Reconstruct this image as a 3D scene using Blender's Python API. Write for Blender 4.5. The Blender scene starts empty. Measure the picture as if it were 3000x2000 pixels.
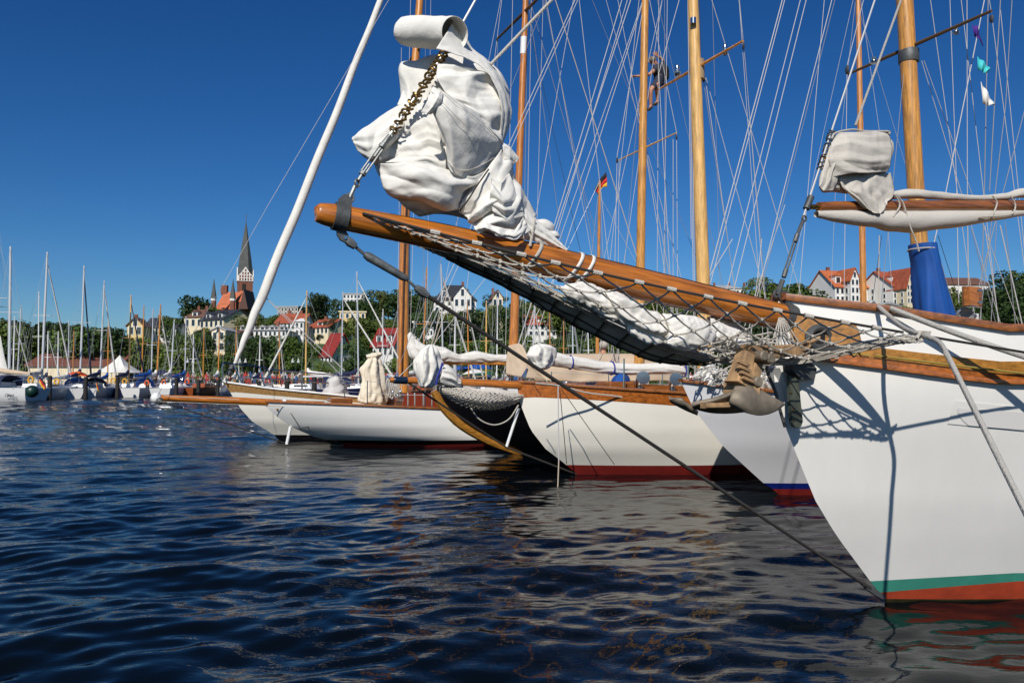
import bpy, math, random
import numpy as np
from mathutils import Vector, Matrix
R = math.radians
rng = np.random.default_rng(7); random.seed(7)
sc = bpy.context.scene; col = sc.collection
# ------------------------------------------------------------------ camera, sky, sun, exposure
FPX, EYE = 2250.0, 1.7                      # focal length in photo pixels (3000 wide), eye height above water
TH = math.atan(115 / FPX)                   # camera tilted up a little: horizon at photo row 1115
CAM = np.array([0.0, 0.0, EYE])
cd = bpy.data.cameras.new('camera'); cam = bpy.data.objects.new('camera', cd); col.objects.link(cam)
cd.sensor_width = 36; cd.sensor_fit = 'HORIZONTAL'; cd.lens = 36 * FPX / 3000
cd.clip_start = 0.05; cd.clip_end = 5000
cam.location = CAM; cam.rotation_euler = (R(90) + TH, 0, 0); sc.camera = cam
SUN = np.array([-0.172, -0.78, 0.601]); SUN = SUN / np.linalg.norm(SUN)
SUN_EL = math.asin(SUN[2]); SUN_AZ = math.atan2(SUN[0], SUN[1])
world = bpy.data.worlds.new('World'); sc.world = world; world.use_nodes = True
wn = world.node_tree; bg = wn.nodes['Background']
sky = wn.nodes.new('ShaderNodeTexSky'); sky.sky_type = 'NISHITA'; sky.sun_disc = False
sky.sun_elevation = SUN_EL; sky.sun_rotation = SUN_AZ
sky.air_density = 1.0; sky.dust_density = 0.35; sky.ozone_density = 3.2; sky.altitude = 0
scl = wn.nodes.new('ShaderNodeVectorMath'); scl.operation = 'SCALE'; scl.inputs['Scale'].default_value = 0.075
hsv = wn.nodes.new('ShaderNodeHueSaturation'); hsv.inputs['Saturation'].default_value = 1.22
wn.links.new(sky.outputs[0], hsv.inputs['Color']); wn.links.new(hsv.outputs[0], scl.inputs[0])
sep = wn.nodes.new('ShaderNodeSeparateXYZ'); cmb = wn.nodes.new('ShaderNodeCombineXYZ'); wn.links.new(scl.outputs[0], sep.inputs[0])
for k, (ga, ka) in enumerate(((1.327, 0.69), (1.203, 0.818), (1.169, 1.02))):      # contrast of a polarising filter, the same over the whole sky
    pw = wn.nodes.new('ShaderNodeMath'); pw.operation = 'POWER'; pw.inputs[1].default_value = ga
    ml = wn.nodes.new('ShaderNodeMath'); ml.operation = 'MULTIPLY'; ml.inputs[1].default_value = ka * 10
    wn.links.new(sep.outputs[k], pw.inputs[0]); wn.links.new(pw.outputs[0], ml.inputs[0]); wn.links.new(ml.outputs[0], cmb.inputs[k])
wn.links.new(cmb.outputs[0], bg.inputs['Color']); bg.inputs['Strength'].default_value = 0.112
sd = bpy.data.lights.new('sun', 'SUN'); so = bpy.data.objects.new('sun', sd); col.objects.link(so)
sd.energy = 4.4; sd.angle = R(0.53); sd.color = (1.0, 0.945, 0.86)
so.rotation_euler = Vector(SUN).to_track_quat('Z', 'Y').to_euler(); so.location = (-20, -50, 40)
vs = sc.view_settings; vs.view_transform = 'Standard'; vs.look = 'None'; vs.exposure = 0.0; vs.gamma = 1.0
vs.use_curve_mapping = False
sc.render.engine = 'CYCLES'; sc.cycles.max_bounces = 6; sc.cycles.glossy_bounces = 4
sc.cycles.transparent_max_bounces = 8; sc.cycles.caustics_reflective = False; sc.cycles.caustics_refractive = False
sc.cycles.use_denoising = True

# ------------------------------------------------------------------ pixel helpers (photo pixels, 3000 x 2000)
def ray(u, v):
    xc = (u - 1500) / FPX; yc = -(v - 1000) / FPX
    c, s = math.cos(TH), math.sin(TH)
    return np.array([xc, c - yc * s, s + yc * c])
def P(u, v, Y):
    d = ray(u, v); return CAM + d * (Y / d[1])
def G(u, v, z=0.0):
    d = ray(u, v); return CAM + d * ((z - EYE) / d[2])
def proj(p):
    d = np.asarray(p, float) - CAM; c, s = math.cos(TH), math.sin(TH)
    f = d[1] * c + d[2] * s; up = -d[1] * s + d[2] * c
    return 1500 + FPX * d[0] / f, 1000 - FPX * up / f
def A3(*a): return np.array(a, float)
def unit(v):
    v = np.asarray(v, float); n = np.linalg.norm(v); return v / n if n > 1e-12 else v

# ------------------------------------------------------------------ mesh building
class MB:
    def __init__(s): s.v = []; s.f = []; s.n = 0
    def add(s, verts, faces):
        verts = np.asarray(verts, float).reshape(-1, 3); b = s.n
        s.v.append(verts); s.f.extend([tuple(i + b for i in f) for f in faces]); s.n += len(verts); return s
    def grid(s, g, close_u=False, close_v=False):
        g = np.asarray(g, float); a, b = g.shape[:2]; fs = []
        for i in range(a if close_u else a - 1):
            i2 = (i + 1) % a
            for j in range(b if close_v else b - 1):
                j2 = (j + 1) % b
                fs.append((i * b + j, i * b + j2, i2 * b + j2, i2 * b + j))
        return s.add(g.reshape(-1, 3), fs)
    def tube(s, pts, r, n=6, cap=True, flat=None):
        pts = np.asarray(pts, float); m = len(pts)
        rr = np.full(m, float(r)) if np.isscalar(r) else np.interp(np.linspace(0, 1, m), np.linspace(0, 1, len(r)), r)
        t = np.gradient(pts, axis=0); t = t / np.maximum(np.linalg.norm(t, axis=1)[:, None], 1e-9)
        up = A3(0, 0, 1) if abs(t[0][2]) < 0.9 else A3(1, 0, 0)
        x = unit(np.cross(t[0], up)); rings = []
        ang = np.arange(n) / n * 2 * math.pi
        for i in range(m):
            x = unit(x - t[i] * (x @ t[i])); y = np.cross(t[i], x)
            fy = 1.0 if flat is None else flat
            rings.append(pts[i] + rr[i] * (np.cos(ang)[:, None] * x + fy * np.sin(ang)[:, None] * y))
        b = s.n; s.grid(np.array(rings), close_v=True)
        if cap:
            s.f.append(tuple(b + j for j in range(n))); s.f.append(tuple(b + (m - 1) * n + n - 1 - j for j in range(n)))
        return s
    def line(s, p, q, r, n=5): return s.tube([p, q], r, n)
    def box(s, c, size, X=None, Y=None, Z=None):
        X = A3(1, 0, 0) if X is None else unit(X); Y = A3(0, 1, 0) if Y is None else unit(Y)
        Z = unit(np.cross(X, Y)) if Z is None else unit(Z)
        h = np.asarray(size, float) / 2; vs_ = []
        for k in (-1, 1):
            for j in (-1, 1):
                for i in (-1, 1):
                    vs_.append(np.asarray(c, float) + X * h[0] * i + Y * h[1] * j + Z * h[2] * k)
        return s.add(vs_, [(0, 2, 3, 1), (4, 5, 7, 6), (0, 1, 5, 4), (2, 6, 7, 3), (0, 4, 6, 2), (1, 3, 7, 5)])
    def lathe(s, c, axis, prof, n=12):
        axis = unit(axis); up = A3(0, 0, 1) if abs(axis[2]) < 0.9 else A3(1, 0, 0)
        x = unit(np.cross(axis, up)); y = np.cross(axis, x); ang = np.arange(n) / n * 2 * math.pi
        rings = [np.asarray(c, float) + axis * h + r * (np.cos(ang)[:, None] * x + np.sin(ang)[:, None] * y) for h, r in prof]
        b = s.n; s.grid(np.array(rings), close_v=True); m = len(prof)
        s.f.append(tuple(b + j for j in range(n))); s.f.append(tuple(b + (m - 1) * n + n - 1 - j for j in range(n)))
        return s
    def ball(s, c, r, n=8, m=5, sc_=(1, 1, 1)):
        g = []
        for i in range(m + 1):
            th = math.pi * i / m
            g.append([[math.sin(th) * math.cos(a) * sc_[0], math.sin(th) * math.sin(a) * sc_[1], math.cos(th) * sc_[2]] for a in np.arange(n) / n * 2 * math.pi])
        return s.grid(np.asarray(c, float) + r * np.array(g), close_v=True)
    def torus(s, c, axis, Rr, r, n=14, m=6, squash=1.0):
        axis = unit(axis); up = A3(0, 0, 1) if abs(axis[2]) < 0.9 else A3(1, 0, 0)
        x = unit(np.cross(axis, up)); y = np.cross(axis, x); g = []
        for a in np.arange(n) / n * 2 * math.pi:
            d = math.cos(a) * x + math.sin(a) * y * squash
            g.append([np.asarray(c, float) + d * Rr + r * (math.cos(b) * unit(d) + math.sin(b) * axis) for b in np.arange(m) / m * 2 * math.pi])
        return s.grid(np.array(g), close_u=True, close_v=True)
    def prism(s, poly, d):
        poly = np.asarray(poly, float); d = np.asarray(d, float); n = len(poly); b = s.n
        s.add(np.vstack([poly, poly + d]), [(i, (i + 1) % n, n + (i + 1) % n, n + i) for i in range(n)])
        s.f.append(tuple(b + i for i in reversed(range(n)))); s.f.append(tuple(b + n + i for i in range(n))); return s
    def build(s, name, mat, parent=None, smooth=True, ang=40):
        me = bpy.data.meshes.new(name)
        v = np.vstack(s.v) if s.v else np.zeros((0, 3))
        if parent is not None: v = v - np.array(parent['org'])
        me.from_pydata(v.tolist(), [], s.f); me.validate()
        if smooth:
            me.shade_smooth(); me.set_sharp_from_angle(angle=R(ang))
        me.materials.append(mat)
        o = bpy.data.objects.new(name, me); col.objects.link(o)
        if parent is not None:
            o.parent = parent; o['org'] = parent['org']
        return o
def thing(name, label, cat, loc, group=None):
    o = bpy.data.objects.new(name, None); col.objects.link(o); o.location = loc; o.empty_display_size = 0.2
    o['org'] = [float(x) for x in loc]; o['label'] = label; o['category'] = cat
    if group: o['group'] = group
    return o
def solo(mb, name, mat, label, cat, group=None, smooth=True, ang=40):
    o = mb.build(name, mat, None, smooth, ang); o['label'] = label; o['category'] = cat
    if group: o['group'] = group
    return o
def sub(mb, name, mat, parent, smooth=True, ang=40):
    return mb.build(name, mat, parent, smooth, ang)
def structure(o, kind='structure'):
    o['kind'] = kind; return o
def bez(pts, n=24):
    pts = np.asarray(pts, float); m = len(pts)
    if m == 2: return pts[0] + (pts[1] - pts[0]) * np.linspace(0, 1, n)[:, None]
    e = np.vstack([2 * pts[0] - pts[1], pts, 2 * pts[-1] - pts[-2]]); out = []
    for x in np.linspace(0, m - 1, n):
        i = min(int(x), m - 2); t = x - i; p0, p1, p2, p3 = e[i:i + 4]
        out.append(0.5 * ((2 * p1) + (p2 - p0) * t + (2 * p0 - 5 * p1 + 4 * p2 - p3) * t * t + (3 * p1 - p0 - 3 * p2 + p3) * t ** 3))
    return np.array(out)
def sagline(p, q, sag, n=16):
    t = np.linspace(0, 1, n)[:, None]; p = np.asarray(p, float); q = np.asarray(q, float)
    r = p + (q - p) * t; r[:, 2] -= sag * 4 * (t * (1 - t))[:, 0]; return r

# ------------------------------------------------------------------ materials
MT = {}
def mat(name, c, rough=0.5, metal=0.0, var=0.0, vscale=3.0, bump=0.0, bscale=40.0, coat=0.0, stretch=None, axis=None, c2=None, spec=None, detail=4.0, rand=0.0):
    if name in MT: return MT[name]
    m = bpy.data.materials.new(name); m.use_nodes = True; nt = m.node_tree; b = nt.nodes['Principled BSDF']
    b.inputs['Base Color'].default_value = (*c, 1); b.inputs['Roughness'].default_value = rough; b.inputs['Metallic'].default_value = metal
    if coat: b.inputs['Coat Weight'].default_value = coat; b.inputs['Coat Roughness'].default_value = 0.06
    if spec is not None: b.inputs['Specular IOR Level'].default_value = spec
    co = None
    if var or bump:
        tc = nt.nodes.new('ShaderNodeTexCoord'); mp = nt.nodes.new('ShaderNodeMapping')
        nt.links.new(tc.outputs['Object'], mp.inputs['Vector'])
        if axis is not None:
            q = Vector(axis).to_track_quat('X', 'Z').inverted()
            mp0 = nt.nodes.new('ShaderNodeMapping'); mp0.inputs['Rotation'].default_value = q.to_euler()
            nt.links.new(tc.outputs['Object'], mp0.inputs['Vector']); nt.links.new(mp0.outputs[0], mp.inputs['Vector'])
        if stretch: mp.inputs['Scale'].default_value = stretch
        co = mp.outputs[0]
    if var:
        nz = nt.nodes.new('ShaderNodeTexNoise'); nz.inputs['Scale'].default_value = vscale; nz.inputs['Detail'].default_value = detail
        nz.inputs['Roughness'].default_value = 0.62
        nt.links.new(co, nz.inputs['Vector'])
        rp = nt.nodes.new('ShaderNodeValToRGB'); rp.color_ramp.elements[0].position = 0.32; rp.color_ramp.elements[1].position = 0.68
        d = c2 if c2 is not None else tuple(max(0, x * (1 - var)) for x in c)
        rp.color_ramp.elements[0].color = (*d, 1); rp.color_ramp.elements[1].color = (*[min(1, x * (1 + var * 0.5)) for x in c], 1)
        nt.links.new(nz.outputs[0], rp.inputs[0]); out = rp.outputs[0]
        if rand:
            oi = nt.nodes.new('ShaderNodeObjectInfo'); hs = nt.nodes.new('ShaderNodeHueSaturation')
            mr = nt.nodes.new('ShaderNodeMapRange'); mr.inputs['To Min'].default_value = 1 - rand; mr.inputs['To Max'].default_value = 1 + rand
            nt.links.new(oi.outputs['Random'], mr.inputs['Value']); nt.links.new(mr.outputs[0], hs.inputs['Value'])
            nt.links.new(out, hs.inputs['Color']); out = hs.outputs[0]
        nt.links.new(out, b.inputs['Base Color'])
    if bump:
        n2 = nt.nodes.new('ShaderNodeTexNoise'); n2.inputs['Scale'].default_value = bscale; n2.inputs['Detail'].default_value = 3
        nt.links.new(co, n2.inputs['Vector']); bp = nt.nodes.new('ShaderNodeBump'); bp.inputs['Strength'].default_value = bump
        bp.inputs['Distance'].default_value = 0.02
        nt.links.new(n2.outputs[0], bp.inputs['Height']); nt.links.new(bp.outputs[0], b.inputs['Normal'])
    MT[name] = m; return m
PSI = R(25)
AFT = A3(math.cos(PSI), math.sin(PSI), 0); PORT = A3(math.sin(PSI), -math.cos(PSI), 0)
def wood(name, c, axis, dark=0.45, sc_=1.0, coat=0.8):
    return mat(name, c, 0.38, var=1, vscale=2.2 * sc_, c2=tuple(x * dark for x in c), stretch=(1.2, 14, 14), axis=axis, coat=coat, detail=7, bump=0.03, bscale=9)
W_PAINT = mat('white_paint', (0.81, 0.795, 0.755), 0.32, var=0.05, vscale=1.6, stretch=(1.4, 1.4, 0.35), coat=0.25, bump=0.25, bscale=1.3, detail=6)
W_COOL = mat('cool_white_paint', (0.80, 0.805, 0.83), 0.3, var=0.03, vscale=1.1, coat=0.25, bump=0.015, bscale=5)
CREAM = mat('cream_paint', (0.90, 0.87, 0.78), 0.32, var=0.04, vscale=1.0, coat=0.25, bump=0.02, bscale=5)
BRIGHTW = mat('bright_white_paint', (0.93, 0.92, 0.89), 0.3, var=0.03, vscale=1.1, coat=0.25)
BLACKP = mat('black_paint', (0.006, 0.006, 0.008), 0.22, coat=0.3)
GREENB = mat('green_boot_paint', (0.05, 0.27, 0.20), 0.45, var=0.15, vscale=4)
REDB = mat('red_antifouling', (0.42, 0.055, 0.02), 0.6, var=0.3, vscale=5)
DREDB = mat('dark_red_antifouling', (0.22, 0.018, 0.014), 0.5, var=0.2, vscale=4)
BLUEB = mat('blue_boot_paint', (0.01, 0.03, 0.30), 0.4)
BSPRIT = wood('varnished_spar_wood', (0.47, 0.150, 0.017), -AFT + A3(0, 0, 0.15), dark=0.45)
CAPW = wood('varnished_cap_rail_wood', (0.25, 0.082, 0.016), AFT)
OCHREW = wood('oiled_ochre_wood', (0.33, 0.145, 0.022), AFT, dark=0.6, coat=0.4)
REDW = wood('red_brown_wood', (0.36, 0.105, 0.016), AFT, dark=0.5)
MASTW = wood('varnished_mast_wood', (0.50, 0.20, 0.032), (0, 0, 1), dark=0.62)
MASTR = wood('red_varnished_mast_wood', (0.46, 0.165, 0.024), (0, 0, 1), dark=0.62)
MASTY = wood('yellow_varnished_mast_wood', (0.52, 0.245, 0.045), (0, 0, 1), dark=0.6)
MASTP = wood('pale_pine_mast_wood', (0.60, 0.36, 0.12), (0, 0, 1), dark=0.75, coat=0.4)
TEAK = wood('weathered_teak', (0.34, 0.19, 0.07), AFT, dark=0.65, coat=0.0)
CANVAS = mat('sail_canvas', (0.75, 0.73, 0.675), 0.75, var=0.10, vscale=3, bump=0.35, bscale=14, spec=0.2)
CANVAS_G = mat('grey_sail_canvas', (0.56, 0.525, 0.465), 0.8, var=0.08, vscale=4, bump=0.15, bscale=60, spec=0.2)
CANVAS_B = mat('beige_canvas', (0.55, 0.43, 0.31), 0.8, var=0.06, vscale=3, bump=0.1, bscale=30, spec=0.2)
CANVAS_C = mat('cream_sail_canvas', (0.74, 0.66, 0.52), 0.8, var=0.08, vscale=4, bump=0.12, bscale=40, spec=0.2)
BLUEC = mat('blue_canvas', (0.005, 0.075, 0.33), 0.7, var=0.12, vscale=3, bump=0.1, bscale=20)
NAVYC = mat('navy_canvas', (0.012, 0.018, 0.06), 0.75, var=0.1)
BROWNC = mat('brown_canvas', (0.06, 0.035, 0.02), 0.8)
ROPE = mat('weathered_rope', (0.56, 0.525, 0.46), 0.85, var=0.2, vscale=90, bump=0.6, bscale=140, spec=0.1)
ROPED = mat('dark_rope', (0.05, 0.045, 0.035), 0.8, var=0.3, vscale=60, bump=0.4, bscale=120)
ROPET = mat('tan_rope', (0.36, 0.30, 0.20), 0.85, var=0.2, vscale=60, bump=0.5, bscale=120)
ROPEG = mat('grey_rope', (0.40, 0.385, 0.35), 0.8, var=0.15, vscale=60, bump=0.5, bscale=110)
WIRE = mat('stay_wire', (0.60, 0.60, 0.58), 0.4, metal=0.35)
WIRED = mat('dark_wire', (0.055, 0.05, 0.045), 0.5, metal=0.4)
GALV = mat('galvanised_steel', (0.20, 0.215, 0.215), 0.5, metal=0.55, var=0.35, vscale=18, bump=0.15, bscale=30)
IRON = mat('dark_grey_iron', (0.10, 0.105, 0.105), 0.55, metal=0.4, var=0.25, vscale=15, bump=0.15, bscale=30)
BRONZE = mat('bronze', (0.28, 0.17, 0.05), 0.35, metal=0.85, var=0.5, vscale=40)
STEEL = mat('stainless_steel', (0.62, 0.62, 0.62), 0.18, metal=1.0)
GOLD = mat('gold_leaf_paint', (0.55, 0.42, 0.10), 0.3, metal=0.5)
RUST = mat('rusty_iron', (0.36, 0.22, 0.105), 0.75, var=1, vscale=9, c2=(0.20, 0.13, 0.075), bump=0.35, bscale=25, metal=0.15)
RUSTG = mat('grey_brown_iron', (0.20, 0.165, 0.12), 0.6, var=1, vscale=6, c2=(0.13, 0.11, 0.085), bump=0.2, bscale=20, metal=0.2)
PLATE = mat('weathered_bronze_plate', (0.09, 0.10, 0.075), 0.5, var=1, vscale=12, c2=(0.045, 0.05, 0.04), metal=0.4, bump=0.2, bscale=25)
DARK = mat('dark_void', (0.01, 0.01, 0.01), 0.8)
WHITEM = mat('white_enamel', (0.78, 0.78, 0.77), 0.3)
GLASSD = mat('dark_window_glass', (0.02, 0.025, 0.03), 0.08, spec=0.8)

# ------------------------------------------------------------------ boats: frames and hulls
class Boat:
    def __init__(s, fu, fv, psi=PSI):
        s.F = G(fu, fv); s.a = A3(math.cos(psi), math.sin(psi), 0); s.p = A3(math.sin(psi), -math.cos(psi), 0)
    def cp(s, u, v, off=0.0):
        d = ray(u, v); t = ((s.F - CAM) @ s.p + off) / (d @ s.p); return CAM + d * t
    def w(s, a, o, z): return s.F + a * s.a + o * s.p + A3(0, 0, z)
    def loc(s, q):
        d = np.asarray(q) - s.F; return d @ s.a, d @ s.p, d[2]
    def path(s, pts): return np.array([s.cp(*p) for p in pts])
def gfun(r): return np.where(r < 1, 1 - (1 - np.clip(r, 0, 1)) ** 2, 1.0)
class Hull:
    def __init__(s, bt, stem_px, sheer_px, Bw, Bd, Lw, Ld, L, nst=44):
        s.bt = bt; s.L = L
        st = sorted([bt.loc(bt.cp(u, v)) for u, v in stem_px], key=lambda q: q[2])
        z = np.array([q[2] for q in st]); a = np.array([q[0] for q in st])
        sl = (a[0] - a[1]) / max(1e-3, (z[1] - z[0]))
        s.sz = np.concatenate([[z[0] - 0.8], z]); s.sa = np.concatenate([[a[0] + min(3, sl) * 0.8], a])
        s.Bw, s.Bd, s.Lw, s.Ld = Bw, Bd, Lw, Ld
        s.d = L * np.linspace(0, 1, nst) ** 1.6
        s.zs = np.full(nst, 1.3); s.zs = s.zcurve(sheer_px, True)
    def s0(s, z): return np.interp(z, s.sz, s.sa)
    def hb(s, d, z, zs):
        e = np.clip(z / np.maximum(zs, 0.2), 0, 1.1) ** 1.15
        taper = 1 - 0.45 * np.clip(d / s.L, 0, 1) ** 3
        w = (s.Bw * gfun(d / s.Lw) * (1 - e) + s.Bd * gfun(d / s.Ld) * e) * taper
        return w * np.where(z < 0, np.clip(1 + z * 0.6, 0.2, 1), 1)
    def pt(s, i, z, side=1, off=0.0):
        d = s.d[i]; w = s.hb(d, z, s.zs[i]) + off
        return s.bt.w(s.s0(z) + d, side * w, z)
    def zcurve(s, px, sheer=False):
        us = [p[0] for p in px]; vs_ = [p[1] for p in px]; out = np.zeros(len(s.d)); last = None
        for i in range(len(s.d)):
            z = out[i - 1] if i else (1.5 if sheer else 0.5)
            for _ in range(12):
                if sheer: s.zs[i] = z
                q = s.pt(i, z); u, v = proj(q)
                if u > us[-1] and last is not None: break
                vt = np.interp(u, us, vs_); dpt = q[1]
                z = 0.5 * z + 0.5 * P(u, vt, dpt)[2]
            if u > us[-1] and last is not None:
                z = last
            last = z; out[i] = z
            if sheer: s.zs[i] = z
        return out
    def band(s, z0, z1, m=6, off=0.0, i0=0):
        nb = MB(); z0 = np.broadcast_to(z0, s.d.shape); z1 = np.broadcast_to(z1, s.d.shape)
        for side in (1, -1):
            g = [[s.pt(i, z0[i] + (z1[i] - z0[i]) * k / m, side, off) for k in range(m + 1)] for i in range(i0, len(s.d))]
            nb.grid(np.array(g) if side == 1 else np.array(g)[:, ::-1])
        # transom
        a = [s.pt(len(s.d) - 1, z0[-1] + (z1[-1] - z0[-1]) * k / m, 1, off) for k in range(m + 1)]
        b = [s.pt(len(s.d) - 1, z0[-1] + (z1[-1] - z0[-1]) * k / m, -1, off) for k in range(m + 1)]
        nb.grid(np.array([a, b])); return nb
    def deck(s, drop=0.1):
        nb = MB(); z = s.zs - drop
        g = [[s.pt(i, z[i], 1, -0.01), s.bt.w(s.s0(z[i]) + s.d[i], 0, z[i] + 0.03), s.pt(i, z[i], -1, -0.01)] for i in range(len(s.d))]
        return nb.grid(np.array(g))
    def rail(s, z, w, h, off=0.0, i0=0, sides=(1, -1)):
        nb = MB()
        for side in sides:
            g = []
            for i in range(i0, len(s.d)):
                q = s.pt(i, z[i], side, off); pp = s.bt.p * side
                g.append([q + pp * a * w / 2 + A3(0, 0, b * h / 2) for a, b in ((-1, -1), (1, -1), (1.12, 0), (1, 1), (-1, 1))])
            nb.grid(np.array(g), close_v=True)
            nb.f.append(tuple(nb.n - len(g) * 5 + k for k in range(5)))
        return nb
# ------------------------------------------------------------------ cloth helpers
def folds(p, amp, freq, seed, K=6):
    r = np.random.default_rng(seed); p = np.asarray(p, float); out = np.zeros(p.shape[:-1])
    for k in range(K):
        n = unit(r.normal(size=3)); n2 = unit(r.normal(size=3)); n3 = unit(r.normal(size=3)); f = freq * 1.45 ** (k - 1)
        x = f * (p @ n) + 0.55 * np.sin(p @ n2 * freq * 2.1 + r.uniform(0, 6)) + r.uniform(0, 9)
        tri = np.abs(x - np.floor(x) - 0.5) * 2 - 0.5
        mask = 0.5 + 0.5 * np.sin(p @ n3 * freq * 2.6 + r.uniform(0, 6))
        out += tri * mask * amp / 1.35 ** (k - 1)
    return out
def gnorm(g):
    du = np.gradient(g, axis=0); dv = np.gradient(g, axis=1); n = np.cross(du, dv)
    return n / np.maximum(np.linalg.norm(n, axis=2)[..., None], 1e-9)
def surf_grid(rows, nu, nv):
    a = np.array([bez(r, nv) for r in rows]); return np.array([bez(a[:, j], nu) for j in range(nv)]).transpose(1, 0, 2)
def cloth_patch(bt, rows, nu=40, nv=40, amp=0.008, freq=5, seed=1, zf=None, edge=0.35):
    z = zf or (lambda x, y: (x, y))
    pts = [[bt.cp(*z(x, y), o) for x, y, o in r] for r in rows]
    g = surf_grid(pts, nu, nv); n = gnorm(g)
    e = np.minimum(1, np.minimum.outer(np.minimum(np.arange(nu), nu - 1 - np.arange(nu)), np.minimum(np.arange(nv), nv - 1 - np.arange(nv))) / 4 + edge)
    return g + n * (folds(g, amp, freq, seed) * e)[..., None]
def cloth_blob(bt, outline, off, thick, amp=0.02, freq=4, seed=1, nr=22, na=72, zf=None, ctr=None):
    z = zf or (lambda x, y: (x, y)); px = np.array([z(x, y) for x, y in outline], float)
    ring = bez(np.vstack([px, px[:1]]), na + 1)[:-1]; c = px.mean(0) if ctr is None else np.array(z(*ctr), float)
    lay = []
    rs = np.concatenate([np.sin(np.linspace(0.02, math.pi / 2, nr)), np.sin(np.linspace(math.pi / 2, 0.02, nr))[1:]])
    for k, r in enumerate(rs):
        o = thick * math.sqrt(max(0, 1 - r * r)) * (1 if k < nr else -1)
        lay.append([bt.cp(*(c + (q - c) * r), off + o) for q in ring])
    g = np.array(lay); m = g.reshape(-1, 3).mean(0); n = g - m; n = n / np.maximum(np.linalg.norm(n, axis=2)[..., None], 1e-6)
    return g + n * folds(g, amp, freq, seed)[..., None]
def cloth_tube(path, rad, amp=0.02, freq=4, seed=1, n=20, m=60, squash=1.0):
    pts = bez(path, m); mb = MB(); mb.tube(pts, rad, n); g = mb.v[0].reshape(m, n, 3); c = pts[:, None, :]
    d = g - c; d[..., 2] *= squash; nrm = d / np.maximum(np.linalg.norm(d, axis=2)[..., None], 1e-6)
    return c + d + nrm * folds(g, amp, freq, seed)[..., None]
def crumple(g, exu=1.12, exv=1.12, it=90, keep=0.02, edge=0.25, cv=False, seed=1, amp=0.01, freq=6, bend=0.25):
    # relax a cloth grid whose rest lengths are longer than its frame: it buckles into creases
    x0 = np.array(g, float); nu, nv = x0.shape[:2]; n = gnorm(x0)
    x = x0 + n * folds(x0, amp, freq, seed)[..., None]
    if cv: x0 = np.concatenate([x0, x0[:, :2]], 1); x = np.concatenate([x, x[:, :2]], 1)
    lu = np.linalg.norm(np.diff(x0, axis=0), axis=2) * exu; lv = np.linalg.norm(np.diff(x0, axis=1), axis=2) * exv
    lu2 = np.linalg.norm(x0[2:] - x0[:-2], axis=2) * exu; lv2 = np.linalg.norm(x0[:, 2:] - x0[:, :-2], axis=2) * exv
    kp = np.full(x.shape[:2], keep); kp[0] = kp[-1] = edge
    if not cv: kp[:, 0] = kp[:, -1] = edge
    def solve(a, b, L, k):
        d = b - a; ln = np.maximum(np.linalg.norm(d, axis=-1), 1e-9); c = d * (0.5 * k * (ln - L) / ln)[..., None]
        a += c; b -= c
    for t in range(it):
        for s_ in (0, 1):
            m = (nu - s_) // 2 * 2
            solve(x[s_:s_ + m:2], x[s_ + 1:s_ + m:2], lu[s_:s_ + m:2][:m // 2], 0.9)
            m = (x.shape[1] - s_) // 2 * 2
            solve(x[:, s_:s_ + m:2], x[:, s_ + 1:s_ + m:2], lv[:, s_:s_ + m:2][:, :m // 2], 0.9)
        for s_ in (0, 1, 2, 3):
            q = x[s_:]; k_ = (len(q) - 2 + 3) // 4
            ia = np.arange(s_, nu - 2, 4)
            if len(ia):
                a, b = x[ia], x[ia + 2]; solve(a, b, lu2[ia], bend); x[ia] = a; x[ia + 2] = b
            ja = np.arange(s_, x.shape[1] - 2, 4)
            if len(ja):
                a, b = x[:, ja], x[:, ja + 2]; solve(a, b, lv2[:, ja], bend); x[:, ja] = a; x[:, ja + 2] = b
        x += (x0 - x) * kp[..., None]
        if cv:
            x[:, -2:] = x[:, :2] = (x[:, :2] + x[:, -2:]) / 2
    return x[:, :-2] if cv else x
def thicken(o, t=0.005):
    md = o.modifiers.new('thickness', 'SOLIDIFY'); md.thickness = t; md.offset = 0; return o
def chain(mb, p, q, link=0.06, r=0.008):
    p = np.asarray(p, float); q = np.asarray(q, float); n = max(2, int(np.linalg.norm(q - p) / (link * 0.72))); d = unit(q - p)
    s1 = unit(np.cross(d, A3(0.2, 1, 0.1))); s2 = np.cross(d, s1)
    for k in range(n):
        c = p + (q - p) * (k + 0.5) / n; ax, sd = (s1, s2) if k % 2 else (s2, s1)
        a = np.linspace(0, 2 * math.pi, 13)[:-1]
        g = [c + d * math.cos(t) * link / 2 + sd * math.sin(t) * link * 0.32 for t in a]; g.append(g[0])
        mb.tube(g, r, 5, cap=False)

# ------------------------------------------------------------------ near white yacht
A = Boat(2594, 1760)
stemA = [(2594, 1760), (2550, 1702), (2449, 1566), (2389, 1466), (2341, 1350), (2303, 1255), (2282, 1186), (2272, 1146), (2266, 1090), (2272, 1000), (2280, 880)]
railA = [(2270, 876), (2307, 880), (2430, 895), (2575, 911), (2774, 943), (3000, 978)]
HA = Hull(A, stemA, railA, 1.35, 1.75, 5.2, 4.2, 15)
def surfA(u, v, ex=0.0):
    off = 0.2
    for _ in range(25):
        q = A.cp(u, v, off); a, o, z = A.loc(q); d = max(0, a - HA.s0(z))
        off = 0.5 * off + 0.5 * float(HA.hb(d, z, np.interp(d, HA.d, HA.zs)))
    return A.cp(u, v, off + ex)
YA = thing('classic_yacht', 'large white yacht with long varnished bowsprit, green and red waterline stripes', 'yacht', A.F + A.a * 2)
zg = HA.zcurve([(2540, 1702), (3000, 1676)]); zr = HA.zcurve([(2560, 1736), (3000, 1700)])
zb0 = HA.zcurve([(2250, 1038), (2376, 1054), (2583, 1081), (2812, 1112), (3000, 1133)])
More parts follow.
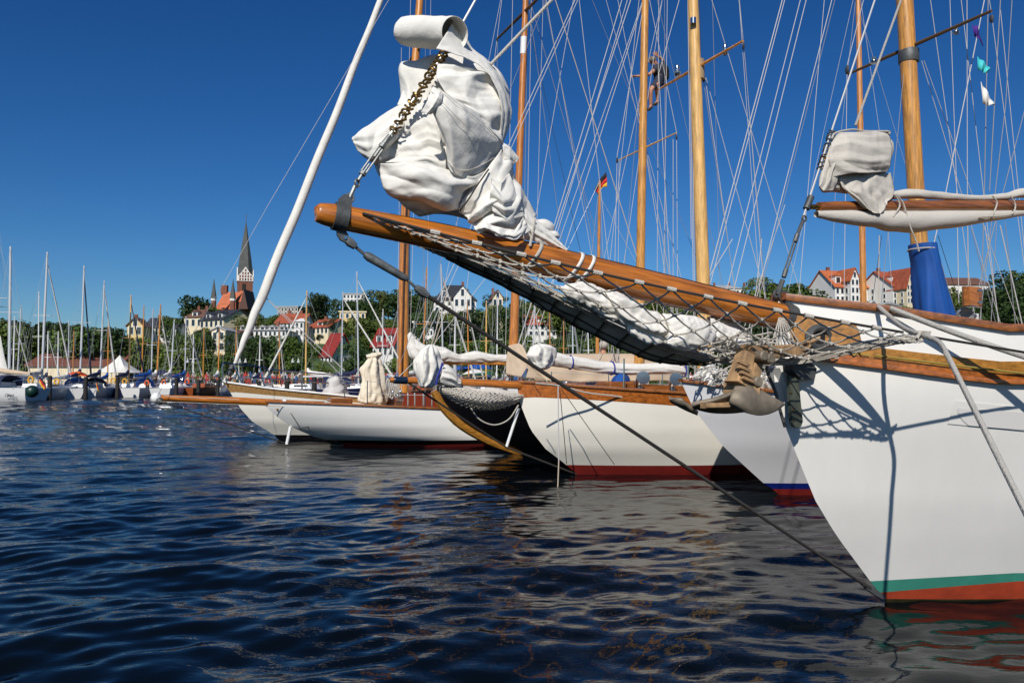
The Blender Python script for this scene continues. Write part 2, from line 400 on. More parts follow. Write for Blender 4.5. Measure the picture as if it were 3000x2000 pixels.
zb1 = HA.zcurve([(2250, 978), (2368, 990), (2563, 1018), (2774, 1043), (3000, 1067)])
HA.band(zg, zb0, 16).build('hull', W_PAINT, YA)
HA.band(zr, zg, 2, 0.001).build('boot_stripe', GREENB, YA)
HA.band(np.minimum(zr, -0.55), zr, 6, 0.002).build('antifouling', REDB, YA)
HA.band(np.full(HA.d.shape, -0.03), np.full(HA.d.shape, 0.022), 1, 0.004).build('waterline_scum', mat('wet_dark_growth', (0.035, 0.03, 0.012), 0.35, var=0.5, vscale=12), YA)
HA.band(zb0, zb1, 2, -0.004).build('strake_backing', W_PAINT, YA)
i0 = 3
zm = zb0 + (zb1 - zb0) * 0.42
HA.band(zb0 + 0.004, zm, 2, 0.035, i0).build('rubbing_strake', REDW, YA)
HA.band(zm + 0.003, zb1, 3, 0.022, i0).build('cove_plank', OCHREW, YA)
mb = HA.rail(zb0 + 0.012, 0.05, 0.03, 0.02, i0); mb.build('strake_edge', REDW, YA)
HA.band(zb1, HA.zs, 4).build('bulwark', W_PAINT, YA)
HA.rail(HA.zs + 0.02, 0.11, 0.05, -0.02).build('cap_rail', CAPW, YA)
HA.deck(0.22).build('deck', TEAK, YA)
# gold cove line and scroll
gl = MB(); gl.tube([surfA(u, v, 0.03) for u, v in zip(np.linspace(2563, 3010, 24), np.interp(np.linspace(2563, 3010, 24), [2563, 2790, 3010], [1041, 1069, 1095]))], 0.007, 5)
gl.build('gold_line', GOLD, YA)
gl = MB(); gl.tube(bez([surfA(u, v, 0.03) for u, v in ((2510, 1030), (2503, 1040), (2498, 1035), (2499, 1026), (2507, 1021), (2518, 1026), (2527, 1037), (2548, 1039))], 30), 0.006, 5)
gl.tube(bez([surfA(u, v, 0.03) for u, v in ((2486, 1027), (2491, 1032), (2497, 1030))], 8), 0.005, 5)
gl.build('gold_scroll', GOLD, YA)
# ochre hawse panel with hawse ring
pan = [(2312, 920), (2380, 930), (2470, 944), (2494, 951), (2505, 968), (2512, 1000), (2500, 1012), (2440, 1012), (2318, 1000)]
MB().prism([surfA(u, v, 0.012) for u, v in pan], A.p * 0.035).build('hawse_panel', OCHREW, YA, ang=20)
hc = surfA(2400, 990, 0.055)
hw = MB().torus(hc, A.p, 0.10, 0.028, 24, 8, 0.72).build('hawse_ring', IRON, YA)
MB().lathe(hc - A.p * 0.012, A.p, [(0, 0.10), (0.012, 0.10)], 20).build('hawse_opening', DARK, hw)
# faint name decal
dec = mat('name_film', (0.765, 0.75, 0.71), 0.4)
dp = np.array([[surfA(2797 + (3030 - 2797) * t - 20 * s_, 1173 + 24 * t + (68 - 2 * t) * s_, 0.004) for s_ in np.linspace(0, 1, 5)] for t in np.linspace(0, 1, 10)])
dc = MB().grid(dp).build('name_film', dec, YA)
dec2 = mat('name_film_inner', (0.715, 0.695, 0.67), 0.4)
dp = np.array([[surfA(2806 + (3030 - 2806) * t + 40 * abs(s_ - 0.2) * (1 - t) * s_, 1194 + 16 * t + 52 * s_, 0.007) for s_ in np.linspace(0, 1, 5)] for t in np.linspace(0, 1, 10)])
MB().grid(dp).build('name_film_capsule', dec2, dc)
# stem plate (weathered) and stem iron
pl = [(2303, 1100), (2330, 1104), (2337, 1180), (2343, 1232), (2338, 1248), (2328, 1253), (2318, 1248), (2312, 1236), (2307, 1180)]
MB().prism([A.cp(u, v, 0.13) for u, v in pl], A.p * 0.03).build('stem_plate', PLATE, YA, ang=25)
for v_ in (1120, 1150, 1200, 1232): MB().lathe(A.cp(2312 + (v_ - 1100) * 0.1, v_, 0.158), A.p, [(0, 0.009), (0.008, 0.007)], 8).build('plate_bolt', BRONZE, YA)
kn = [(2246, 1078), (2258, 1058), (2300, 1040), (2330, 1052), (2332, 1104), (2300, 1104), (2290, 1190), (2276, 1170), (2266, 1130)]
MB().prism([A.cp(u, v, -0.05) for u, v in kn], A.p * 0.13).build('stem_knee', W_PAINT, YA, ang=25)
nb = MB().tube(bez([A.cp(u, v, 0.05) for u, v in ((2256, 1058), (2246, 1079), (2258, 1114), (2272, 1148), (2281, 1186), (2300, 1250))], 20), 0.012, 6)
nb.build('stem_band', IRON, YA)
MB().prism([A.cp(u, v, 0.10) for u, v in ((2293, 1052), (2345, 1058), (2365, 1080), (2358, 1112), (2320, 1110), (2296, 1085))], A.p * 0.09).build('fairlead_bracket', IRON, YA, ang=25)
# bowsprit
axis_px = [(921, 622), (926, 622), (940, 625), (1015, 640), (1300, 697), (1627, 772), (1900, 838), (2280, 926), (2360, 944)]
bp = A.path(axis_px); k2 = bp[:, 1] / FPX
rp_ = np.array([6, 22, 31, 37, 40, 46, 46, 39, 36]) * k2
bsp = bez(bp, 60); xs = np.linspace(0, 8, 60); rad = np.interp(xs, range(9), rp_)
mb = MB().tube(bsp, rad, 20); BSO = mb.build('bowsprit', BSPRIT, YA)
BD = unit(bp[0] - bp[-2])
def bs_at(u, off=0.0, dv=0.0):
    v = np.interp(u, [p[0] for p in axis_px], [p[1] for p in axis_px]); return A.cp(u, v + dv, off)
def bs_r(u): return float(np.interp(u, [p[0] for p in axis_px], rp_))
# dark walking strip on top of the bowsprit
st = MB(); g = []
for u in np.linspace(1140, 2240, 40):
    c = bs_at(u); r = bs_r(u) + 0.004
    g.append([c + A3(0, 0, 1) * r * math.cos(a) + A.p * r * math.sin(a) for a in (-0.5, -0.2, 0.1, 0.4)])
st.grid(np.array(g)).build('walking_strip', IRON, BSO)
# cranse iron
c0 = bs_at(998); r0 = bs_r(998)
cr = MB().lathe(c0 - BD * 0.035, BD, [(0, r0 + 0.004), (0, r0 + 0.014), (0.075, r0 + 0.012), (0.075, r0 + 0.003)], 24)
CR = cr.build('cranse_iron', IRON, YA, ang=30)
for pts, nm in (([(985, 604), (992, 582), (1006, 571), (1020, 575), (1027, 592), (1030, 608)], 'upper_lug'), ([(984, 660), (986, 690), (995, 704), (1010, 712), (1020, 706), (1018, 690), (1003, 664)], 'lower_lug')):
    MB().prism([A.cp(u, v, -0.012) for u, v in pts], A.p * 0.024).build(nm, IRON, CR, ang=30)
MB().lathe(A.cp(1010, 698, 0.0) - A.p * 0.02, A.p, [(0, 0.010), (0.045, 0.010)], 8).build('pin', STEEL, CR)
# bobstay
bo = MB()
b1 = A.cp(1011, 699); b2 = A.cp(1042, 723); b3 = A.cp(1068, 745); b4 = A.cp(1192, 818); b5 = A.cp(1217, 841); b6 = A.cp(1255, 868); b7 = A.cp(2548, 1722)
bo.tube([b1, b1 + (b2 - b1) * 0.4, b2], [0.017, 0.028, 0.02], 8); bo.tube([b2, b3], 0.010, 7)
bo.tube([b3, b3 + (b4 - b3) * .1, b3 + (b4 - b3) * .9, b4], [0.018, 0.026, 0.022, 0.016], 10); bo.tube([b4, b5], 0.009, 7)
bo.tube([b5, (b5 + b6) / 2, b6], [0.018, 0.03, 0.018], 8)
BO = bo.build('bobstay', GALV, YA)
bo = MB().tube([b6, b7], 0.0125, 8); bo.tube([b7 + (b6 - b7) * 0.02, b7], 0.02, 8); bo.build('bobstay_rod', WIRED, BO)
MB().prism([A.cp(u, v, -0.015) for u, v in ((2530, 1708), (2556, 1722), (2584, 1740), (2584, 1756), (2556, 1740), (2532, 1724))], A.p * 0.03).build('stem_fitting', IRON, BO)
# gammon iron around the bowsprit at the stem
c1 = bs_at(2297); r1 = bs_r(2297)
GI = MB().lathe(c1 - BD * 0.045, BD, [(0, r1), (0, r1 + 0.022), (0.09, r1 + 0.022), (0.09, r1)], 24).build('gammon_iron', IRON, YA, ang=30)
MB().prism([A.cp(u, v, -0.03) for u, v in ((2264, 872), (2270, 858), (2284, 852), (2298, 862), (2312, 890), (2316, 940), (2284, 938), (2276, 890))], A.p * 0.06).build('stemhead_fitting', IRON, GI, ang=30)
# jib stay on the bowsprit end: shackle, turnbuckle, wire
js = MB(); pj = lambda u, v, o=0.0: A.cp(u, v, o)
js.torus(pj(1024, 580), A.p, 0.022, 0.008); js.tube([pj(1020, 590), pj(1040, 545)], 0.012, 7)
js.torus(pj(1046, 537), unit(A.a + A.p), 0.02, 0.007)
q0, q1 = pj(1060, 512), pj(1122, 424); dj = unit(q1 - q0); sdj = unit(np.cross(dj, A.p))
js.tube([pj(1050, 528), q0], 0.010, 7); js.tube([q0, q0 + dj * 0.02], 0.02, 8); js.tube([q1 - dj * 0.02, q1], 0.02, 8)
for s_ in (-1, 1): js.tube([q0 + sdj * s_ * 0.014, q1 + sdj * s_ * 0.014], 0.006, 6)
js.tube([q0, q0 + (q1 - q0) * 0.35], 0.006, 6); js.tube([q1, q0 + (q1 - q0) * 0.6], 0.006, 6)
js.tube([q1, pj(1142, 396)], [0.016, 0.022, 0.012], 8)
JS = js.build('jib_turnbuckle', GALV, YA)
MB().tube([pj(1142, 396), pj(1300, 158), pj(1354, 70), pj(1393, 0), pj(1465, -120)], 0.0075, 7).build('jib_stay', WIRE, YA)
for k, t in enumerate(np.concatenate([np.linspace(0.02, 0.12, 2), np.linspace(0.2, 1.0, 15)])):
    c = pj(1150 + 148 * t, 386 - 226 * t, 0.01); hk = MB()
    hk.torus(c, unit(dj + 0.5 * A3(rng.normal(), rng.normal(), rng.normal())), 0.022, 0.0075, 12, 6)
    hk.tube([c + A.p * 0.02, c + A.p * 0.022 + dj * 0.02 + A.a * 0.03], 0.007, 6)
    hk.build('sail_hank', BRONZE, YA)
# whisker boom, jackstays and bow net
W = A.cp(2698, 982, 1.05); Wr = A.w(*(A.loc(W)[0], -A.loc(W)[1], A.loc(W)[2]))
B0 = A.cp(2345, 1046, 0.05)
mb = MB().tube([B0, B0 + (W - B0) * 0.5, W], [0.03, 0.034, 0.02], 10); WB = mb.build('whisker_boom', IRON, YA)
mb = MB().tube([A.w(*(A.loc(B0) * np.array([1, -1, 1]))), Wr], [0.03, 0.02], 8); mb.build('whisker_boom', IRON, YA)
T0 = A.cp(1062, 625, 0.075)
fs = np.linspace(0, 1, 200); wirepts = T0 + (W - T0) * fs[:, None]; wirepts[:, 2] -= 0.05 * np.sin(math.pi * fs)
us_ = np.array([proj(q)[0] for q in wirepts])
def port_w(f): return np.array([np.interp(f, fs, wirepts[:, k]) for k in range(3)])
def mir(q): a, o, z = A.loc(q); return A.w(a, -o, z)
keel_px = [(1075, 660, 0), (1180, 684, 0), (1300, 722, 0), (1480, 794, 0), (1640, 868, 0), (1800, 946, 0), (1960, 1018, 0.02), (2100, 1052, 0.06), (2200, 1060, 0.12), (2340, 1056, 0.25), (2480, 1028, 0.6), (2600, 1002, 0.86), (2692, 986, 1.03)]
keel = bez(A.path(keel_px), 200); keel_u = np.array([proj(q)[0] for q in keel])
def keel_w(f):
    u = np.interp(f, fs, us_); return np.array([np.interp(u, keel_u, keel[:, k]) for k in range(3)])
wr = MB().tube(wirepts[::8], 0.0085, 6); JW = wr.build('jackstay', WIRED, YA)
MB().tube([mir(q) for q in wirepts[::8]], 0.0085, 6).build('jackstay', WIRED, YA)
sl_u = [1275, 1397, 1527, 1627, 1751, 1872, 1967, 2074, 2174, 2277, 2369, 2475, 2567]
sl_f = np.interp(sl_u, us_, fs); sl_x = np.arange(13)
for f in sl_f:
    c = port_w(f); d = unit(W - T0); MB().tube([c - d * 0.028, c + d * 0.028], 0.0145, 8).build('net_sleeve', ROPE, JW)
NR = 6
def net_pt(x, j, side=1):
    f = np.interp(x, np.concatenate([[-2.0], sl_x, [14.0]]), np.concatenate([[0.02], sl_f, [1.0]])); f = min(max(f, 0.02), 0.995)
    p, q = port_w(f), keel_w(f); t = j / NR
    m = p + (q - p) * t; bul = 0.06 * math.sin(math.pi * t) * min(1, f * 2)
    m = m + A.p * bul * 0.6 - A3(0, 0, bul * 0.6)
    return m if side == 1 else mir(m)
nw = MB(); kn_ = MB(); r2 = np.random.default_rng(3)
for side in (1, -1):
    for j in range(NR):
        for i in range(-2, 15):
            x = i + 0.5 * (j & 1)
            for dx in (-0.5, 0.5):
                if -2 <= x + dx <= 14:
                    p, q = net_pt(x, j, side), net_pt(x + dx, j + 1, side)
                    if np.linalg.norm(p - q) > 0.01:
                        m = (p + q) / 2 - A3(0, 0, 0.006); nw.tube([p, m, q], 0.0058, 5, cap=False)
    for j in range(1, NR + 1):
        for i in range(-2, 14):
            c = net_pt(i + 0.5 * (j & 1), j, side)
            kn_.ball(c, 0.0135, 6, 4, tuple(r2.uniform(0.8, 1.3, 3)))
# running cords gathered along the bottom and lashings to the boom
for k in range(4):
    pts = [keel_w(f) + A3(0, 0, 0.012 * k - 0.02) + A.p * 0.012 * math.sin(k * 2 + f * 9) for f in np.linspace(0.05, 0.99, 40)]
    nw.tube(pts, 0.006, 5)
NET = nw.build('bow_net', ROPE, YA); kn_.build('net_knots', ROPE, NET); NET['kind'] = 'stuff'
ls = MB()
for k in range(9):
    ls.tube([W + A3(0, 0, -0.02) + A.a * 0.01 * (k - 4) * 1.4 + A.p * 0.016 * math.cos(k), W + A3(0, 0, 0.025) + A.a * 0.012 * (k - 3) + A.p * 0.02], 0.007, 5)
for k in range(7):   # lashing from gammon down to the stem
    ls.tube([A.cp(2283 + 2 * k, 930, 0.11), A.cp(2255 + 17 * k, 1030, 0.14)], 0.0055, 5)
for k in range(6):
    ls.tube(bez([A.cp(2230 + r2.uniform(-40, 40), 1000 + r2.uniform(-10, 30), 0.12), A.cp(2290, 1050 + 3 * k, 0.2), A.cp(2400 + r2.uniform(-30, 60), 1050 - 2 * k, 0.3)], 12), 0.006, 5)
ls.build('lashing', ROPE, NET)
MB().tube([W, A.w(A.loc(W)[0] + 3.4, float(HA.hb(4.2, 1.7, 2.0)), A.loc(W)[2] - 0.42)], 0.0085, 6).build('boom_guy', WIRED, YA)
# forestay with turnbuckle at the stem head
f0, f1, f2_, f3 = A.cp(2277, 864), A.cp(2318, 745), A.cp(2352, 640), A.cp(2563, 0)
fo = MB().torus(A.cp(2276, 862), A.p, 0.026, 0.012); fo.tube([f0, A.cp(2293, 820)], [0.022, 0.026, 0.018], 8)
df = unit(f2_ - f0); sf = unit(np.cross(df, A.p))
for s_ in (-1, 1): fo.tube([A.cp(2301, 795) + sf * s_ * 0.012, A.cp(2331, 702) + sf * s_ * 0.012], 0.0065, 6)
fo.tube([A.cp(2296, 812), A.cp(2303, 790)], 0.018, 8); fo.tube([A.cp(2329, 708), A.cp(2336, 686)], 0.018, 8)
fo.tube([A.cp(2336, 686), A.cp(2352, 648)], [0.012, 0.02, 0.014], 8); fo.torus(A.cp(2356, 640), A.p, 0.02, 0.008)
fo.build('forestay_turnbuckle', IRON, YA)
MB().tube([f2_, f3, A.cp(2600, -112)], 0.0075, 6).build('forestay', WIRE, YA)
MB().tube([A.cp(2362, 612), A.cp(2376, 576)], 0.026, 10).build('tack_sleeve', IRON, YA)
for k in range(12):
    c = A.cp(2404 + 34 * k / 11 + 0.6 * (k % 3), 492 - 108 * k / 11, -0.005)
    MB().torus(c, unit(df + 0.5 * A3(rng.normal(), rng.normal(), rng.normal())), 0.026, 0.006, 10, 5).build('sail_hank', BRONZE if k < 6 else IRON, YA)
# staysail club boom
cbp = A.path([(2398, 606), (2450, 606), (2600, 605), (2800, 604), (3140, 603)])
CB = MB().tube(cbp, [0.036, 0.042, 0.046, 0.05, 0.055], 14).build('club_boom', CAPW, YA)
MB().tube([A.cp(2374, 606), A.cp(2450, 608)], 0.02, 8).build('gooseneck', BRONZE, CB)
# sidelight board and searchlight in the shrouds
sb = A.cp(2848, 870, 0.5)
SBX = MB().box(sb, (0.20, 0.02, 0.15), A.a, A.p).build('sidelight_board', CAPW, YA)
MB().box(sb - A.a * 0.055 + A.p * 0.03, (0.10, 0.05, 0.14), A.a, A.p).build('sidelight_screen', BSPRIT, SBX)
for dz in (-0.045, 0.045): MB().box(sb + A.p * 0.058 + A3(0, 0, dz), (0.05, 0.012, 0.012), A.a, A.p).build('clip', STEEL, SBX)
hc2 = A.cp(2824, 924, 0.45)
HL = MB().lathe(hc2, unit(A.p * 1 - A.a * 0.6 - A3(0, 0, 0.35)), [(-0.05, 0.01), (-0.045, 0.03), (-0.02, 0.055), (0.02, 0.062), (0.03, 0.06), (0.015, 0.052), (0.0, 0.02)], 20).build('searchlight', mat('grey_lamp', (0.28, 0.28, 0.28), 0.3), YA)
MB().tube([hc2 + A.a * 0.06, hc2 + A.a * 0.14 + A3(0, 0, .01), hc2 + A.a * 0.15 - A3(0, 0, 0.12)], [0.012, 0.02, 0.012], 8).build('lamp_bracket', WHITEM, HL)
# bronze fairlead on the rail
MB().tube(bez([surfA(u, v, -0.02) for u, v in ((2532, 902), (2545, 893), (2556, 884), (2562, 893), (2572, 897), (2600, 890), (2640, 900))], 14), 0.016, 7).build('rail_fairlead', GALV, YA)
# ------------------------------------------------------------------ mooring ropes of the near yacht
r1_ = [surfA(2574, 898, 0.03), A.cp(2610, 930, 0.62), A.cp(2650, 962, 0.86), A.cp(2705, 982, 1.06), A.cp(2752, 1003, 1.2)]
e1 = P(3215, 1920, 3.05)
b_ = A.cp(2778, 1045, 1.32)
rp1 = np.vstack([bez(r1_ + [b_], 26), b_ + (e1 - b_) * np.linspace(0.03, 1, 20)[:, None]])
solo(MB().tube(rp1, 0.0155, 9), 'mooring_rope', ROPEG, 'grey mooring rope bent over the net boom, running down before the white hull', 'rope', 'mooring ropes of the near yacht')
e2 = surfA(3330, 1140, 0.30)
rp2 = sagline(surfA(2607, 902, 0.05), e2, 0.03, 24)
solo(MB().tube(rp2, 0.020, 9), 'mooring_rope', ROPEG, 'thick grey mooring rope leading straight aft from the fairlead along the white bulwark', 'rope', 'mooring ropes of the near yacht')
# ------------------------------------------------------------------ stowed jib on the bowsprit end
z1 = lambda x, y: (900 + 0.478 * x, 0.478 * y)
JIB = thing('stowed_jib', 'big bundle of loosely stowed white sail above the varnished bowsprit end', 'sail', A.cp(1330, 600))
def upg(g, nu, nv, cv=False, sm=2):
    # crisp creases: straight facets between the relaxed points, slightly rounded
    def lin(x, n): t = np.linspace(0, len(x) - 1, n); i = np.minimum(t.astype(int), len(x) - 2); f = (t - i)[(...,) + (None,) * (x.ndim - 1)]; return x[i] * (1 - f) + x[i + 1] * f
    if cv: g = np.concatenate([g, g[:, :1]], 1)
    a = lin(g, nu); a = lin(a.transpose(1, 0, 2), nv + (1 if cv else 0)).transpose(1, 0, 2)
    if cv: a = a[:, :-1]
    for _ in range(sm):
        b = a.copy(); b[1:-1] = a[1:-1] * 0.5 + (a[:-2] + a[2:]) * 0.25; a = b; b = a.copy()
        if cv: b = a * 0.5 + (np.roll(a, 1, 1) + np.roll(a, -1, 1)) * 0.25
        else: b[:, 1:-1] = a[:, 1:-1] * 0.5 + (a[:, :-2] + a[:, 2:]) * 0.25
        a = b
    return a
def cloth(bt, rows, zf=None, ex=(1.15, 1.15), seed=1, n0=(13, 13), n1=(52, 52), amp=0.02, keep=0.012, fine=0.012, sh=0.0, freq=7):
    rows = [[(x, y, o + sh) for x, y, o in r] for r in rows]
    g = cloth_patch(bt, rows, n0[0], n0[1], 0.0, 4, seed, zf)
    g = crumple(g, ex[0], ex[1], 160, keep, 0.35, False, seed, amp, freq, 0.12)
    g = upg(g, *n1)
    if fine: g = crumple(g, 1 + fine, 1 + fine, 40, 0.04, 0.5, False, seed + 1, fine * 0.3, 14, 0.3)
    return g
def blob(bt, ol, off, th, zf=None, ex=(1.1, 1.12), seed=1, n0=(9, 26), n1=(34, 104), amp=0.02, keep=0.012, fine=0.01, freq=6):
    g = cloth_blob(bt, ol, off, th, 0, 4, seed, (n0[0] + 1) // 2 + 1, n0[1], zf)
    g = crumple(g, ex[0], ex[1], 160, keep, 0.3, True, seed, amp, freq, 0.12)
    g = upg(g, n1[0], n1[1], True)
    return g
def n1d(t, seed, k=3):
    r = np.random.default_rng(seed); o = np.zeros_like(t)
    for i in range(k): o += np.sin(t * 6.28 * (0.4 + 0.5 * i) * r.uniform(0.7, 1.3) + r.uniform(0, 6.28)) / (1 + i)
    return o
def pleat(across, along, n, seed):
    # ridges with round backs and sharp valleys, wandering and fading along the fold
    r = np.random.default_rng(seed); out = np.zeros_like(across)
    for k, (f, a) in enumerate(((1.0, 1.0), (1.7, 0.30), (3.1, 0.05))):
        w = 0.30 * n1d(along, seed + 7 * k) / (1 + k) + 0.25 * n1d(across * 1.3, seed + 31 + k)
        m = 0.6 + 0.4 * np.sin(along * r.uniform(2, 5) + across * r.uniform(2, 6) + r.uniform(0, 6))
        out += a * m * np.arcsin(0.992 * np.sin(2 * math.pi * (n * f * across + w + r.uniform(0, 1)))) / math.pi
    return out
def sheet(bt, rows, zf, folds_, seed, n1=(64, 64), sh=0.0, fine=0.006):
    rows = [[(x, y, o + sh) for x, y, o in r] for r in rows]; z = zf or (lambda x, y: (x, y))
    g = upg(np.array([[bt.cp(*z(x, y), o) for x, y, o in r] for r in rows]), n1[0], n1[1], False, 3); n = gnorm(g)
    U, V = np.meshgrid(np.linspace(0, 1, n1[0]), np.linspace(0, 1, n1[1]), indexing='ij'); d = 0
    for k, (dr, cnt, A_) in enumerate(folds_):
        a_, l_ = (V, U) if dr == 'u' else (U, V)
        if dr == 'd': a_, l_ = (U + V) / 2, (U - V + 1) / 2
        if dr == 'e': a_, l_ = (U - V + 1) / 2, (U + V) / 2
        d = d + 1.6 * A_ * pleat(a_, l_, cnt, seed + 13 * k)
    e = np.minimum(1, 0.45 + np.minimum.outer(np.minimum(np.arange(n1[0]), n1[0] - 1 - np.arange(n1[0])), np.minimum(np.arange(n1[1]), n1[1] - 1 - np.arange(n1[1]))) / 7)
    g = g + n * (d * e)[..., None]
    if fine: g = g + gnorm(g) * folds(g, fine, 9, seed + 3, 4)[..., None]
    return g
def pleat_tube(path, rad, seed, n=32, m=90, A_=0.16, cnt=5):
    pts = bez(path, m); mb = MB(); mb.tube(pts, rad, n); g = mb.v[0].reshape(m, n, 3); AL, AC = np.meshgrid(np.linspace(0, 4, m), np.arange(n) / n, indexing='ij')
    s_ = np.minimum(1, np.minimum(AC, 1 - AC) * 12)
    f = 1 + A_ * pleat(AC, AL, cnt, seed) * s_ + 0.07 * pleat(AL / 4, AC, 7, seed + 3) * s_
    return pts[:, None, :] + (g - pts[:, None, :]) * f[..., None]
def jp(name, rows, folds_, seed=1, sh=0.0, m=CANVAS, zf=z1, fine=0.002):
    return thicken(MB().grid(sheet(A, rows, zf, folds_, seed, (64, 64), sh, fine)).build(name, m, JIB, ang=80), 0.004)
def poly_ext(pts, t, ax):
    xs_ = []; n = len(pts)
    for i in range(n):
        p, q = pts[i], pts[(i + 1) % n]; a, b = p[ax], q[ax]
        if (a - t) * (b - t) <= 0 and a != b: xs_.append(p[1 - ax] + (q[1 - ax] - p[1 - ax]) * (t - a) / (b - a))
    return (min(xs_), max(xs_)) if xs_ else None
def bundle(bt, outline, off, th, zf=None, axis='v', n=9, A_=0.16, seed=1, m=44, k=64, fine=0.01):
    z = zf or (lambda x, y: (x, y)); px = np.array([z(x, y) for x, y in outline], float); px = bez(np.vstack([px, px[:1]]), 120)[:-1]; ax = 1 if axis == 'v' else 0
    lo, hi = px[:, ax].min(), px[:, ax].max(); tt = lo + (hi - lo) * (0.5 - 0.5 * np.cos(np.linspace(0.06, math.pi - 0.06, m))); ext = [poly_ext(px, t, ax) for t in tt]
    wm = max(e[1] - e[0] for e in ext); th_ = np.arange(k) / k * 2 * math.pi; g = []
    AL, AC = np.meshgrid(np.linspace(0, 1, m), np.arange(k) / k, indexing='ij'); pl = pleat(AC, AL, n, seed); seam = np.minimum(1, np.minimum(AC, 1 - AC) * 14); pl = pl * seam
    for i, t in enumerate(tt):
        c, w = sum(ext[i]) / 2, (ext[i][1] - ext[i][0]) / 2; dp = th * math.sqrt(2 * w / wm); row = []
        for j in range(k):
            f = 1 + A_ * pl[i, j] - A_ * 0.15; a_ = th_[j] + math.pi / 2 * 3
            uv = (c + w * f * math.cos(a_), t) if ax == 1 else (t, c + w * f * math.cos(a_)); row.append(bt.cp(*uv, off + dp * f * math.sin(a_)))
        g.append(row)
    g = np.array(g); g[0] = g[0].mean(0) + (g[0] - g[0].mean(0)) * 0.2; g[-1] = g[-1].mean(0) + (g[-1] - g[-1].mean(0)) * 0.2
    c = g.mean(1, keepdims=True); nn = g - c; nn = nn / np.maximum(np.linalg.norm(nn, axis=2)[..., None], 1e-6)
    return g + nn * folds(g, fine, 1.2 / max(th, 0.05), seed + 5, 5)[..., None]
body = [(620, 420), (720, 400), (850, 380), (1000, 380), (1120, 450), (1190, 560), (1215, 700), (1180, 870), (1200, 960), (1240, 1080), (1290, 1200), (1330, 1310), (1290, 1420), (1160, 1440), (1040, 1380), (940, 1290), (760, 1270), (620, 1200), (500, 1090), (440, 980), (400, 900), (430, 800), (530, 720), (590, 620), (600, 500)]
MB().grid(blob(A, body, -0.20, 0.15, z1, (1.18, 1.18), 3, (11, 34), (44, 136), 0.03), close_v=True).build('sail_body', CANVAS, JIB, ang=80)
rollp = [A.cp(*z1(x, y), o) for x, y, o in ((556, 188, -0.07), (575, 190, -0.06), (640, 194, -0.04), (740, 200, -0.02), (830, 205, 0.01), (880, 206, 0.05), (905, 206, 0.09))]
rmb = MB(); rp3 = bez(rollp, 60); rmb.tube(rp3, np.array([46, 84, 101, 104, 105, 104, 102]) * 0.00089, 40, cap=False); rg = rmb.v[0].reshape(60, 40, 3)
AL, AC = np.meshgrid(np.linspace(0, 1, 60), np.arange(40) / 40, indexing='ij')
rg = rp3[:, None, :] + (rg - rp3[:, None, :]) * (1 + 0.05 * pleat(AL, AC, 3, 77) * np.minimum(1, np.minimum(AC, 1 - AC) * 10) + 0.03 * np.sin(AC * 12.6 + AL * 3))[..., None]
ro = MB().grid(rg, close_v=True); ro.f.append(tuple(range(40))); thicken(ro.build('sail_roll', CANVAS, JIB, ang=60), 0.004)
jp('sail_leech_strip', [
    [(905, 108, -0.05), (955, 150, -0.07), (980, 240, -0.06), (1010, 300, -0.05), (1095, 358, -0.05), (1165, 440, -0.04), (1222, 565, -0.03), (1258, 680, -0.02), (1238, 780, 0.0), (1197, 885, 0.02)],
    [(880, 160, 0.07), (905, 230, 0.06), (950, 290, 0.06), (1000, 330, 0.05), (1085, 375, 0.05), (1150, 455, 0.05), (1205, 570, 0.05), (1228, 680, 0.05), (1215, 780, 0.05), (1190, 885, 0.04)],
    [(790, 300, 0.11), (850, 315, 0.12), (900, 335, 0.12), (960, 352, 0.11), (1050, 395, 0.10), (1120, 460, 0.10), (1178, 575, 0.10), (1195, 680, 0.10), (1186, 780, 0.08), (1183, 885, 0.05)]], [('v', 2, 0.005)], 11)
jp('sail_fold', [
    [(625, 385, -0.12), (700, 378, -0.10), (760, 400, -0.06)], [(600, 470, -0.10), (690, 480, -0.05), (770, 470, -0.02)],
    [(588, 560, -0.08), (660, 560, -0.03), (730, 560, 0.0)], [(552, 645, -0.06), (620, 632, -0.02), (690, 620, 0.01)]], [('u', 2, 0.012)], 12, -0.10)
jp('sail_fold', [
    [(800, 400, 0.06), (900, 400, 0.10), (1000, 410, 0.10), (1110, 450, 0.06)], [(790, 480, 0.09), (900, 490, 0.13), (1000, 500, 0.14), (1150, 520, 0.08)],
    [(850, 570, 0.12), (960, 590, 0.16), (1060, 590, 0.16), (1180, 610, 0.10)], [(950, 650, 0.15), (1040, 680, 0.18), (1110, 690, 0.16), (1196, 730, 0.09)],
    [(1050, 720, 0.17), (1110, 770, 0.17), (1150, 820, 0.15), (1192, 880, 0.09)]], [('v', 2.6, 0.026), ('d', 1.6, 0.026)], 13, -0.03)
jp('sail_fold', [
    [(660, 600, -0.02), (560, 650, 0.0), (460, 710, 0.01), (340, 785, 0.0), (288, 835, -0.02)], [(650, 670, 0.04), (560, 730, 0.07), (450, 790, 0.09), (360, 835, 0.08), (274, 855, 0.0)],
    [(600, 760, 0.05), (540, 820, 0.09), (450, 880, 0.11), (370, 905, 0.10), (285, 880, 0.01)], [(560, 860, 0.04), (500, 920, 0.08), (440, 960, 0.09), (385, 970, 0.08), (310, 925, 0.01)],
    [(540, 950, 0.0), (490, 990, 0.03), (450, 1010, 0.03), (400, 1000, 0.02), (350, 960, -0.01)]], [('v', 2, 0.016), ('d', 2, 0.01)], 14, -0.13)
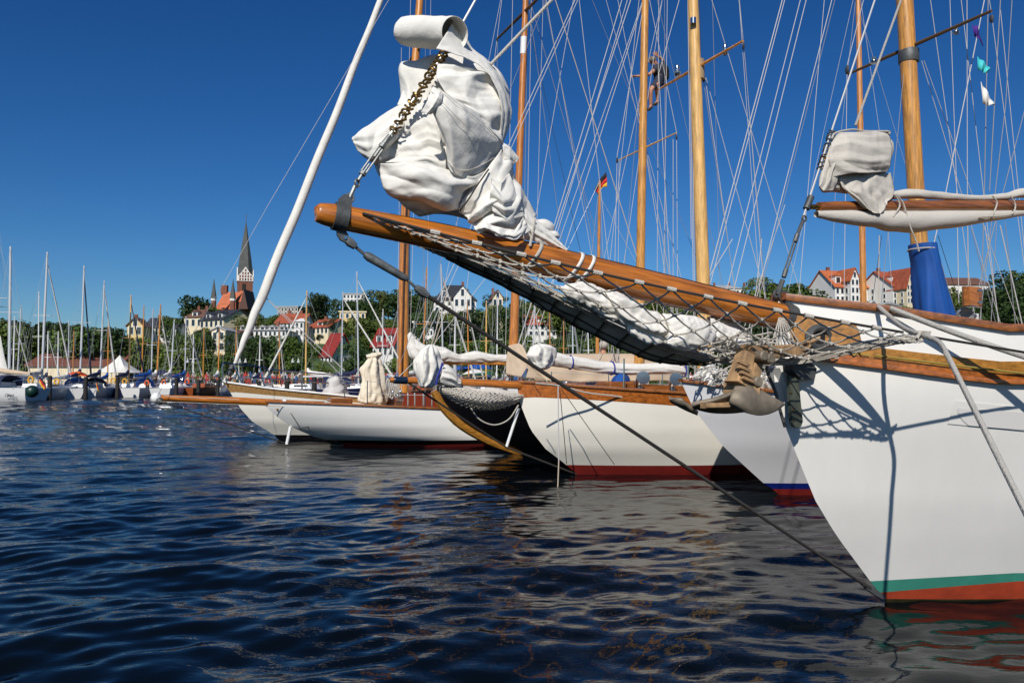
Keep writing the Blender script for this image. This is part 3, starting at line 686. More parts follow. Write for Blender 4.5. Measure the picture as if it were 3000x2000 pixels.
jp('sail_fold', [
    [(560, 830, 0.05), (640, 770, 0.08), (720, 720, 0.12), (800, 760, 0.15)], [(555, 900, 0.06), (650, 870, 0.10), (740, 850, 0.13), (830, 880, 0.16)],
    [(555, 960, 0.06), (650, 945, 0.11), (740, 955, 0.14), (850, 980, 0.17)], [(470, 1000, 0.05), (600, 1000, 0.11), (720, 995, 0.14), (850, 1050, 0.16)]], [('v', 2.5, 0.016), ('e', 1.6, 0.02)], 15, -0.10)
jp('sail_fold', [
    [(430, 1000, 0.02), (560, 1005, 0.10), (720, 1000, 0.16), (860, 1040, 0.18), (1000, 1085, 0.18), (1100, 1040, 0.11)],
    [(445, 1090, 0.02), (570, 1090, 0.13), (720, 1080, 0.20), (870, 1120, 0.21), (980, 1130, 0.17), (1050, 1110, 0.09)],
    [(500, 1180, 0.0), (600, 1190, 0.12), (740, 1180, 0.20), (860, 1210, 0.19), (940, 1210, 0.13), (1000, 1180, 0.06)],
    [(580, 1250, -0.02), (670, 1265, 0.06), (760, 1265, 0.12), (850, 1275, 0.11), (910, 1270, 0.06), (960, 1240, 0.02)],
    [(690, 1322, -0.06), (740, 1322, -0.02), (800, 1318, 0.0), (860, 1312, -0.01), (900, 1305, -0.03), (940, 1280, -0.04)]], [('v', 1.6, 0.034), ('e', 2.4, 0.036), ('d', 1.7, 0.03)], 16, -0.05)
jp('sail_fold', [
    [(1200, 900, 0.03), (1250, 1010, 0.03), (1290, 1110, 0.02), (1340, 1200, 0.0), (1395, 1325, -0.02)],
    [(1130, 1000, 0.09), (1190, 1090, 0.13), (1240, 1170, 0.13), (1290, 1260, 0.11), (1355, 1390, 0.06)],
    [(1060, 1090, 0.11), (1120, 1180, 0.16), (1170, 1260, 0.17), (1220, 1350, 0.15), (1285, 1465, 0.10)],
    [(1000, 1190, 0.07), (1040, 1260, 0.13), (1070, 1330, 0.14), (1110, 1390, 0.13), (1170, 1430, 0.10)],
    [(935, 1290, 0.0), (970, 1330, 0.05), (1000, 1370, 0.07), (1030, 1398, 0.08), (1070, 1420, 0.07)]], [('u', 2.6, 0.05), ('d', 1.6, 0.03)], 17)
jp('sail_ruffle', [
    [(1020, 1385, 0.12), (1090, 1365, 0.16), (1180, 1395, 0.18), (1270, 1410, 0.17), (1330, 1330, 0.12)],
    [(1030, 1410, 0.14), (1090, 1392, 0.19), (1180, 1432, 0.20), (1275, 1450, 0.19), (1345, 1370, 0.12)],
    [(1050, 1436, 0.13), (1095, 1402, 0.17), (1190, 1455, 0.18), (1284, 1468, 0.17), (1372, 1410, 0.10)]], [('u', 3, 0.014)], 18)
jp('sail_fold', [
    [(1130, 1080, 0.16), (1190, 1120, 0.17), (1240, 1060, 0.10)], [(1120, 1180, 0.19), (1200, 1230, 0.21), (1290, 1230, 0.12)], [(1120, 1250, 0.19), (1210, 1290, 0.21), (1325, 1290, 0.11)], [(1140, 1290, 0.17), (1220, 1345, 0.18), (1330, 1330, 0.09)]], [('v', 1.6, 0.026)], 25)
jp('sail_flap', [[(1195, 870, 0.05), (1245, 905, 0.05), (1300, 968, 0.03)], [(1200, 920, 0.07), (1240, 960, 0.07), (1285, 995, 0.04)], [(1205, 975, 0.06), (1240, 1005, 0.06), (1262, 1010, 0.03)]], [('v', 1, 0.006)], 19)
# the smooth front panel with its hem
jp('sail_front_panel', [
    [(770, 530, 0.22), (850, 572, 0.25), (950, 640, 0.24), (1040, 690, 0.17), (1075, 715, 0.12)],
    [(735, 615, 0.25), (840, 670, 0.29), (960, 730, 0.26), (1080, 770, 0.17), (1130, 790, 0.10)],
    [(790, 740, 0.23), (880, 800, 0.27), (990, 840, 0.23), (1120, 850, 0.13), (1182, 868, 0.06)],
    [(848, 880, 0.19), (890, 930, 0.22), (1000, 960, 0.18), (1110, 950, 0.10), (1180, 930, 0.04)],
    [(862, 1015, 0.14), (890, 1060, 0.16), (945, 1090, 0.14), (1040, 1065, 0.09), (1150, 1000, 0.03)]], [('e', 2, 0.012), ('u', 3, 0.006)], 21)
hem = bez([A.cp(*z1(x, y), o) for x, y, o in ((862, 985, 0.165), (895, 1025, 0.19), (945, 1048, 0.17), (1040, 1026, 0.12), (1155, 962, 0.05))], 30)
MB().tube(hem, 0.0035, 5).build('hem', CANVAS_G, JIB)
for sm_ in (((760, 560, 0.262), (860, 660, 0.305), (960, 760, 0.285), (1060, 860, 0.215), (1120, 950, 0.13)), ((815, 545, 0.26), (930, 640, 0.275), (1060, 745, 0.205), (1160, 850, 0.11))):
    MB().tube(bez([A.cp(*z1(x, y), o) for x, y, o in sm_], 24), 0.0016, 4).build('seam', CANVAS_G, JIB)
col_ = [[(700, 690, 0.19), (730, 640, 0.22), (760, 580, 0.22), (772, 535, 0.20)], [(730, 705, 0.22), (765, 660, 0.25), (800, 600, 0.25), (815, 560, 0.22)], [(760, 700, 0.20), (800, 660, 0.23), (825, 610, 0.235), (832, 575, 0.21)]]
jp('sail_collar', col_, [('u', 2, 0.006)], 20, 0.04)
tl = [(1285, 1250), (1340, 1280), (1400, 1345), (1480, 1410), (1540, 1470), (1600, 1540), (1500, 1515), (1390, 1480), (1300, 1460), (1270, 1380)]
MB().grid(bundle(A, tl, 0.02, 0.06, z1, 'u', 6, 0.3, 31, fine=0.004), close_v=True).build('sail_tail', CANVAS, JIB, ang=55)
for k, ol in enumerate((((1400, 1350), (1460, 1345), (1510, 1380), (1500, 1420), (1440, 1400)), ((1470, 1410), (1530, 1420), (1545, 1455), (1500, 1455)))):
    MB().grid(blob(A, ol, -0.10, 0.04, z1, (1.1, 1.1), 41 + k, (7, 14), (21, 42), 0.008, freq=10), close_v=True).build('sail_tail', CANVAS, JIB, ang=55)
MB().tube(bez([A.cp(*z1(x, y), o) for x, y, o in ((1112, 1038, 0.13), (1040, 1140, 0.16), (990, 1220, 0.12), (935, 1292, 0.05))], 12), 0.005, 5).build('sail_tie', ROPED, JIB)
def strap(u, dv_top, mt, w=0.012):
    c = bs_at(u); r = bs_r(u) + 0.006; a = np.linspace(0, 2 * math.pi, 25)
    d = unit(BD + A3(0, 0, 0.25)); g = []
    for t in a:
        o = A3(0, 0, 1) * math.cos(t) + A.p * math.sin(t); o = unit(o - BD * (o @ BD) + BD * 0.0)
        q = c + o * r + BD * 0.09 * (math.cos(t)) * -0.6
        g.append([q - BD * w, q + BD * w])
    return thicken(MB().grid(np.array(g)).build('sail_strap', mt, JIB), 0.004)
strap(1552, 0, ROPE); strap(1672, 0, CANVAS); strap(1705, 0, CANVAS)
MB().tube(sagline(A.cp(*z1(1395, 1345), 0.06), A.cp(*z1(1365, 1510), 0.10), 0, 6), 0.008, 5).build('sail_strap', ROPE, JIB)
# jib halyard and its tail
solo(MB().tube([A.cp(1437, 190, 0.0), A.cp(1617, 0, 0.0), A.cp(1720, -110, 0)], 0.010, 7), 'jib_halyard', ROPE, 'beige halyard rope rising from the top of the big sail bundle', 'rope')
# sail lying inside the bow net
NS = thing('netted_sail', 'white sail heaped inside the net under the varnished bowsprit', 'sail', A.cp(1850, 960))
for k, (ol, o, th) in enumerate((([(1640, 838), (1700, 826), (1770, 850), (1830, 905), (1800, 945), (1720, 900), (1660, 870)], 0.10, 0.06),
        ([(1770, 850), (1830, 862), (1900, 905), (1950, 922), (1975, 960), (1940, 1005), (1880, 1000), (1820, 950)], 0.12, 0.09),
        ([(1940, 918), (1990, 920), (2050, 930), (2090, 960), (2098, 990), (2070, 1015), (2000, 1030), (1940, 1005), (1945, 960)], 0.16, 0.10),
        ([(2080, 930), (2130, 950), (2190, 980), (2210, 1010), (2150, 1030), (2090, 1010)], 0.05, 0.08))):
    MB().grid(bundle(A, ol, o, th, None, 'u' if k != 2 else 'v', (4, 5, 4, 5)[k], 0.4, 51 + k, 56, 80, 0.012), close_v=True).build('sail_fold', CANVAS, NS, ang=55)
g = cloth_patch(A, [[(1300, 728, -0.06), (1480, 798, -0.06), (1640, 872, -0.06), (1800, 948, -0.06), (1960, 1022, -0.05), (2100, 1056, -0.03)],
    [(1305, 748, -0.16), (1475, 826, -0.2), (1620, 905, -0.22), (1770, 985, -0.22), (1910, 1046, -0.18), (2060, 1064, -0.1)],
    [(1310, 752, -0.24), (1480, 834, -0.32), (1625, 915, -0.36), (1780, 992, -0.36), (1920, 1052, -0.3), (2070, 1062, -0.18)],
    [(1320, 735, -0.34), (1485, 800, -0.46), (1640, 872, -0.52), (1800, 945, -0.52), (1940, 1000, -0.45), (2080, 1040, -0.25)]], 30, 70, 0.008, 3, 61)
thicken(MB().grid(g).build('sail_belly', CANVAS, NS, ang=55), 0.005)
bn = MB()
for i in (6, 12, 18, 24): bn.tube(g[i] - A3(0, 0, 0.012), 0.006, 5)
for j in range(3, 70, 6): bn.tube(g[:, j] - A3(0, 0, 0.012) + A.p * 0.006, 0.006, 5)
bn.build('net_band', ROPED, NS)
# ------------------------------------------------------------------ stowed staysail on the club boom
z5 = lambda x, y: (2200 + 0.478 * x, 0.478 * y)
SS = thing('stowed_staysail', 'grey white sail folded over the end of the small varnished boom', 'sail', A.cp(2520, 640))
def sp(rows, folds_, seed, name='sail_fold', m=CANVAS_G):
    thicken(MB().grid(sheet(A, rows, z5, folds_, seed, (52, 52), 0, 0.003)).build(name, m, SS, ang=80), 0.005)
sbody = [(510, 880), (600, 850), (760, 850), (845, 870), (850, 960), (820, 1060), (840, 1130), (870, 1180), (830, 1230), (760, 1240), (650, 1200), (540, 1170), (450, 1160), (440, 1080), (470, 980)]
MB().grid(blob(A, sbody, -0.02, 0.07, z5, (1.15, 1.15), 71, (9, 28), (36, 112), 0.02), close_v=True).build('sail_body', CANVAS_G, SS, ang=55)
sp([[(495, 850, 0.04), (545, 812, 0.08), (700, 808, 0.10), (842, 806, 0.05)], [(490, 900, 0.07), (600, 880, 0.12), (740, 900, 0.13), (868, 900, 0.07)], [(475, 980, 0.08), (600, 980, 0.13), (740, 990, 0.13), (852, 985, 0.07)], [(505, 1085, 0.07), (620, 1060, 0.11), (720, 1060, 0.12), (838, 1052, 0.06)]], [('v', 2, 0.016), ('e', 2, 0.018)], 72)
sp([[(520, 1080, 0.03), (640, 1095, 0.06), (760, 1075, 0.06), (855, 1060, 0.02)], [(560, 1150, 0.05), (640, 1180, 0.08), (760, 1160, 0.08), (880, 1160, 0.02)], [(620, 1210, 0.06), (700, 1240, 0.09), (780, 1225, 0.08), (862, 1215, 0.04)], [(690, 1270, 0.07), (750, 1300, 0.09), (800, 1316, 0.08), (828, 1240, 0.06)]], [('u', 3, 0.03), ('d', 2, 0.016)], 73)
sp([[(485, 890, 0.03), (460, 970, 0.05), (430, 1080, 0.05), (415, 1140, 0.04)], [(525, 930, 0.08), (505, 1010, 0.09), (485, 1100, 0.08), (445, 1172, 0.05)], [(565, 960, 0.06), (545, 1040, 0.07), (525, 1120, 0.06), (500, 1168, 0.04)]], [('v', 2, 0.016)], 74)
MB().tube(bez([A.cp(*z5(x, y), 0.07) for x, y in ((495, 850), (520, 815), (620, 795), (700, 805), (840, 806), (846, 822))], 20), 0.008, 6).build('bolt_rope', ROPE, SS)
top = [A.cp(*z5(x, y), 0.0) for x, y in ((860, 1200), (960, 1190), (1100, 1195), (1250, 1208), (1400, 1215), (1560, 1205), (1660, 1185), (1850, 1180))]
MB().grid(pleat_tube(top, np.array([0.03, 0.04, 0.035, 0.03, 0.026, 0.03, 0.042, 0.04]), 75, 24, 80, 0.2, 3), close_v=True).build('sail_roll', CANVAS_G, SS, ang=60)
bel = [A.cp(*z5(x, y), 0.0) for x, y in ((400, 1312), (480, 1320), (600, 1332), (750, 1342), (850, 1353), (1000, 1358), (1250, 1343), (1500, 1320), (1673, 1303), (1850, 1296))]
MB().grid(pleat_tube(bel, np.array([0.024, 0.04, 0.056, 0.065, 0.083, 0.089, 0.072, 0.045, 0.028, 0.02]), 76, 28, 80, 0.06, 3), close_v=True).build('sail_belly', CANVAS_G, SS, ang=60)
for pts in (((880, 1190), (905, 1230), (910, 1270), (870, 1330)), ((890, 1190), (930, 1240), (950, 1300), (980, 1400), (1010, 1470), (1030, 1540)), ((1480, 1200), (1508, 1240), (1490, 1300), (1470, 1330)), ((1590, 1200), (1620, 1250), (1610, 1300), (1560, 1320), (1400, 1330))):
    MB().tube(bez([A.cp(*z5(x, y), 0.075) for x, y in pts], 12), 0.007, 6).build('sail_tie', ROPE, SS)
solo(MB().tube([A.cp(2506, 368, 0.0), A.cp(2640, 0, 0.0), A.cp(2690, -130, 0)], 0.0095, 7), 'staysail_halyard', ROPEG, 'grey halyard rope shackled to the corner of the folded staysail', 'rope')
# ------------------------------------------------------------------ anchor at the bow
AN = thing('anchor', 'rusty folding anchor with broad flukes hung below the bowsprit at the bow', 'anchor', A.cp(2200, 1180, 0.4))
z7 = lambda x, y: (2050 + 0.2679 * x, 880 + 0.2679 * y)
def bev(o, w=0.008):
    b = o.modifiers.new('bevel', 'BEVEL'); b.width = w; b.segments = 2; return o
def fluke(rows, name, m, t):
    pts = [[A.cp(*z7(x, y), o) for x, y, o in r] for r in rows]
    return thicken(MB().grid(surf_grid(pts, 14, 18)).build(name, m, AN, ang=60), t)
fluke([[(385, 955, 0.50), (470, 945, 0.52), (560, 942, 0.52), (740, 1040, 0.50), (925, 1140, 0.46)], [(352, 1020, 0.52), (460, 1040, 0.56), (580, 1060, 0.56), (720, 1110, 0.54), (880, 1165, 0.48)],
       [(330, 1090, 0.52), (440, 1130, 0.56), (560, 1170, 0.57), (680, 1190, 0.55), (820, 1200, 0.50)], [(335, 1115, 0.50), (430, 1175, 0.53), (520, 1220, 0.55), (620, 1250, 0.55), (730, 1232, 0.52)]], 'fluke', RUSTG, 0.03)
fluke([[(360, 1000, 0.46), (240, 1050, 0.44), (110, 1090, 0.40), (-20, 1115, 0.36), (-85, 1140, 0.33)], [(330, 1100, 0.40), (240, 1130, 0.38), (110, 1150, 0.34), (-10, 1150, 0.30), (-80, 1150, 0.28)],
       [(480, 1205, 0.30), (330, 1218, 0.28), (160, 1215, 0.26), (20, 1190, 0.24), (-70, 1160, 0.24)]], 'fluke', RUSTG, 0.025)
fluke([[(-336, 1062, 0.22), (-260, 1066, 0.22), (-190, 1075, 0.24)], [(-320, 1085, 0.20), (-210, 1120, 0.22), (-120, 1150, 0.24)], [(-290, 1105, 0.16), (-150, 1180, 0.18), (-20, 1235, 0.2)]], 'fluke_tip', RUSTG, 0.03)
def bar(p, q, w, h, nm, m=RUST, w2=None, h2=None):
    p = np.asarray(p); q = np.asarray(q); d = unit(q - p); u_ = unit(np.cross(A.p, d)); w2 = w2 or w; h2 = h2 or h
    g_ = [[c + A.p * a_ * ww / 2 + u_ * b_ * hh / 2 for a_, b_ in ((-1, -1), (1, -1), (1, 1), (-1, 1))] for c, ww, hh in ((p, w, h), (q, w2, h2))]
    mb_ = MB().grid(np.array(g_), close_v=True); mb_.f += [(0, 1, 2, 3), (7, 6, 5, 4)]
    return bev(mb_.build(nm, m, AN, smooth=False), min(w, h) * 0.12)
SH = bar(A.cp(2350, 1024, 0.26), A.cp(2188, 1036, 0.44), 0.07, 0.075, 'shank', RUST, 0.085, 0.10)
bar(A.cp(2186, 1030, 0.455), A.cp(2160, 1128, 0.475), 0.10, 0.085, 'crown_arm', RUST, 0.12, 0.11)
bar(A.cp(2222, 1036, 0.44), A.cp(2196, 1122, 0.47), 0.07, 0.06, 'crown_arm', RUST, 0.09, 0.09)
bar(A.cp(2145, 1132, 0.44), A.cp(2200, 1142, 0.48), 0.14, 0.075, 'crown')
bar(A.cp(2060, 1187, 0.40), A.cp(2134, 1186, 0.44), 0.05, 0.03, 'tripping_bar')
for (u, v) in ((2188, 1044), (2208, 1052), (2172, 1118)):
    MB().lathe(A.cp(u, v, 0.40), A.p, [(0, 0.034), (0.155, 0.034), (0.165, 0.026)], 14).build('pivot_bolt', RUSTG, AN, ang=30)
for k in range(4):
    c_ = A.cp(2176 + 5 * k, 1064 + 16 * k, 0.545); MB().box(c_, (0.09, 0.03, 0.018), unit(A.a * 1 + A3(0, 0, -0.35)), A.p).build('crown_rib', RUST, AN, smooth=False)
MB().torus(A.cp(2250, 1040, 0.42), unit(A.a + A.p * 0.3), 0.05, 0.013, 18, 8).build('shackle', RUSTG, AN)
chn = MB(); chain(chn, A.cp(2345, 1020, 0.30), A.cp(2400, 988, 0.36), 0.075, 0.011); chn.build('anchor_chain', RUST, AN)
# ------------------------------------------------------------------ the row of classic yachts beyond
def yacht_hull(bt, stem, sheer, dims, parent, paint, boots, bulw=None, capm=CAPW, deck_m=TEAK, nst=40):
    H = Hull(bt, stem, sheer, *dims, nst=nst)
    zs = [b[0] for b in boots]            # list of (z_top, material, name) from the bottom upwards
    z0 = np.full(H.d.shape, -0.5)
    for k, (zt, m, nm) in enumerate(boots):
        z1_ = np.full(H.d.shape, zt); H.band(z0, z1_, 3, 0.001 * (k + 1)).build(nm, m, parent); z0 = z1_
    top = H.zs if bulw is None else H.zcurve(bulw)
    H.band(z0, top, 12).build('hull', paint, parent)
    if bulw is not None: H.band(top, H.zs, 3, 0.004).build('bulwark', REDW if bt is not FB else TEAK, parent)
    H.rail(H.zs + 0.01, 0.09, 0.045, -0.01).build('cap_rail', capm, parent)
    H.deck(0.10).build('deck', deck_m, parent); return H
def spar(bt, px, rpx, name, m, parent, off=0.0, n=14, ext=None):
    pts = np.array([bt.cp(p[0], p[1], off) for p in px]); r = np.array(rpx) * np.array([q[1] for q in pts]) / FPX
    return MB().tube(bez(pts, 30), np.interp(np.linspace(0, len(px) - 1, 30), range(len(px)), r), n).build(name, m, parent)
def spreader(bt, mast_px, uL, uR, parent, m, r=0.03, droop=0.0, name='spreader'):
    q = bt.cp(*mast_px); out = []
    for ut in (uL, uR):
        lo, hi = -4.0, 4.0
        for _ in range(50):
            md = (lo + hi) / 2
            if proj(q + bt.p * md)[0] < ut: lo = md
            else: hi = md
        out.append(q + bt.p * md + A3(0, 0, droop * abs(md)))
    sp_ = MB().tube([out[0], q, out[1]], [r * 0.65, r, r * 0.65], 8).build(name, m, parent)
    return out
def wire(bt, a, b, parent, r=0.006, m=None, name='shroud', off=(0, 0)):
    p = bt.cp(a[0], a[1], off[0]); q = bt.cp(b[0], b[1], off[1])
    return MB().tube([p, q], r, 5).build(name, m or WIRE, parent)
LW = mat('white_line', (0.50, 0.49, 0.49), 0.6); LG = mat('grey_line', (0.24, 0.24, 0.26), 0.6); LT = mat('tan_line', (0.52, 0.44, 0.34), 0.7)
def wires(bt, parent, lines, off=0.0):
    for l in lines:
        u1, v1, u2, v2 = l[:4]; k = l[4] if len(l) > 4 else 'w'; w = l[5] if len(l) > 5 else 3.2
        if v2 <= 2: t = (-60 - v1) / (v2 - v1); u2 = u1 + (u2 - u1) * t; v2 = -60
        if v1 <= 2: t = (-60 - v2) / (v1 - v2); u1 = u2 + (u1 - u2) * t; v1 = -60
        if v1 > v2: u1, v1, u2, v2 = u2, v2, u1, v1
        fixed = lambda a, b: any(abs(a - x) < 13 and abs(b - y) < 13 for x, y in ANCH)
        if v1 < 600 and v1 > -50 and not fixed(u1, v1): u1 = u2 + (u1 - u2) * (-60 - v2) / (v1 - v2); v1 = -60
        if v1 < 300 and v2 < 540 and not fixed(u2, v2): u2 = u1 + (u2 - u1) * (1000 - v1) / (v2 - v1); v2 = 1000 if bt is not FB else 1100
        if 540 <= v2 <= 960 and len(l) < 7:
            ve = VEND.get(bt, 1130); u2 = u1 + (u2 - u1) * (ve - v1) / (v2 - v1); v2 = ve
        p = bt.cp(u1, v1, off); q = bt.cp(u2, v2, off)
        MB().tube([p, q], [w * 0.29 * p[1] / FPX, w * 0.29 * q[1] / FPX], 5).build('rigging_line', {'w': LW, 'g': LG, 't': LT, 'd': WIRED}[k], parent)
BB = Boat(2286, 1450); CC = Boat(1690, 1388); DB = Boat(1534, 1328); EB = Boat(1010, 1306); FB = Boat(818, 1289)
VEND = {BB: 1000}
ANCH = [(1808, 455), (1982, 388), (1930, 216), (2177, 117), (2482, 191), (2905, 41), (2931, 30), (1176, 145), (1458, 104), (2066, 228), (2060, 230), (2650, 190), (2703, 178), (1895, 460), (1814, 465), (1972, 408), (2803, 560), (2834, 560), (2771, 564), (2884, 560), (2899, 560), (2946, 310), (786, 600), (1525, 590), (1537, 590), (1546, 590), (1255, 600), (1190, 600), (1212, 620), (1202, 640)]
def zst(bt, u, v): return float(bt.loc(bt.cp(u, v))[2])
# --- white yacht with the blue waterline stripe
YB = thing('classic_yacht', 'white yacht with blue waterline stripe and blue covered mast foot beside the bow anchor', 'yacht', BB.F + BB.a * 2)
HB = yacht_hull(BB, [(2286, 1450), (2278, 1441), (2236, 1414), (2116, 1305), (2031, 1195), (1997, 1122), (1994, 1114)], [(1994, 1116), (2138, 1133), (2270, 1148), (2400, 1160)],
    (1.3, 1.7, 5, 4.2, 14), YB, W_COOL, [(zst(BB, 2265, 1431), DREDB, 'antifouling'), (zst(BB, 2244, 1414), BLUEB, 'boot_stripe')])
spar(BB, [(2720, 960), (2712, 900), (2692, 700), (2650, 0), (2641, -160)], [25, 25, 24, 24, 24], 'mast', MASTY, YB)
spB = spreader(BB, (2661, 140), 2482, 2905, YB, mat('dark_spreader_wood', (0.10, 0.06, 0.025), 0.5), 0.035)
fit = MB()
fit.lathe(BB.cp(2662, 165) - A3(0, 0, 0.12), (0, 0, 1), [(0, 0.155), (0.02, 0.165), (0.2, 0.165), (0.22, 0.155)], 14); fit.build('spreader_band', IRON, YB)
for (u, v) in ((2560, 178), (2801, 92)): MB().lathe(BB.cp(u, v, 0.0) - A3(0, 0, 0.05), (0, 0, 1), [(0, 0.05), (0.03, 0.06), (0.06, 0.03), (0.1, 0.04)], 10).build('deck_lamp', STEEL, YB)
# mast coat / covered sail at the mast foot
g = []
for v, l, r in ((716, 2672, 2732), (740, 2674, 2735), (765, 2682, 2737), (800, 2681, 2750), (840, 2680, 2767), (885, 2679, 2786), (930, 2681, 2803), (965, 2683, 2815)):
    c = BB.cp((l + r) / 2, v, 0.13); w = (r - l) / 2 * c[1] / FPX
    tt_ = np.arange(60) / 60; pl_ = pleat(tt_, np.full(60, v / 250), 6, 131) * np.minimum(1, np.minimum(tt_, 1 - tt_) * 12) * min(1, (v - 716) / 90 + 0.15)
    g.append([c + BB.a * w * math.cos(t) * (1 + 0.25 * q_) + BB.p * max(w * 0.62, 0.24) * math.sin(t) * (1 + 0.45 * q_) for t, q_ in zip(tt_ * 2 * math.pi, pl_)])
cv_ = solo(MB().grid(np.array(g), close_v=True), 'mast_cover', BLUEC, 'bright blue canvas cover wrapped round the foot of a varnished mast', 'cover')
tb = MB().torus(BB.cp(2703, 732, 0.13), (0, 0, 1), 0.225, 0.012, 24, 6); tb.build('cover_tie', ROPE, cv_) if False else solo(tb, 'lashing_cord', ROPE, 'pale cord tied round the top of the blue mast cover', 'rope')
wires(BB, YB, [(2650, 190, 2600, 700, 'g'), (2482, 191, 2475, 700), (2482, 191, 2530, 0), (2905, 38, 2898, 0), (2905, 44, 2993, 720), (2700, 178, 2786, 464), (2707, 178, 2850, 575, 'w'), (2726, 0, 2805, 564), (2783, 0, 2803, 560, 'w', 3.2, 0), (2803, 560, 2809, 887, 'w', 4, 0), (2833, 0, 2834, 560, 'w', 3.5, 0), (2834, 560, 2837, 845, 't', 4, 0), (2771, 564, 2884, 0, 'w', 5, 0), (2689, 915, 2771, 564, 'w', 5), (2816, 0, 2890, 640, 'w'), (2895, 0, 2884, 560, 'g', 5, 0), (2884, 560, 2876, 840, 'g', 5), (2931, 0, 2899, 560, 'g', 5, 0), (2965, 0, 2946, 310, 'g', 4), (2946, 310, 2893, 750, 'g', 4), (2931, 30, 2998, 700), (2842, 943, 2916, 650, 'g', 5), (2916, 650, 3000, 330, 'g', 4, 0), (2885, 660, 2928, 956, 'w', 4), (2930, 660, 2998, 965, 'w', 6), (2945, 650, 2975, 955, 'g', 3.5), (2845, 670, 2900, 880, 'g', 3), (2735, 690, 2766, 800, 'g', 3), (2748, 690, 2785, 805, 'd', 3), (2906, 900, 2920, 650, 'g', 3.5), (2583, 690, 2560, 850, 'd', 3), (2576, 690, 2574, 860, 't', 4)], 0.0)
# --- cream yacht with red bottom, short bowsprit and netted sail
YC = thing('classic_yacht', 'cream yacht with dark red bottom, varnished bulwark and netted bowsprit', 'yacht', CC.F + CC.a * 2)
HC = yacht_hull(CC, [(1690, 1388), (1653, 1356), (1598, 1314), (1555, 1259), (1532, 1203), (1521, 1168), (1514, 1118)], [(1514, 1119), (1570, 1121), (1713, 1133), (2006, 1152), (2200, 1168)],
    (1.5, 1.75, 4.6, 4.2, 14), YC, CREAM, [(zst(CC, 1661, 1361), DREDB, 'antifouling')], [(1514, 1166), (1564, 1163), (1755, 1172), (2010, 1190), (2200, 1200)])
spar(CC, [(1152, 1113), (1160, 1113), (1350, 1119), (1592, 1132)], [4, 9, 11, 12], 'bowsprit', BSPRIT, YC)
ct = [CC.cp(1150, 1113), CC.cp(1157, 1113), CC.cp(1192, 1114)]
MB().tube(bez(ct, 8), [0.03, 0.06, 0.062], 12).build('bowsprit_cap', mat('navy_gloss', (0.01, 0.02, 0.045), 0.2, coat=0.5), YC)
strut = MB().tube([CC.cp(1520, 1196), CC.cp(1484, 1308)], 0.026, 8).build('dolphin_striker', WHITEM, YC)
MB().tube([CC.cp(1195, 1120), CC.cp(1484, 1310), CC.cp(1688, 1388)], 0.018, 6).build('bobstay', WIRED, YC)
solo(MB().tube(bez([CC.cp(1378, 1193, 0.1), CC.cp(1405, 1228, 0.1), CC.cp(1448, 1244, 0.1), CC.cp(1490, 1228, 0.1), CC.cp(1519, 1186, 0.1)], 24), 0.012, 6), 'slack_rope', ROPE, 'white slack rope looping in front of the black hull', 'rope')
wires(CC, YC, [(1166, 1106, 1213, 1060, 'w', 4), (1153, 1110, 1640, -100, 'g', 2.5), (1535, 1128, 1546, 1075, 'w', 4)])
MB().tube([CC.cp(1542, 1128), CC.cp(1534, 1104), CC.cp(1545, 1080)], [0.03, 0.045, 0.02], 8).build('forestay_turnbuckle', STEEL, YC)
CM = spar(CC, [(2064, 1080), (2060, 830), (2030, 0), (2024, -160)], [22, 20, 16, 15.5], 'mast', MASTP, YC)
spC = spreader(CC, (2046, 196), 1930, 2177, YC, MASTW, 0.035)
for (u, v, o) in ((1984, 208, 0), (2124, 146, 0)): MB().lathe(CC.cp(u, v, o) - A3(0, 0, 0.12), (0, 0, 1), [(0, 0.03), (0.03, 0.06), (0.09, 0.07), (0.12, 0.04), (0.18, 0.05), (0.24, 0.03)], 10).build('deck_lamp', STEEL, YC)
MB().lathe(CC.cp(2031, 62, 0.12) - A3(0, 0, 0.06), (0, 0, 1), [(0, 0.06), (0.12, 0.06)], 12).build('mast_winch', STEEL, YC)
MB().lathe(CC.cp(2047, 205) - A3(0, 0, 0.2), (0, 0, 1), [(0, 0.118), (0.4, 0.118)], 14).build('spreader_band', mat('worn_band', (0.33, 0.24, 0.14), 0.5), YC)
wires(CC, YC, [(2015, 0, 2025, 700, 'w', 3.4, 0), (2019, 0, 2029, 700, 'w', 3.4), (2024, 0, 2033, 690, 'w', 3), (2049, 0, 2068, 820, 'd', 2.5), (2085, 0, 2176, 300), (2165, 0, 2177, 114), (2178, 120, 2226, 700, 'w', 3), (2066, 228, 2132, 700), (2068, 228, 2186, 660), (2060, 230, 2110, 560, 'g'), (1930, 216, 1957, 700), (1930, 216, 1990, 0), (2087, 0, 2110, 850, 'g', 2.4), (2104, 705, 2292, 0, 'w', 5), (2114, 705, 2299, 0, 'w', 4), (2167, 700, 2345, 0, 'w', 4), (2187, 700, 2362, 0, 'w', 4), (2166, 10, 2215, 700, 'w', 2.6), (2066, 830, 2146, 700, 'w', 4), (2245, 760, 2437, 0, 'w', 4), (2252, 760, 2446, 0, 'g', 3), (2340, 870, 2415, 0, 'w', 3), (2213, 868, 2232, 700, 'w', 4), (2200, 380, 2243, 870, 'g', 3), (1795, 870, 1760, 560, 'w', 3), (2210, 870, 2300, 600, 'w', 3)], -0.05)
wires(CC, YC, [(1635, 1130, 1637, 1350, 'w', 6), (1637, 1350, 1632, 1484, 't', 6)], 1.4)
wires(CC, YC, [(1560, 1122, 1586, 1160, 'd', 4), (1640, 1140, 1660, 1358, 'd', 4), (1645, 1140, 1800, 1360, 'd', 4)], 1.15)
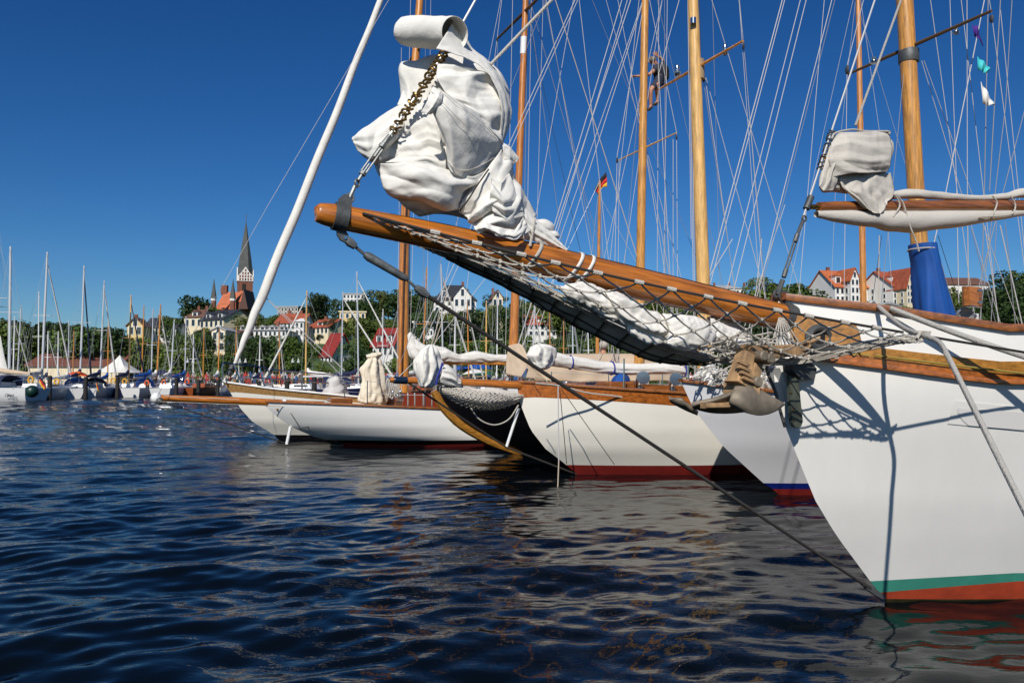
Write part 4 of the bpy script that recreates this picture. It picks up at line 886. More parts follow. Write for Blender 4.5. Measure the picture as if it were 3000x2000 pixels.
for (u, v) in ((1873, 1124), (1969, 1128)):
    vt = MB().tube(bez([CC.cp(u, v + 18, 0.5), CC.cp(u, v, 0.5), CC.cp(u + 4, v - 16, 0.55), CC.cp(u + 12, v - 18, 0.8)], 14), [0.06, 0.065, 0.09, 0.12], 14); vt.build('cowl_vent', STEEL, YC)
for u in (1828, 2016): MB().tube([CC.cp(u, 1142, 1.0), CC.cp(u, 1050, 1.0)], 0.016, 6).build('stanchion', STEEL, YC)
MB().tube(bez([CC.cp(u, v, 1.0) for u, v in ((1570, 1122), (1640, 1130), (1720, 1150), (1815, 1162), (1870, 1182))], 20), 0.014, 6).build('deck_rope', ROPE, YC)
cab = MB().prism([CC.cp(u, v, 0.3) for u, v in ((1780, 1145), (1785, 1120), (2040, 1132), (2050, 1160))], -CC.p * 1.6); cab.build('cabin', CAPW, YC)
# stowed jib, netted sail, staysail of the cream yacht
z9 = lambda x, y: (1100 + 0.1701 * x, 950 + 0.1701 * y)
SJ = thing('stowed_jib', 'white sail bundle tied with blue cord above the netted bowsprit', 'sail', CC.cp(1280, 1120))
def sblob(bt, par, ol, off, th, seed, zf=None, m=CANVAS, axis='v', n=8, A_=0.36, name='sail_fold', fine=0.02):
    return MB().grid(bundle(bt, ol, off, th, zf, axis, n, A_, seed, fine=fine), close_v=True).build(name, m, par, ang=80)
sblob(CC, SJ, [(660, 640), (720, 520), (830, 400), (960, 340), (1060, 400), (1120, 560), (1150, 680), (1110, 830), (1060, 1000), (960, 1080), (780, 1085), (720, 960), (680, 800)], 0.1, 0.3, 81, z9)
sblob(CC, SJ, [(1150, 690), (1270, 715), (1390, 830), (1420, 920), (1480, 960), (1470, 1060), (1380, 1090), (1200, 1070), (1070, 1010), (1115, 830)], 0.08, 0.25, 82, z9, axis='u')
MB().tube(bez([CC.cp(*z9(x, y), 0.3) for x, y in ((1155, 660), (1120, 780), (1070, 900), (1045, 1040))], 10), 0.02, 6).build('sail_tie', mat('blue_cord', (0.02, 0.03, 0.25), 0.7), SJ)
NSC = thing('netted_sail', 'white sail lying in a small mesh net before the black hull', 'sail', CC.cp(1420, 1180))
sblob(CC, NSC, [(1290, 1132), (1340, 1128), (1400, 1140), (1450, 1138), (1510, 1150), (1530, 1162), (1500, 1182), (1440, 1198), (1390, 1192), (1330, 1166)], 0.05, 0.22, 83, None, CANVAS_G, 'u')
g = np.array([[CC.cp(1275 + 260 * t, 1128 + 28 * t + (8 + 52 * math.sin(math.pi * min(1, t * 1.0)) ** 0.8) * s_, 0.42 * math.sin(math.pi * t) * math.sin(math.pi * (0.15 + 0.85 * s_)) + 0.05) for s_ in np.linspace(0.05, 1, 7)] for t in np.linspace(0.02, 1, 19)])
nt_ = MB()
for i in range(18):
    for j in range(6):
        nt_.tube([g[i, j], g[i + 1, j + 1]], 0.009, 4, cap=False); nt_.tube([g[i + 1, j], g[i, j + 1]], 0.009, 4, cap=False)
nn = nt_.build('sail_net', ROPE, NSC); nn['kind'] = 'stuff'
SSC = thing('stowed_staysail', 'white sail bundle and long furled sail above the cream yacht deck', 'sail', CC.cp(1780, 1090))
z2 = lambda x, y: (1050 + 0.2764 * x, 980 + 0.2764 * y)
sblob(CC, SSC, [(1770, 220), (1830, 130), (1940, 95), (2080, 140), (2070, 250), (2040, 340), (1960, 375), (1860, 360), (1810, 290)], 0.1, 0.25, 84, z2)
tp = [CC.cp(u, v, 0.0) for u, v in ((1600, 1050), (1650, 1058), (1700, 1066), (1780, 1077), (1860, 1080), (1950, 1080), (2005, 1086))]
MB().grid(pleat_tube(tp, [0.13, 0.12, 0.11, 0.105, 0.10, 0.1, 0.07], 85, A_=0.4), close_v=True).build('furled_sail', CANVAS, SSC, ang=80)
for u, v in ((1670, 1061), (1791, 1078), (2000, 1085)):
    MB().torus(CC.cp(u, v), CC.a, 0.125, 0.014, 18, 6).build('sail_tie', MT['blue_cord'], SSC)
# --- black yacht with the varnished stem
YD = thing('classic_yacht', 'black hulled yacht with varnished stem between two white hulls', 'yacht', DB.F + DB.a * 2)
stD = [(1534, 1330), (1484, 1312), (1423, 1285), (1354, 1243), (1304, 1193), (1284, 1158), (1276, 1144)]
HD = yacht_hull(DB, stD, [(1276, 1146), (1400, 1160), (1560, 1170), (1800, 1175)], (1.4, 1.8, 5, 4.0, 14), YD, BLACKP, [(0.06, BLACKP, 'antifouling')])
MB().tube(bez([DB.cp(u - 5, v, 0.0) for u, v in stD], 24), [0.05, 0.09, 0.1, 0.1, 0.09], 8).build('stem', OCHREW, YD)
spar(DB, [(1872, 1090), (1876, 800), (1890, 0), (1893, -160)], [15, 13.5, 11, 10.5], 'mast', MASTY, YD)
spreader(DB, (1888, 434), 1808, 1982, YD, MASTP, 0.026)
wires(DB, YD, [(1808, 455, 1803, 700, 'w', 3), (1808, 455, 1878, 60, 'w', 3), (1814, 465, 1812, 700, 'w', 2.5), (1982, 388, 1903, 0, 'w', 3), (1982, 388, 1985, 820, 'w', 3), (1972, 408, 1972, 700, 'w', 3), (1894, 460, 1942, 760, 'w', 3), (1896, 460, 1965, 820, 'g', 2.5), (1838, 700, 1870, 480, 'w', 2.5), (1895, 200, 1940, 0, 'w', 2.4), (1955, 0, 1945, 800, 'w', 2.8), (1930, 0, 1925, 860, 'w', 2.8), (1948, 340, 1950, 850, 'g', 2.4), (1837, 690, 1895, 30, 'g', 2.2), (1800, 90, 1865, 330, 'w', 2.4), (1925, 0, 2022, 420, 'g', 2.2), (1615, 690, 1822, 0, 'w', 4), (1622, 690, 1848, 0, 'w', 4), (1630, 690, 1790, 160, 'w', 3.4), (1662, 700, 1886, 0, 'w', 3.4), (1640, 700, 1870, 40, 'w', 3), (1600, 18, 1734, 700, 'g', 3.2), (1627, 0, 1850, 700, 't', 4), (1575, 240, 1685, 0, 'w', 4), (1585, 240, 1693, 0, 'w', 3.4), (1810, 0, 1855, 240, 'w', 2.6), (1735, 0, 1830, 235, 'g', 2), (1795, 690, 1850, 200, 'w', 2.6)], 0.0)
bc = thing('boom_tent', 'beige canvas boom tent stretched behind the cream yacht', 'cover', DB.cp(1600, 1100))
for rows in ([[(1490, 1012, 0.0), (1525, 1008, 0.25), (1545, 1040, 0.4)], [(1484, 1050, 0.0), (1530, 1055, 0.35), (1560, 1075, 0.5)], [(1482, 1095, 0.05), (1530, 1105, 0.4), (1600, 1112, 0.5)]],
             [[(1560, 1040, -0.4), (1700, 1036, -0.4), (1850, 1036, -0.4), (2010, 1040, -0.4)], [(1545, 1075, 0.0), (1700, 1070, 0.0), (1850, 1068, 0.0), (2010, 1070, 0.0)], [(1560, 1112, 0.1), (1700, 1118, 0.1), (1850, 1116, 0.1), (2010, 1115, 0.1)]]):
    thicken(MB().grid(cloth(DB, rows, None, (1.02, 1.03), 90, (9, 13), (24, 40), 0.02)).build('canvas_panel', CANVAS_B, bc, ang=80), 0.01)
# --- white yacht with the long low bowsprit
YE = thing('classic_yacht', 'white yacht with red bottom and very long low bowsprit pointing over the water', 'yacht', EB.F + EB.a * 2)
HE = yacht_hull(EB, [(1010, 1306), (1003, 1299), (920, 1279), (851, 1249), (809, 1218), (782, 1194), (768, 1176)], [(768, 1176), (900, 1181), (1050, 1187), (1293, 1197), (1500, 1204)],
    (1.75, 1.85, 4.2, 4.6, 15), YE, BRIGHTW, [(0.07, DREDB, 'antifouling'), (zst(EB, 950, 1288), BLACKP, 'boot_stripe')])
spar(EB, [(452, 1165), (470, 1165), (700, 1174), (1062, 1192)], [5, 9, 11, 9], 'bowsprit', BSPRIT, YE)
for u in (831, 991): MB().tube([EB.cp(u - 5, 1174 + (u - 700) * 0.0497), EB.cp(u + 5, 1174.5 + (u - 700) * 0.0497)], 0.115, 12).build('bowsprit_band', WHITEM, YE)
MB().ball(EB.cp(458, 1165), 0.13, 10, 7).build('bowsprit_cap', WHITEM, YE); MB().ball(EB.cp(468, 1175, 0.1), 0.09, 8, 6).build('cap_block', IRON, YE)
MB().tube([EB.cp(851, 1249), EB.cp(840, 1301)], 0.04, 8).build('dolphin_striker', WHITEM, YE)
MB().tube([EB.cp(465, 1172), EB.cp(842, 1300), EB.cp(1003, 1300)], 0.016, 5).build('bobstay', WIRED, YE)
MB().tube(bez([EB.cp(u, v, 0.15) for u, v in ((810, 1200), (822, 1194), (835, 1203), (845, 1195), (858, 1200), (868, 1201))], 16), 0.035, 6).build('figurehead_carving', RUST, YE)
wires(EB, YE, [(480, 1160, 700, 1170, 't', 4), (470, 1176, 1300, 1208, 't', 3), (835, 1182, 882, 1258, 'd', 4), (920, 1185, 1090, 1288, 'd', 4), (875, 1258, 1080, 1192, 'd', 4), (492, 1097, 652, 837, 'g', 2.5, 0), (462, 1160, 492, 1097, 'g', 3), (652, 837, 786, 600, 'w', 2.2, 0), (786, 600, 1139, 0, 'w', 2.4, 0)], 0.3)
spar(EB, [(1498, 1100), (1505, 1000), (1520, 530), (1540, 0), (1545, -160)], [14, 14, 11, 9, 8.5], 'mast', MASTR, YE)
spreader(EB, (1537, 35), 1455, 1612, YE, MT['dark_spreader_wood'], 0.05)
MB().tube([EB.cp(1533, 160), EB.cp(1535, 110)], 0.1, 12).build('mast_band', WHITEM, YE)
wires(EB, YE, [(1458, 104, 1450, 560, 'g', 2.5), (1525, 590, 1532, 60, 'w', 3), (1537, 590, 1545, 60, 'g', 3), (1546, 590, 1556, 60, 'w', 2.5), (1550, 20, 1640, 660, 'g', 2.6), (1555, 10, 1700, 520, 'g', 2.6), (1600, 0, 1700, 560, 'w', 2.4), (1470, 0, 1430, 330, 'w', 2.4), (1500, 90, 1480, 1080, 'w', 2.6), (1590, 40, 1575, 600, 'w', 2.2), (1680, 0, 1560, 690, 'w', 2.6), (1500, 1000, 1470, 1110, 'w', 3), (1590, 250, 1690, 690, 'd', 2.2), (1455, 60, 1400, 340, 'w', 2.2), (1545, 800, 1640, 1080, 'g', 2.4)], 0.0)
CSL = thing('standing_sail', 'cream sail bundle standing upright on the foredeck of the white yacht', 'sail', EB.cp(1090, 1180))
sblob(EB, CSL, [(1082, 1045), (1112, 1050), (1124, 1085), (1130, 1125), (1128, 1182), (1090, 1188), (1058, 1180), (1048, 1168), (1058, 1115), (1055, 1082), (1068, 1062)], 0.0, 0.35, 91, None, CANVAS_C, 'v', 9, 0.4, fine=0.03)
sblob(EB, CSL, [(1072, 1040), (1090, 1034), (1115, 1031), (1118, 1042), (1095, 1052), (1076, 1050)], 0.0, 0.2, 92, None, CANVAS_C, 'u', 3, 0.1)
BSC = thing('boom_sail', 'white sail furled along a varnished boom behind the bow bundle', 'sail', EB.cp(1380, 1060))
tp = [EB.cp(u, v) for u, v in ((1250, 1035), (1300, 1040), (1345, 1050), (1400, 1046), (1450, 1050), (1490, 1050), (1560, 1052))]
MB().grid(pleat_tube(tp, [0.22, 0.2, 0.12, 0.16, 0.10, 0.12, 0.11], 93, A_=0.4), close_v=True).build('furled_sail', CANVAS, BSC, ang=80)
sblob(EB, BSC, [(1193, 985), (1203, 972), (1222, 995), (1250, 1012), (1300, 1028), (1325, 1055), (1280, 1062), (1205, 1050)], -0.05, 0.2, 94, None, CANVAS, 'v', 7, 0.25)
spar(EB, [(1280, 1064), (1400, 1064), (1560, 1066)], [4, 4.5, 5], 'main_boom', MASTW, YE)
cabE = MB().prism([EB.cp(u, v, 0.5) for u, v in ((1180, 1196), (1185, 1150), (1290, 1154), (1300, 1198))], -EB.p * 1.6); cabE.build('cabin', mat('mahogany', (0.20, 0.03, 0.012), 0.35, coat=0.6), YE)
for u in (1195, 1215, 1240, 1265): MB().tube([EB.cp(u, 1200, 1.2), EB.cp(u, 1150, 1.2)], 0.02, 5).build('stanchion', STEEL, YE)
# --- cream yacht with wooden bulwark and roller jib
YF = thing('classic_yacht', 'cream yacht with weathered wooden bulwark, steel pulpit and black bottom', 'yacht', FB.F + FB.a * 2)
HF = yacht_hull(FB, [(818, 1289), (801, 1272), (740, 1235), (707, 1199), (671, 1144), (655, 1118), (652, 1113)], [(652, 1114), (660, 1119), (793, 1138), (1044, 1162), (1300, 1180)],
    (1.6, 1.8, 5, 5.0, 15), YF, CREAM, [(zst(FB, 803, 1273), BLACKP, 'antifouling')], [(652, 1150), (690, 1148), (800, 1158), (1030, 1178), (1300, 1195)], capm=W_PAINT)
spar(FB, [(1178, 1190), (1182, 1100), (1188, 620), (1230, 0), (1240, -160)], [16, 16, 14, 11, 10], 'mast', MASTW, YF)
spar(FB, [(1172, 1100), (1178, 800), (1186, 600)], [5, 5, 4], 'spinnaker_pole', MASTR, YF, 0.25)
spreader(FB, (1222, 150), 1176, 1262, YF, MT['dark_spreader_wood'], 0.045)
pul = []
for pts in (((652, 1112), (653, 1066), (670, 1065), (770, 1076), (790, 1096), (800, 1135)), ((790, 1082), (880, 1090), (1000, 1100), (1060, 1106)), ((716, 1104), (885, 1116), (1040, 1128)), ((685, 1068), (710, 1128)), ((885, 1090), (885, 1146)), ((760, 1076), (776, 1132))):
    MB().tube(bez([FB.cp(u, v, 0.25) for u, v in pts], 20), 0.022, 6).build('pulpit_rail', STEEL, YF)
RJ = thing('furled_jib', 'white jib rolled tightly round its stay, slanting across the blue sky', 'sail', FB.cp(683, 1070))
rj = [(683, 1078), (696, 1045), (710, 1010), (735, 948), (770, 862), (857, 648), (960, 395), (1050, 165), (1116, 0), (1160, -110)]
pts = bez([FB.cp(*p) for p in rj], 90); rr = np.interp(np.linspace(0, 9, 90), range(10), np.array([4, 6, 8, 11, 14, 13.5, 12, 10, 9, 8.5])) * pts[:, 1] / FPX
mb = MB(); mb.tube(pts, rr, 14); gg = mb.v[0].reshape(90, 14, 3)
for i in range(90): gg[i] = pts[i] + (gg[i] - pts[i]) * (1 + 0.10 * np.sin(np.arange(14) / 14 * 2 * math.pi * 1 + i * 0.55))[:, None]
MB().grid(gg, close_v=True).build('rolled_cloth', CANVAS, RJ)
MB().tube([FB.cp(668, 1100), FB.cp(683, 1068)], 0.07, 10).build('furling_drum', IRON, RJ)
wires(FB, YF, [(770, 864, 1010, 1085, 'w', 5), (775, 868, 1000, 1100, 'w', 3), (1130, 1060, 1165, 960, 'w', 6, 0), (1120, 1075, 1180, 850, 'g', 3), (1170, 1100, 1178, 900, 't', 4), (1195, 1100, 1202, 640, 'g', 4), (1200, 1040, 1212, 620, 'w', 2.4), (1247, 0, 1240, 1000, 'g', 2.2), (1262, 0, 1255, 600, 'w', 2), (1203, 0, 1190, 600, 'w', 2.4), (1176, 140, 1170, 560, 'w', 2.2), (1272, 1010, 1320, 870, 't', 4), (1262, 1015, 1310, 860, 't', 4), (1450, 780, 1265, 1015, 'w', 3)], 0.0)
GCV = thing('hatch_cover', 'grey canvas cover tied over deck gear on the wooden bulwark yacht', 'cover', FB.cp(985, 1155))
sblob(FB, GCV, [(945, 1156), (955, 1125), (968, 1102), (990, 1098), (1008, 1115), (1022, 1150), (1026, 1162), (985, 1162)], 0.0, 0.45, 95, None, mat('pale_grey_canvas', (0.55, 0.54, 0.52), 0.8), 'v', 6, 0.12, 'canvas_cover', 0.04)
# ------------------------------------------------------------------ water
wm = bpy.data.materials.new('harbour_water'); wm.use_nodes = True; nt = wm.node_tree; b = nt.nodes['Principled BSDF']
b.inputs['Base Color'].default_value = (0.002, 0.0035, 0.005, 1); b.inputs['Roughness'].default_value = 0.02; b.inputs['IOR'].default_value = 1.333; b.inputs['Specular IOR Level'].default_value = 0.27
tc = nt.nodes.new('ShaderNodeTexCoord'); mp = nt.nodes.new('ShaderNodeMapping'); mp.inputs['Scale'].default_value = (0.55, 1.0, 1.0)
mp.inputs['Rotation'].default_value = (0, 0, R(8))
nt.links.new(tc.outputs['Object'], mp.inputs['Vector'])
n1 = nt.nodes.new('ShaderNodeTexNoise'); n1.inputs['Scale'].default_value = 6.5; n1.inputs['Detail'].default_value = 4.0; n1.inputs['Roughness'].default_value = 0.55
nt.links.new(mp.outputs[0], n1.inputs['Vector'])
n2 = nt.nodes.new('ShaderNodeTexNoise'); n2.inputs['Scale'].default_value = 1.3; n2.inputs['Detail'].default_value = 2
nt.links.new(mp.outputs[0], n2.inputs['Vector'])
ad = nt.nodes.new('ShaderNodeMath'); ad.operation = 'MULTIPLY_ADD'; ad.inputs[1].default_value = 3.2
nt.links.new(n2.outputs[0], ad.inputs[0]); nt.links.new(n1.outputs[0], ad.inputs[2])
bu = nt.nodes.new('ShaderNodeBump'); bu.inputs['Strength'].default_value = 1.0; bu.inputs['Distance'].default_value = 0.009
sx = nt.nodes.new('ShaderNodeSeparateXYZ'); nt.links.new(tc.outputs['Object'], sx.inputs[0])      # open water is choppier than the lee of the hulls
m1 = nt.nodes.new('ShaderNodeMath'); m1.operation = 'MULTIPLY_ADD'; m1.inputs[1].default_value = 0.085; m1.inputs[2].default_value = -0.5; nt.links.new(sx.outputs[1], m1.inputs[0])
m2 = nt.nodes.new('ShaderNodeMath'); m2.operation = 'MULTIPLY_ADD'; m2.inputs[1].default_value = -0.17; nt.links.new(sx.outputs[0], m2.inputs[0]); nt.links.new(m1.outputs[0], m2.inputs[2])
m3 = nt.nodes.new('ShaderNodeClamp'); m3.inputs['Min'].default_value = 0.75; m3.inputs['Max'].default_value = 9.0; nt.links.new(m2.outputs[0], m3.inputs['Value'])
m4 = nt.nodes.new('ShaderNodeMath'); m4.operation = 'MULTIPLY'; nt.links.new(ad.outputs[0], m4.inputs[0]); nt.links.new(m3.outputs[0], m4.inputs[1])
nt.links.new(m4.outputs[0], bu.inputs['Height']); nt.links.new(bu.outputs[0], b.inputs['Normal'])
vrow = np.concatenate([np.linspace(1126, 1180, 60), np.linspace(1181, 2300, 620), np.linspace(2310, 4500, 60)])
Yr = EYE * FPX / (vrow - 1115); ucol = np.linspace(-1.05, 1.05, 560)
YY = np.repeat(Yr[:, None], 560, 1); XX = YY * ucol[None, :] + np.sign(ucol)[None, :] * 0.0
rw = np.random.default_rng(11); ZZ = np.zeros_like(XX); dY = np.abs(np.gradient(Yr))[:, None]
for k in range(60):
    lam = 0.2 * (1.9 / 0.2) ** rw.uniform(0, 1); th = R(96) + rw.normal() * R(38); kx, ky = math.cos(th) * 2 * math.pi / lam, math.sin(th) * 2 * math.pi / lam
    am = 0.0043 * lam ** 0.9 * rw.uniform(0.6, 1.3); fade = np.clip(lam / (3.0 * dY) - 0.4, 0, 1)
    ZZ += am * fade * np.sin(kx * XX + ky * YY + rw.uniform(0, 6.28))
chop = np.clip(0.80 - 0.05 * XX, 0.6, 1.3) * np.clip(1.25 - 0.045 * YY, 0.55, 1); ZZ *= chop
Z2 = np.zeros_like(XX)
for k in range(34):
    lam = 1.5 * (5.5 / 1.5) ** rw.uniform(0, 1); th = R(96) + rw.normal() * R(34); kx, ky = math.cos(th) * 2 * math.pi / lam, math.sin(th) * 2 * math.pi / lam
    Z2 += 0.0042 * lam * np.clip(lam / (2.0 * dY), 0, 1) * np.sin(kx * XX + ky * YY + rw.uniform(0, 6.28))
ZZ += Z2 * np.clip((YY - 14 - 1.2 * np.maximum(XX + 4, 0)) / 24, 0, 1)      # choppier out on the open harbour
g = np.stack([XX, YY, ZZ], 2)
wmb = MB(); wmb.grid(g)
far = Yr[0]; z_ = -0.35
wmb.add([(-900, -60, z_), (900, -60, z_), (900, far + 60, z_), (-900, far + 60, z_)], [(0, 1, 2, 3)])
water = wmb.build('water', wm, None, True, 180); structure(water)
# ------------------------------------------------------------------ land: quay, hill
def h_at(x, y):
    t = np.asarray(x, float) / np.maximum(np.asarray(y, float), 1)
    f = np.interp(t, [-1.2, -0.67, -0.5, -0.42, -0.33, 0, 0.25, 0.45, 0.7, 1.2], [0.2, 0.22, 0.35, 0.75, 1.0, 1.0, 1.1, 1.35, 1.4, 1.4])
    return 1.15 + 26 * f * np.clip((np.asarray(y, float) - 122) / 205, 0, 1.25) ** 0.9
GRASSM = mat('hillside_grass', (0.06, 0.10, 0.025), 0.9, var=0.5, vscale=0.15)
ys = np.concatenate([np.linspace(118, 360, 60), [420, 600]]); xs = np.linspace(-1.15, 1.15, 120)
g = np.array([[(x * y, y, float(h_at(x * y, y)) + 0.5 * math.sin(x * 60 + y * 0.2)) for x in xs] for y in ys]); g[0, :, 2] = 1.1
structure(MB().grid(g).build('hillside', GRASSM, None, True, 180))
STONE = mat('quay_stone', (0.26, 0.24, 0.21), 0.85, var=0.3, vscale=1.5, bump=0.3, bscale=4)
structure(MB().box((0, 111.5, 0.2), (320, 15, 2.0)).build('quay', STONE, None, False))
# ------------------------------------------------------------------ buildings
def wmat(name, c): return mat(name, c, 0.8, var=0.08, vscale=0.5)
WHITE_W = wmat('white_render', (0.74, 0.72, 0.68)); CREAM_W = wmat('cream_render', (0.72, 0.62, 0.42)); YEL_W = wmat('yellow_render', (0.70, 0.54, 0.24))
GREY_W = wmat('grey_render', (0.36, 0.36, 0.36)); BRICK_W = mat('red_brick', (0.20, 0.075, 0.045), 0.85, var=0.25, vscale=1.5, bump=0.2, bscale=6)
RED_R = mat('red_tiles', (0.36, 0.085, 0.04), 0.8, var=0.3, vscale=1.0, bump=0.4, bscale=5); ORG_R = mat('orange_tiles', (0.48, 0.13, 0.045), 0.8, var=0.3, vscale=1.0, bump=0.4, bscale=5)
BRN_R = mat('brown_tiles', (0.16, 0.075, 0.05), 0.8, var=0.3, vscale=1.0, bump=0.4, bscale=5); DRK_R = mat('slate_tiles', (0.035, 0.037, 0.045), 0.6, var=0.3, vscale=1.0, bump=0.3, bscale=5)
DRED_R = mat('dark_red_tiles', (0.24, 0.02, 0.015), 0.7, var=0.2, vscale=1.0)
SPIRE = mat('green_grey_slate', (0.085, 0.09, 0.08), 0.55, var=0.25, vscale=0.6)
FRAME = mat('window_frame_white', (0.75, 0.75, 0.73), 0.5)
def house(label, u0, u1, vb, ve, vr, Y, wall, roof, kind='side', yaw=0.0, depth=9.0, wins=(4, 2), dorm=0, chim=1, base=10.0, side_wins=1, dk=ORG_R, name='house', cat='house', wv=None, over=0.4):
    c = P((u0 + u1) / 2, ve, Y); w = (u1 - u0) / FPX * Y / max(0.4, math.cos(R(yaw))) * (1 if yaw == 0 else 0.86)
    zb = P(u0, vb, Y)[2]; ze = c[2]; zr = P(u0, vr, Y)[2]; ca, sa = math.cos(R(yaw)), math.sin(R(yaw))
    X = A3(ca, sa, 0); D = A3(-sa, ca, 0); o = A3(c[0], Y, 0)
    H_ = thing(name, label, cat, (c[0], Y, zb))
    def L(x, d, z): return o + X * x + D * d + A3(0, 0, z)
    wl = MB(); hw = w / 2; z0 = zb - base
    if kind in ('side', 'front', 'hip', 'flat'):
        wl.add([L(-hw, 0, z0), L(hw, 0, z0), L(hw, depth, z0), L(-hw, depth, z0), L(-hw, 0, ze), L(hw, 0, ze), L(hw, depth, ze), L(-hw, depth, ze)], [(0, 1, 5, 4), (1, 2, 6, 5), (2, 3, 7, 6), (3, 0, 4, 7), (4, 5, 6, 7)])
        if kind == 'side':
            for x in (-hw, hw): wl.add([L(x, 0, ze), L(x, depth, ze), L(x, depth / 2, zr)], [(0, 1, 2)])
        if kind == 'front':
            for d in (0, depth): wl.add([L(-hw, d, ze), L(hw, d, ze), L(0, d, zr)], [(0, 1, 2)])
    wl.build('wall', wall, H_, False)
    rf = MB(); ov = over; t = 0.25
    if kind == 'side':
        sl = (zr - ze) / (depth / 2)
        for s_ in (0, 1):
            e = -ov if s_ == 0 else depth + ov; pts = [L(-hw - ov, e, ze - ov * sl), L(hw + ov, e, ze - ov * sl), L(hw + ov, depth / 2, zr), L(-hw - ov, depth / 2, zr)]
            rf.prism(pts if s_ == 0 else pts[::-1], A3(0, 0, t))
    elif kind == 'front':
        sl = (zr - ze) / hw
        for s_ in (-1, 1):
            pts = [L(s_ * (hw + ov), -ov, ze - ov * sl), L(s_ * (hw + ov), depth + ov, ze - ov * sl), L(0, depth + ov, zr), L(0, -ov, zr)]
            rf.prism(pts if s_ == 1 else pts[::-1], A3(0, 0, t))
    elif kind == 'hip':
        ix = min(hw * 0.75, depth / 2) * 0.85
        rf.add([L(-hw - ov, -ov, ze), L(hw + ov, -ov, ze), L(hw + ov, depth + ov, ze), L(-hw - ov, depth + ov, ze), L(-hw + ix, depth / 2, zr), L(hw - ix, depth / 2, zr)], [(0, 1, 5, 4), (1, 2, 5), (2, 3, 4, 5), (3, 0, 4), (3, 2, 1, 0)])
    else:
        rf.box(L(0, depth / 2, ze + 0.2), (w + 0.6, depth + 0.6, 0.4), X, D)
    rf.build('roof', roof, H_, False)
    nc, nr = wins; hh = (ze - zb); zlo = zb if wv is None else P(u0, wv, Y)[2]; hh = ze - zlo
    if nc:
        fh = hh / nr; ww = min(1.3, w / nc * 0.5); wh = min(1.9, fh * 0.62)
        me_f = me_p = None
        spots = [(L(-hw + (i + 0.5) * w / nc, 0, zlo + (j + 0.5) * fh), X, -D) for i in range(nc) for j in range(nr)]
        if side_wins:
            sx = (-1 if yaw > 0 else 1)
            spots += [(L(sx * hw, (i + 0.7) * depth / 3, zlo + (j + 0.5) * fh), D, X * sx) for i in range(2) for j in range(nr)]
        if kind == 'front': spots.append((L(0, 0, ze + (zr - ze) * 0.35), X, -D))
        for q, ax, nn_ in spots:
            f_ = MB().box(q + nn_ * 0.02, (ww + 0.3, wh + 0.3, 0.10), ax, A3(0, 0, 1)).build('window', FRAME, H_, False)
            MB().box(q + nn_ * 0.05, (ww, wh, 0.10), ax, A3(0, 0, 1)).build('pane', GLASSD, f_, False)
    if dorm and kind in ('side', 'hip'):
        for i in range(dorm):
            x = -hw + (i + 0.5) * w / dorm; zd = ze + (zr - ze) * 0.15; dd = depth / 2 * 0.15; dw = min(1.8, w / dorm * 0.55); dh = (zr - ze) * 0.45
            d_ = MB().box(L(x, dd + 1.2, zd + dh / 2), (dw, 2.4, dh), X, D).build('dormer', WHITE_W, H_, False)
            MB().prism([L(x - dw / 2 - 0.2, dd - 0.25, zd + dh), L(x + dw / 2 + 0.2, dd - 0.25, zd + dh), L(x, dd - 0.25, zd + dh + dw * 0.4)], D * 2.8).build('dormer_roof', roof, d_, False)
            MB().box(L(x, dd - 0.02, zd + dh * 0.5), (dw * 0.6, 0.1, dh * 0.65), X, D).build('pane', GLASSD, d_, False)
    for i in range(chim):
        x = -hw * 0.5 + i * w * 0.45; zc = zr if kind != 'flat' else ze
        MB().box(L(x, depth / 2 + 0.3, zc + 0.2), (0.8, 0.6, 1.8), X, D).build('chimney', BRICK_W, H_, False)
    return H_, L, (hw, depth, zb, ze, zr, X, D)
VIS = []          # pixel boxes that nearer trees must leave free: (u0, v0, u1, v1, Y)
def hs(label, *a, vis=None, **k):
    r = house(label, *a, **k); VIS.append((a[0], a[4], a[1], a[2], a[5]) if vis is None else (*vis, a[5])); return r
hs('small yellow house with dark gabled roof above the left marina', 372, 420, 985, 952, 930, 190, YEL_W, BRN_R, 'front', 12, 8, (2, 1), 0, 1)
hs('long white house under dark slate roof beside the yellow house', 424, 520, 985, 958, 930, 200, WHITE_W, DRK_R, 'side', 8, 9, (7, 1), 0, 1)
hs('cream house with brown roof and red turret below the church', 533, 600, 960, 930, 902, 230, CREAM_W, BRN_R, 'hip', -10, 10, (3, 1), 1, 2)
hs('dark roofed cream house with blank grey gable end below the church', 568, 672, 962, 936, 906, 215, CREAM_W, DRK_R, 'side', -30, 11, (5, 1), 2, 1, side_wins=0)
hs('tall cream villa with small pediment among promenade trees', 620, 660, 1030, 968, 958, 165, CREAM_W, GREY_W, 'front', 0, 10, (2, 2), 0, 0, over=0.3)
hs('long cream terrace with flat roofline behind the promenade trees', 600, 700, 992, 976, 966, 172, CREAM_W, BRN_R, 'side', 0, 9, (8, 1), 3, 1)
hs('cream terrace with round white gable above the promenade trees', 694, 838, 986, 968, 950, 180, WHITE_W, GREY_W, 'hip', 0, 9, (11, 1), 5, 2)
hs('brown concrete flats with flat roof on the ridge', 806, 880, 925, 900, 897, 260, mat('brown_concrete', (0.24, 0.18, 0.12), 0.85), GREY_W, 'flat', -10, 12, (6, 2), 0, 1)
hs('white row house with red roof and blue windows', 800, 895, 968, 945, 917, 205, WHITE_W, RED_R, 'side', -6, 9, (7, 1), 0, 2)
hs('narrow white house with curved cap above the red roofs', 864, 890, 985, 942, 930, 190, WHITE_W, WHITE_W, 'hip', 0, 5, (2, 2), 0, 0)
hs('orange roofed house with grey gable and white dormer', 893, 972, 980, 958, 934, 195, CREAM_W, RED_R, 'side', -28, 9, (5, 1), 1, 1, side_wins=0)
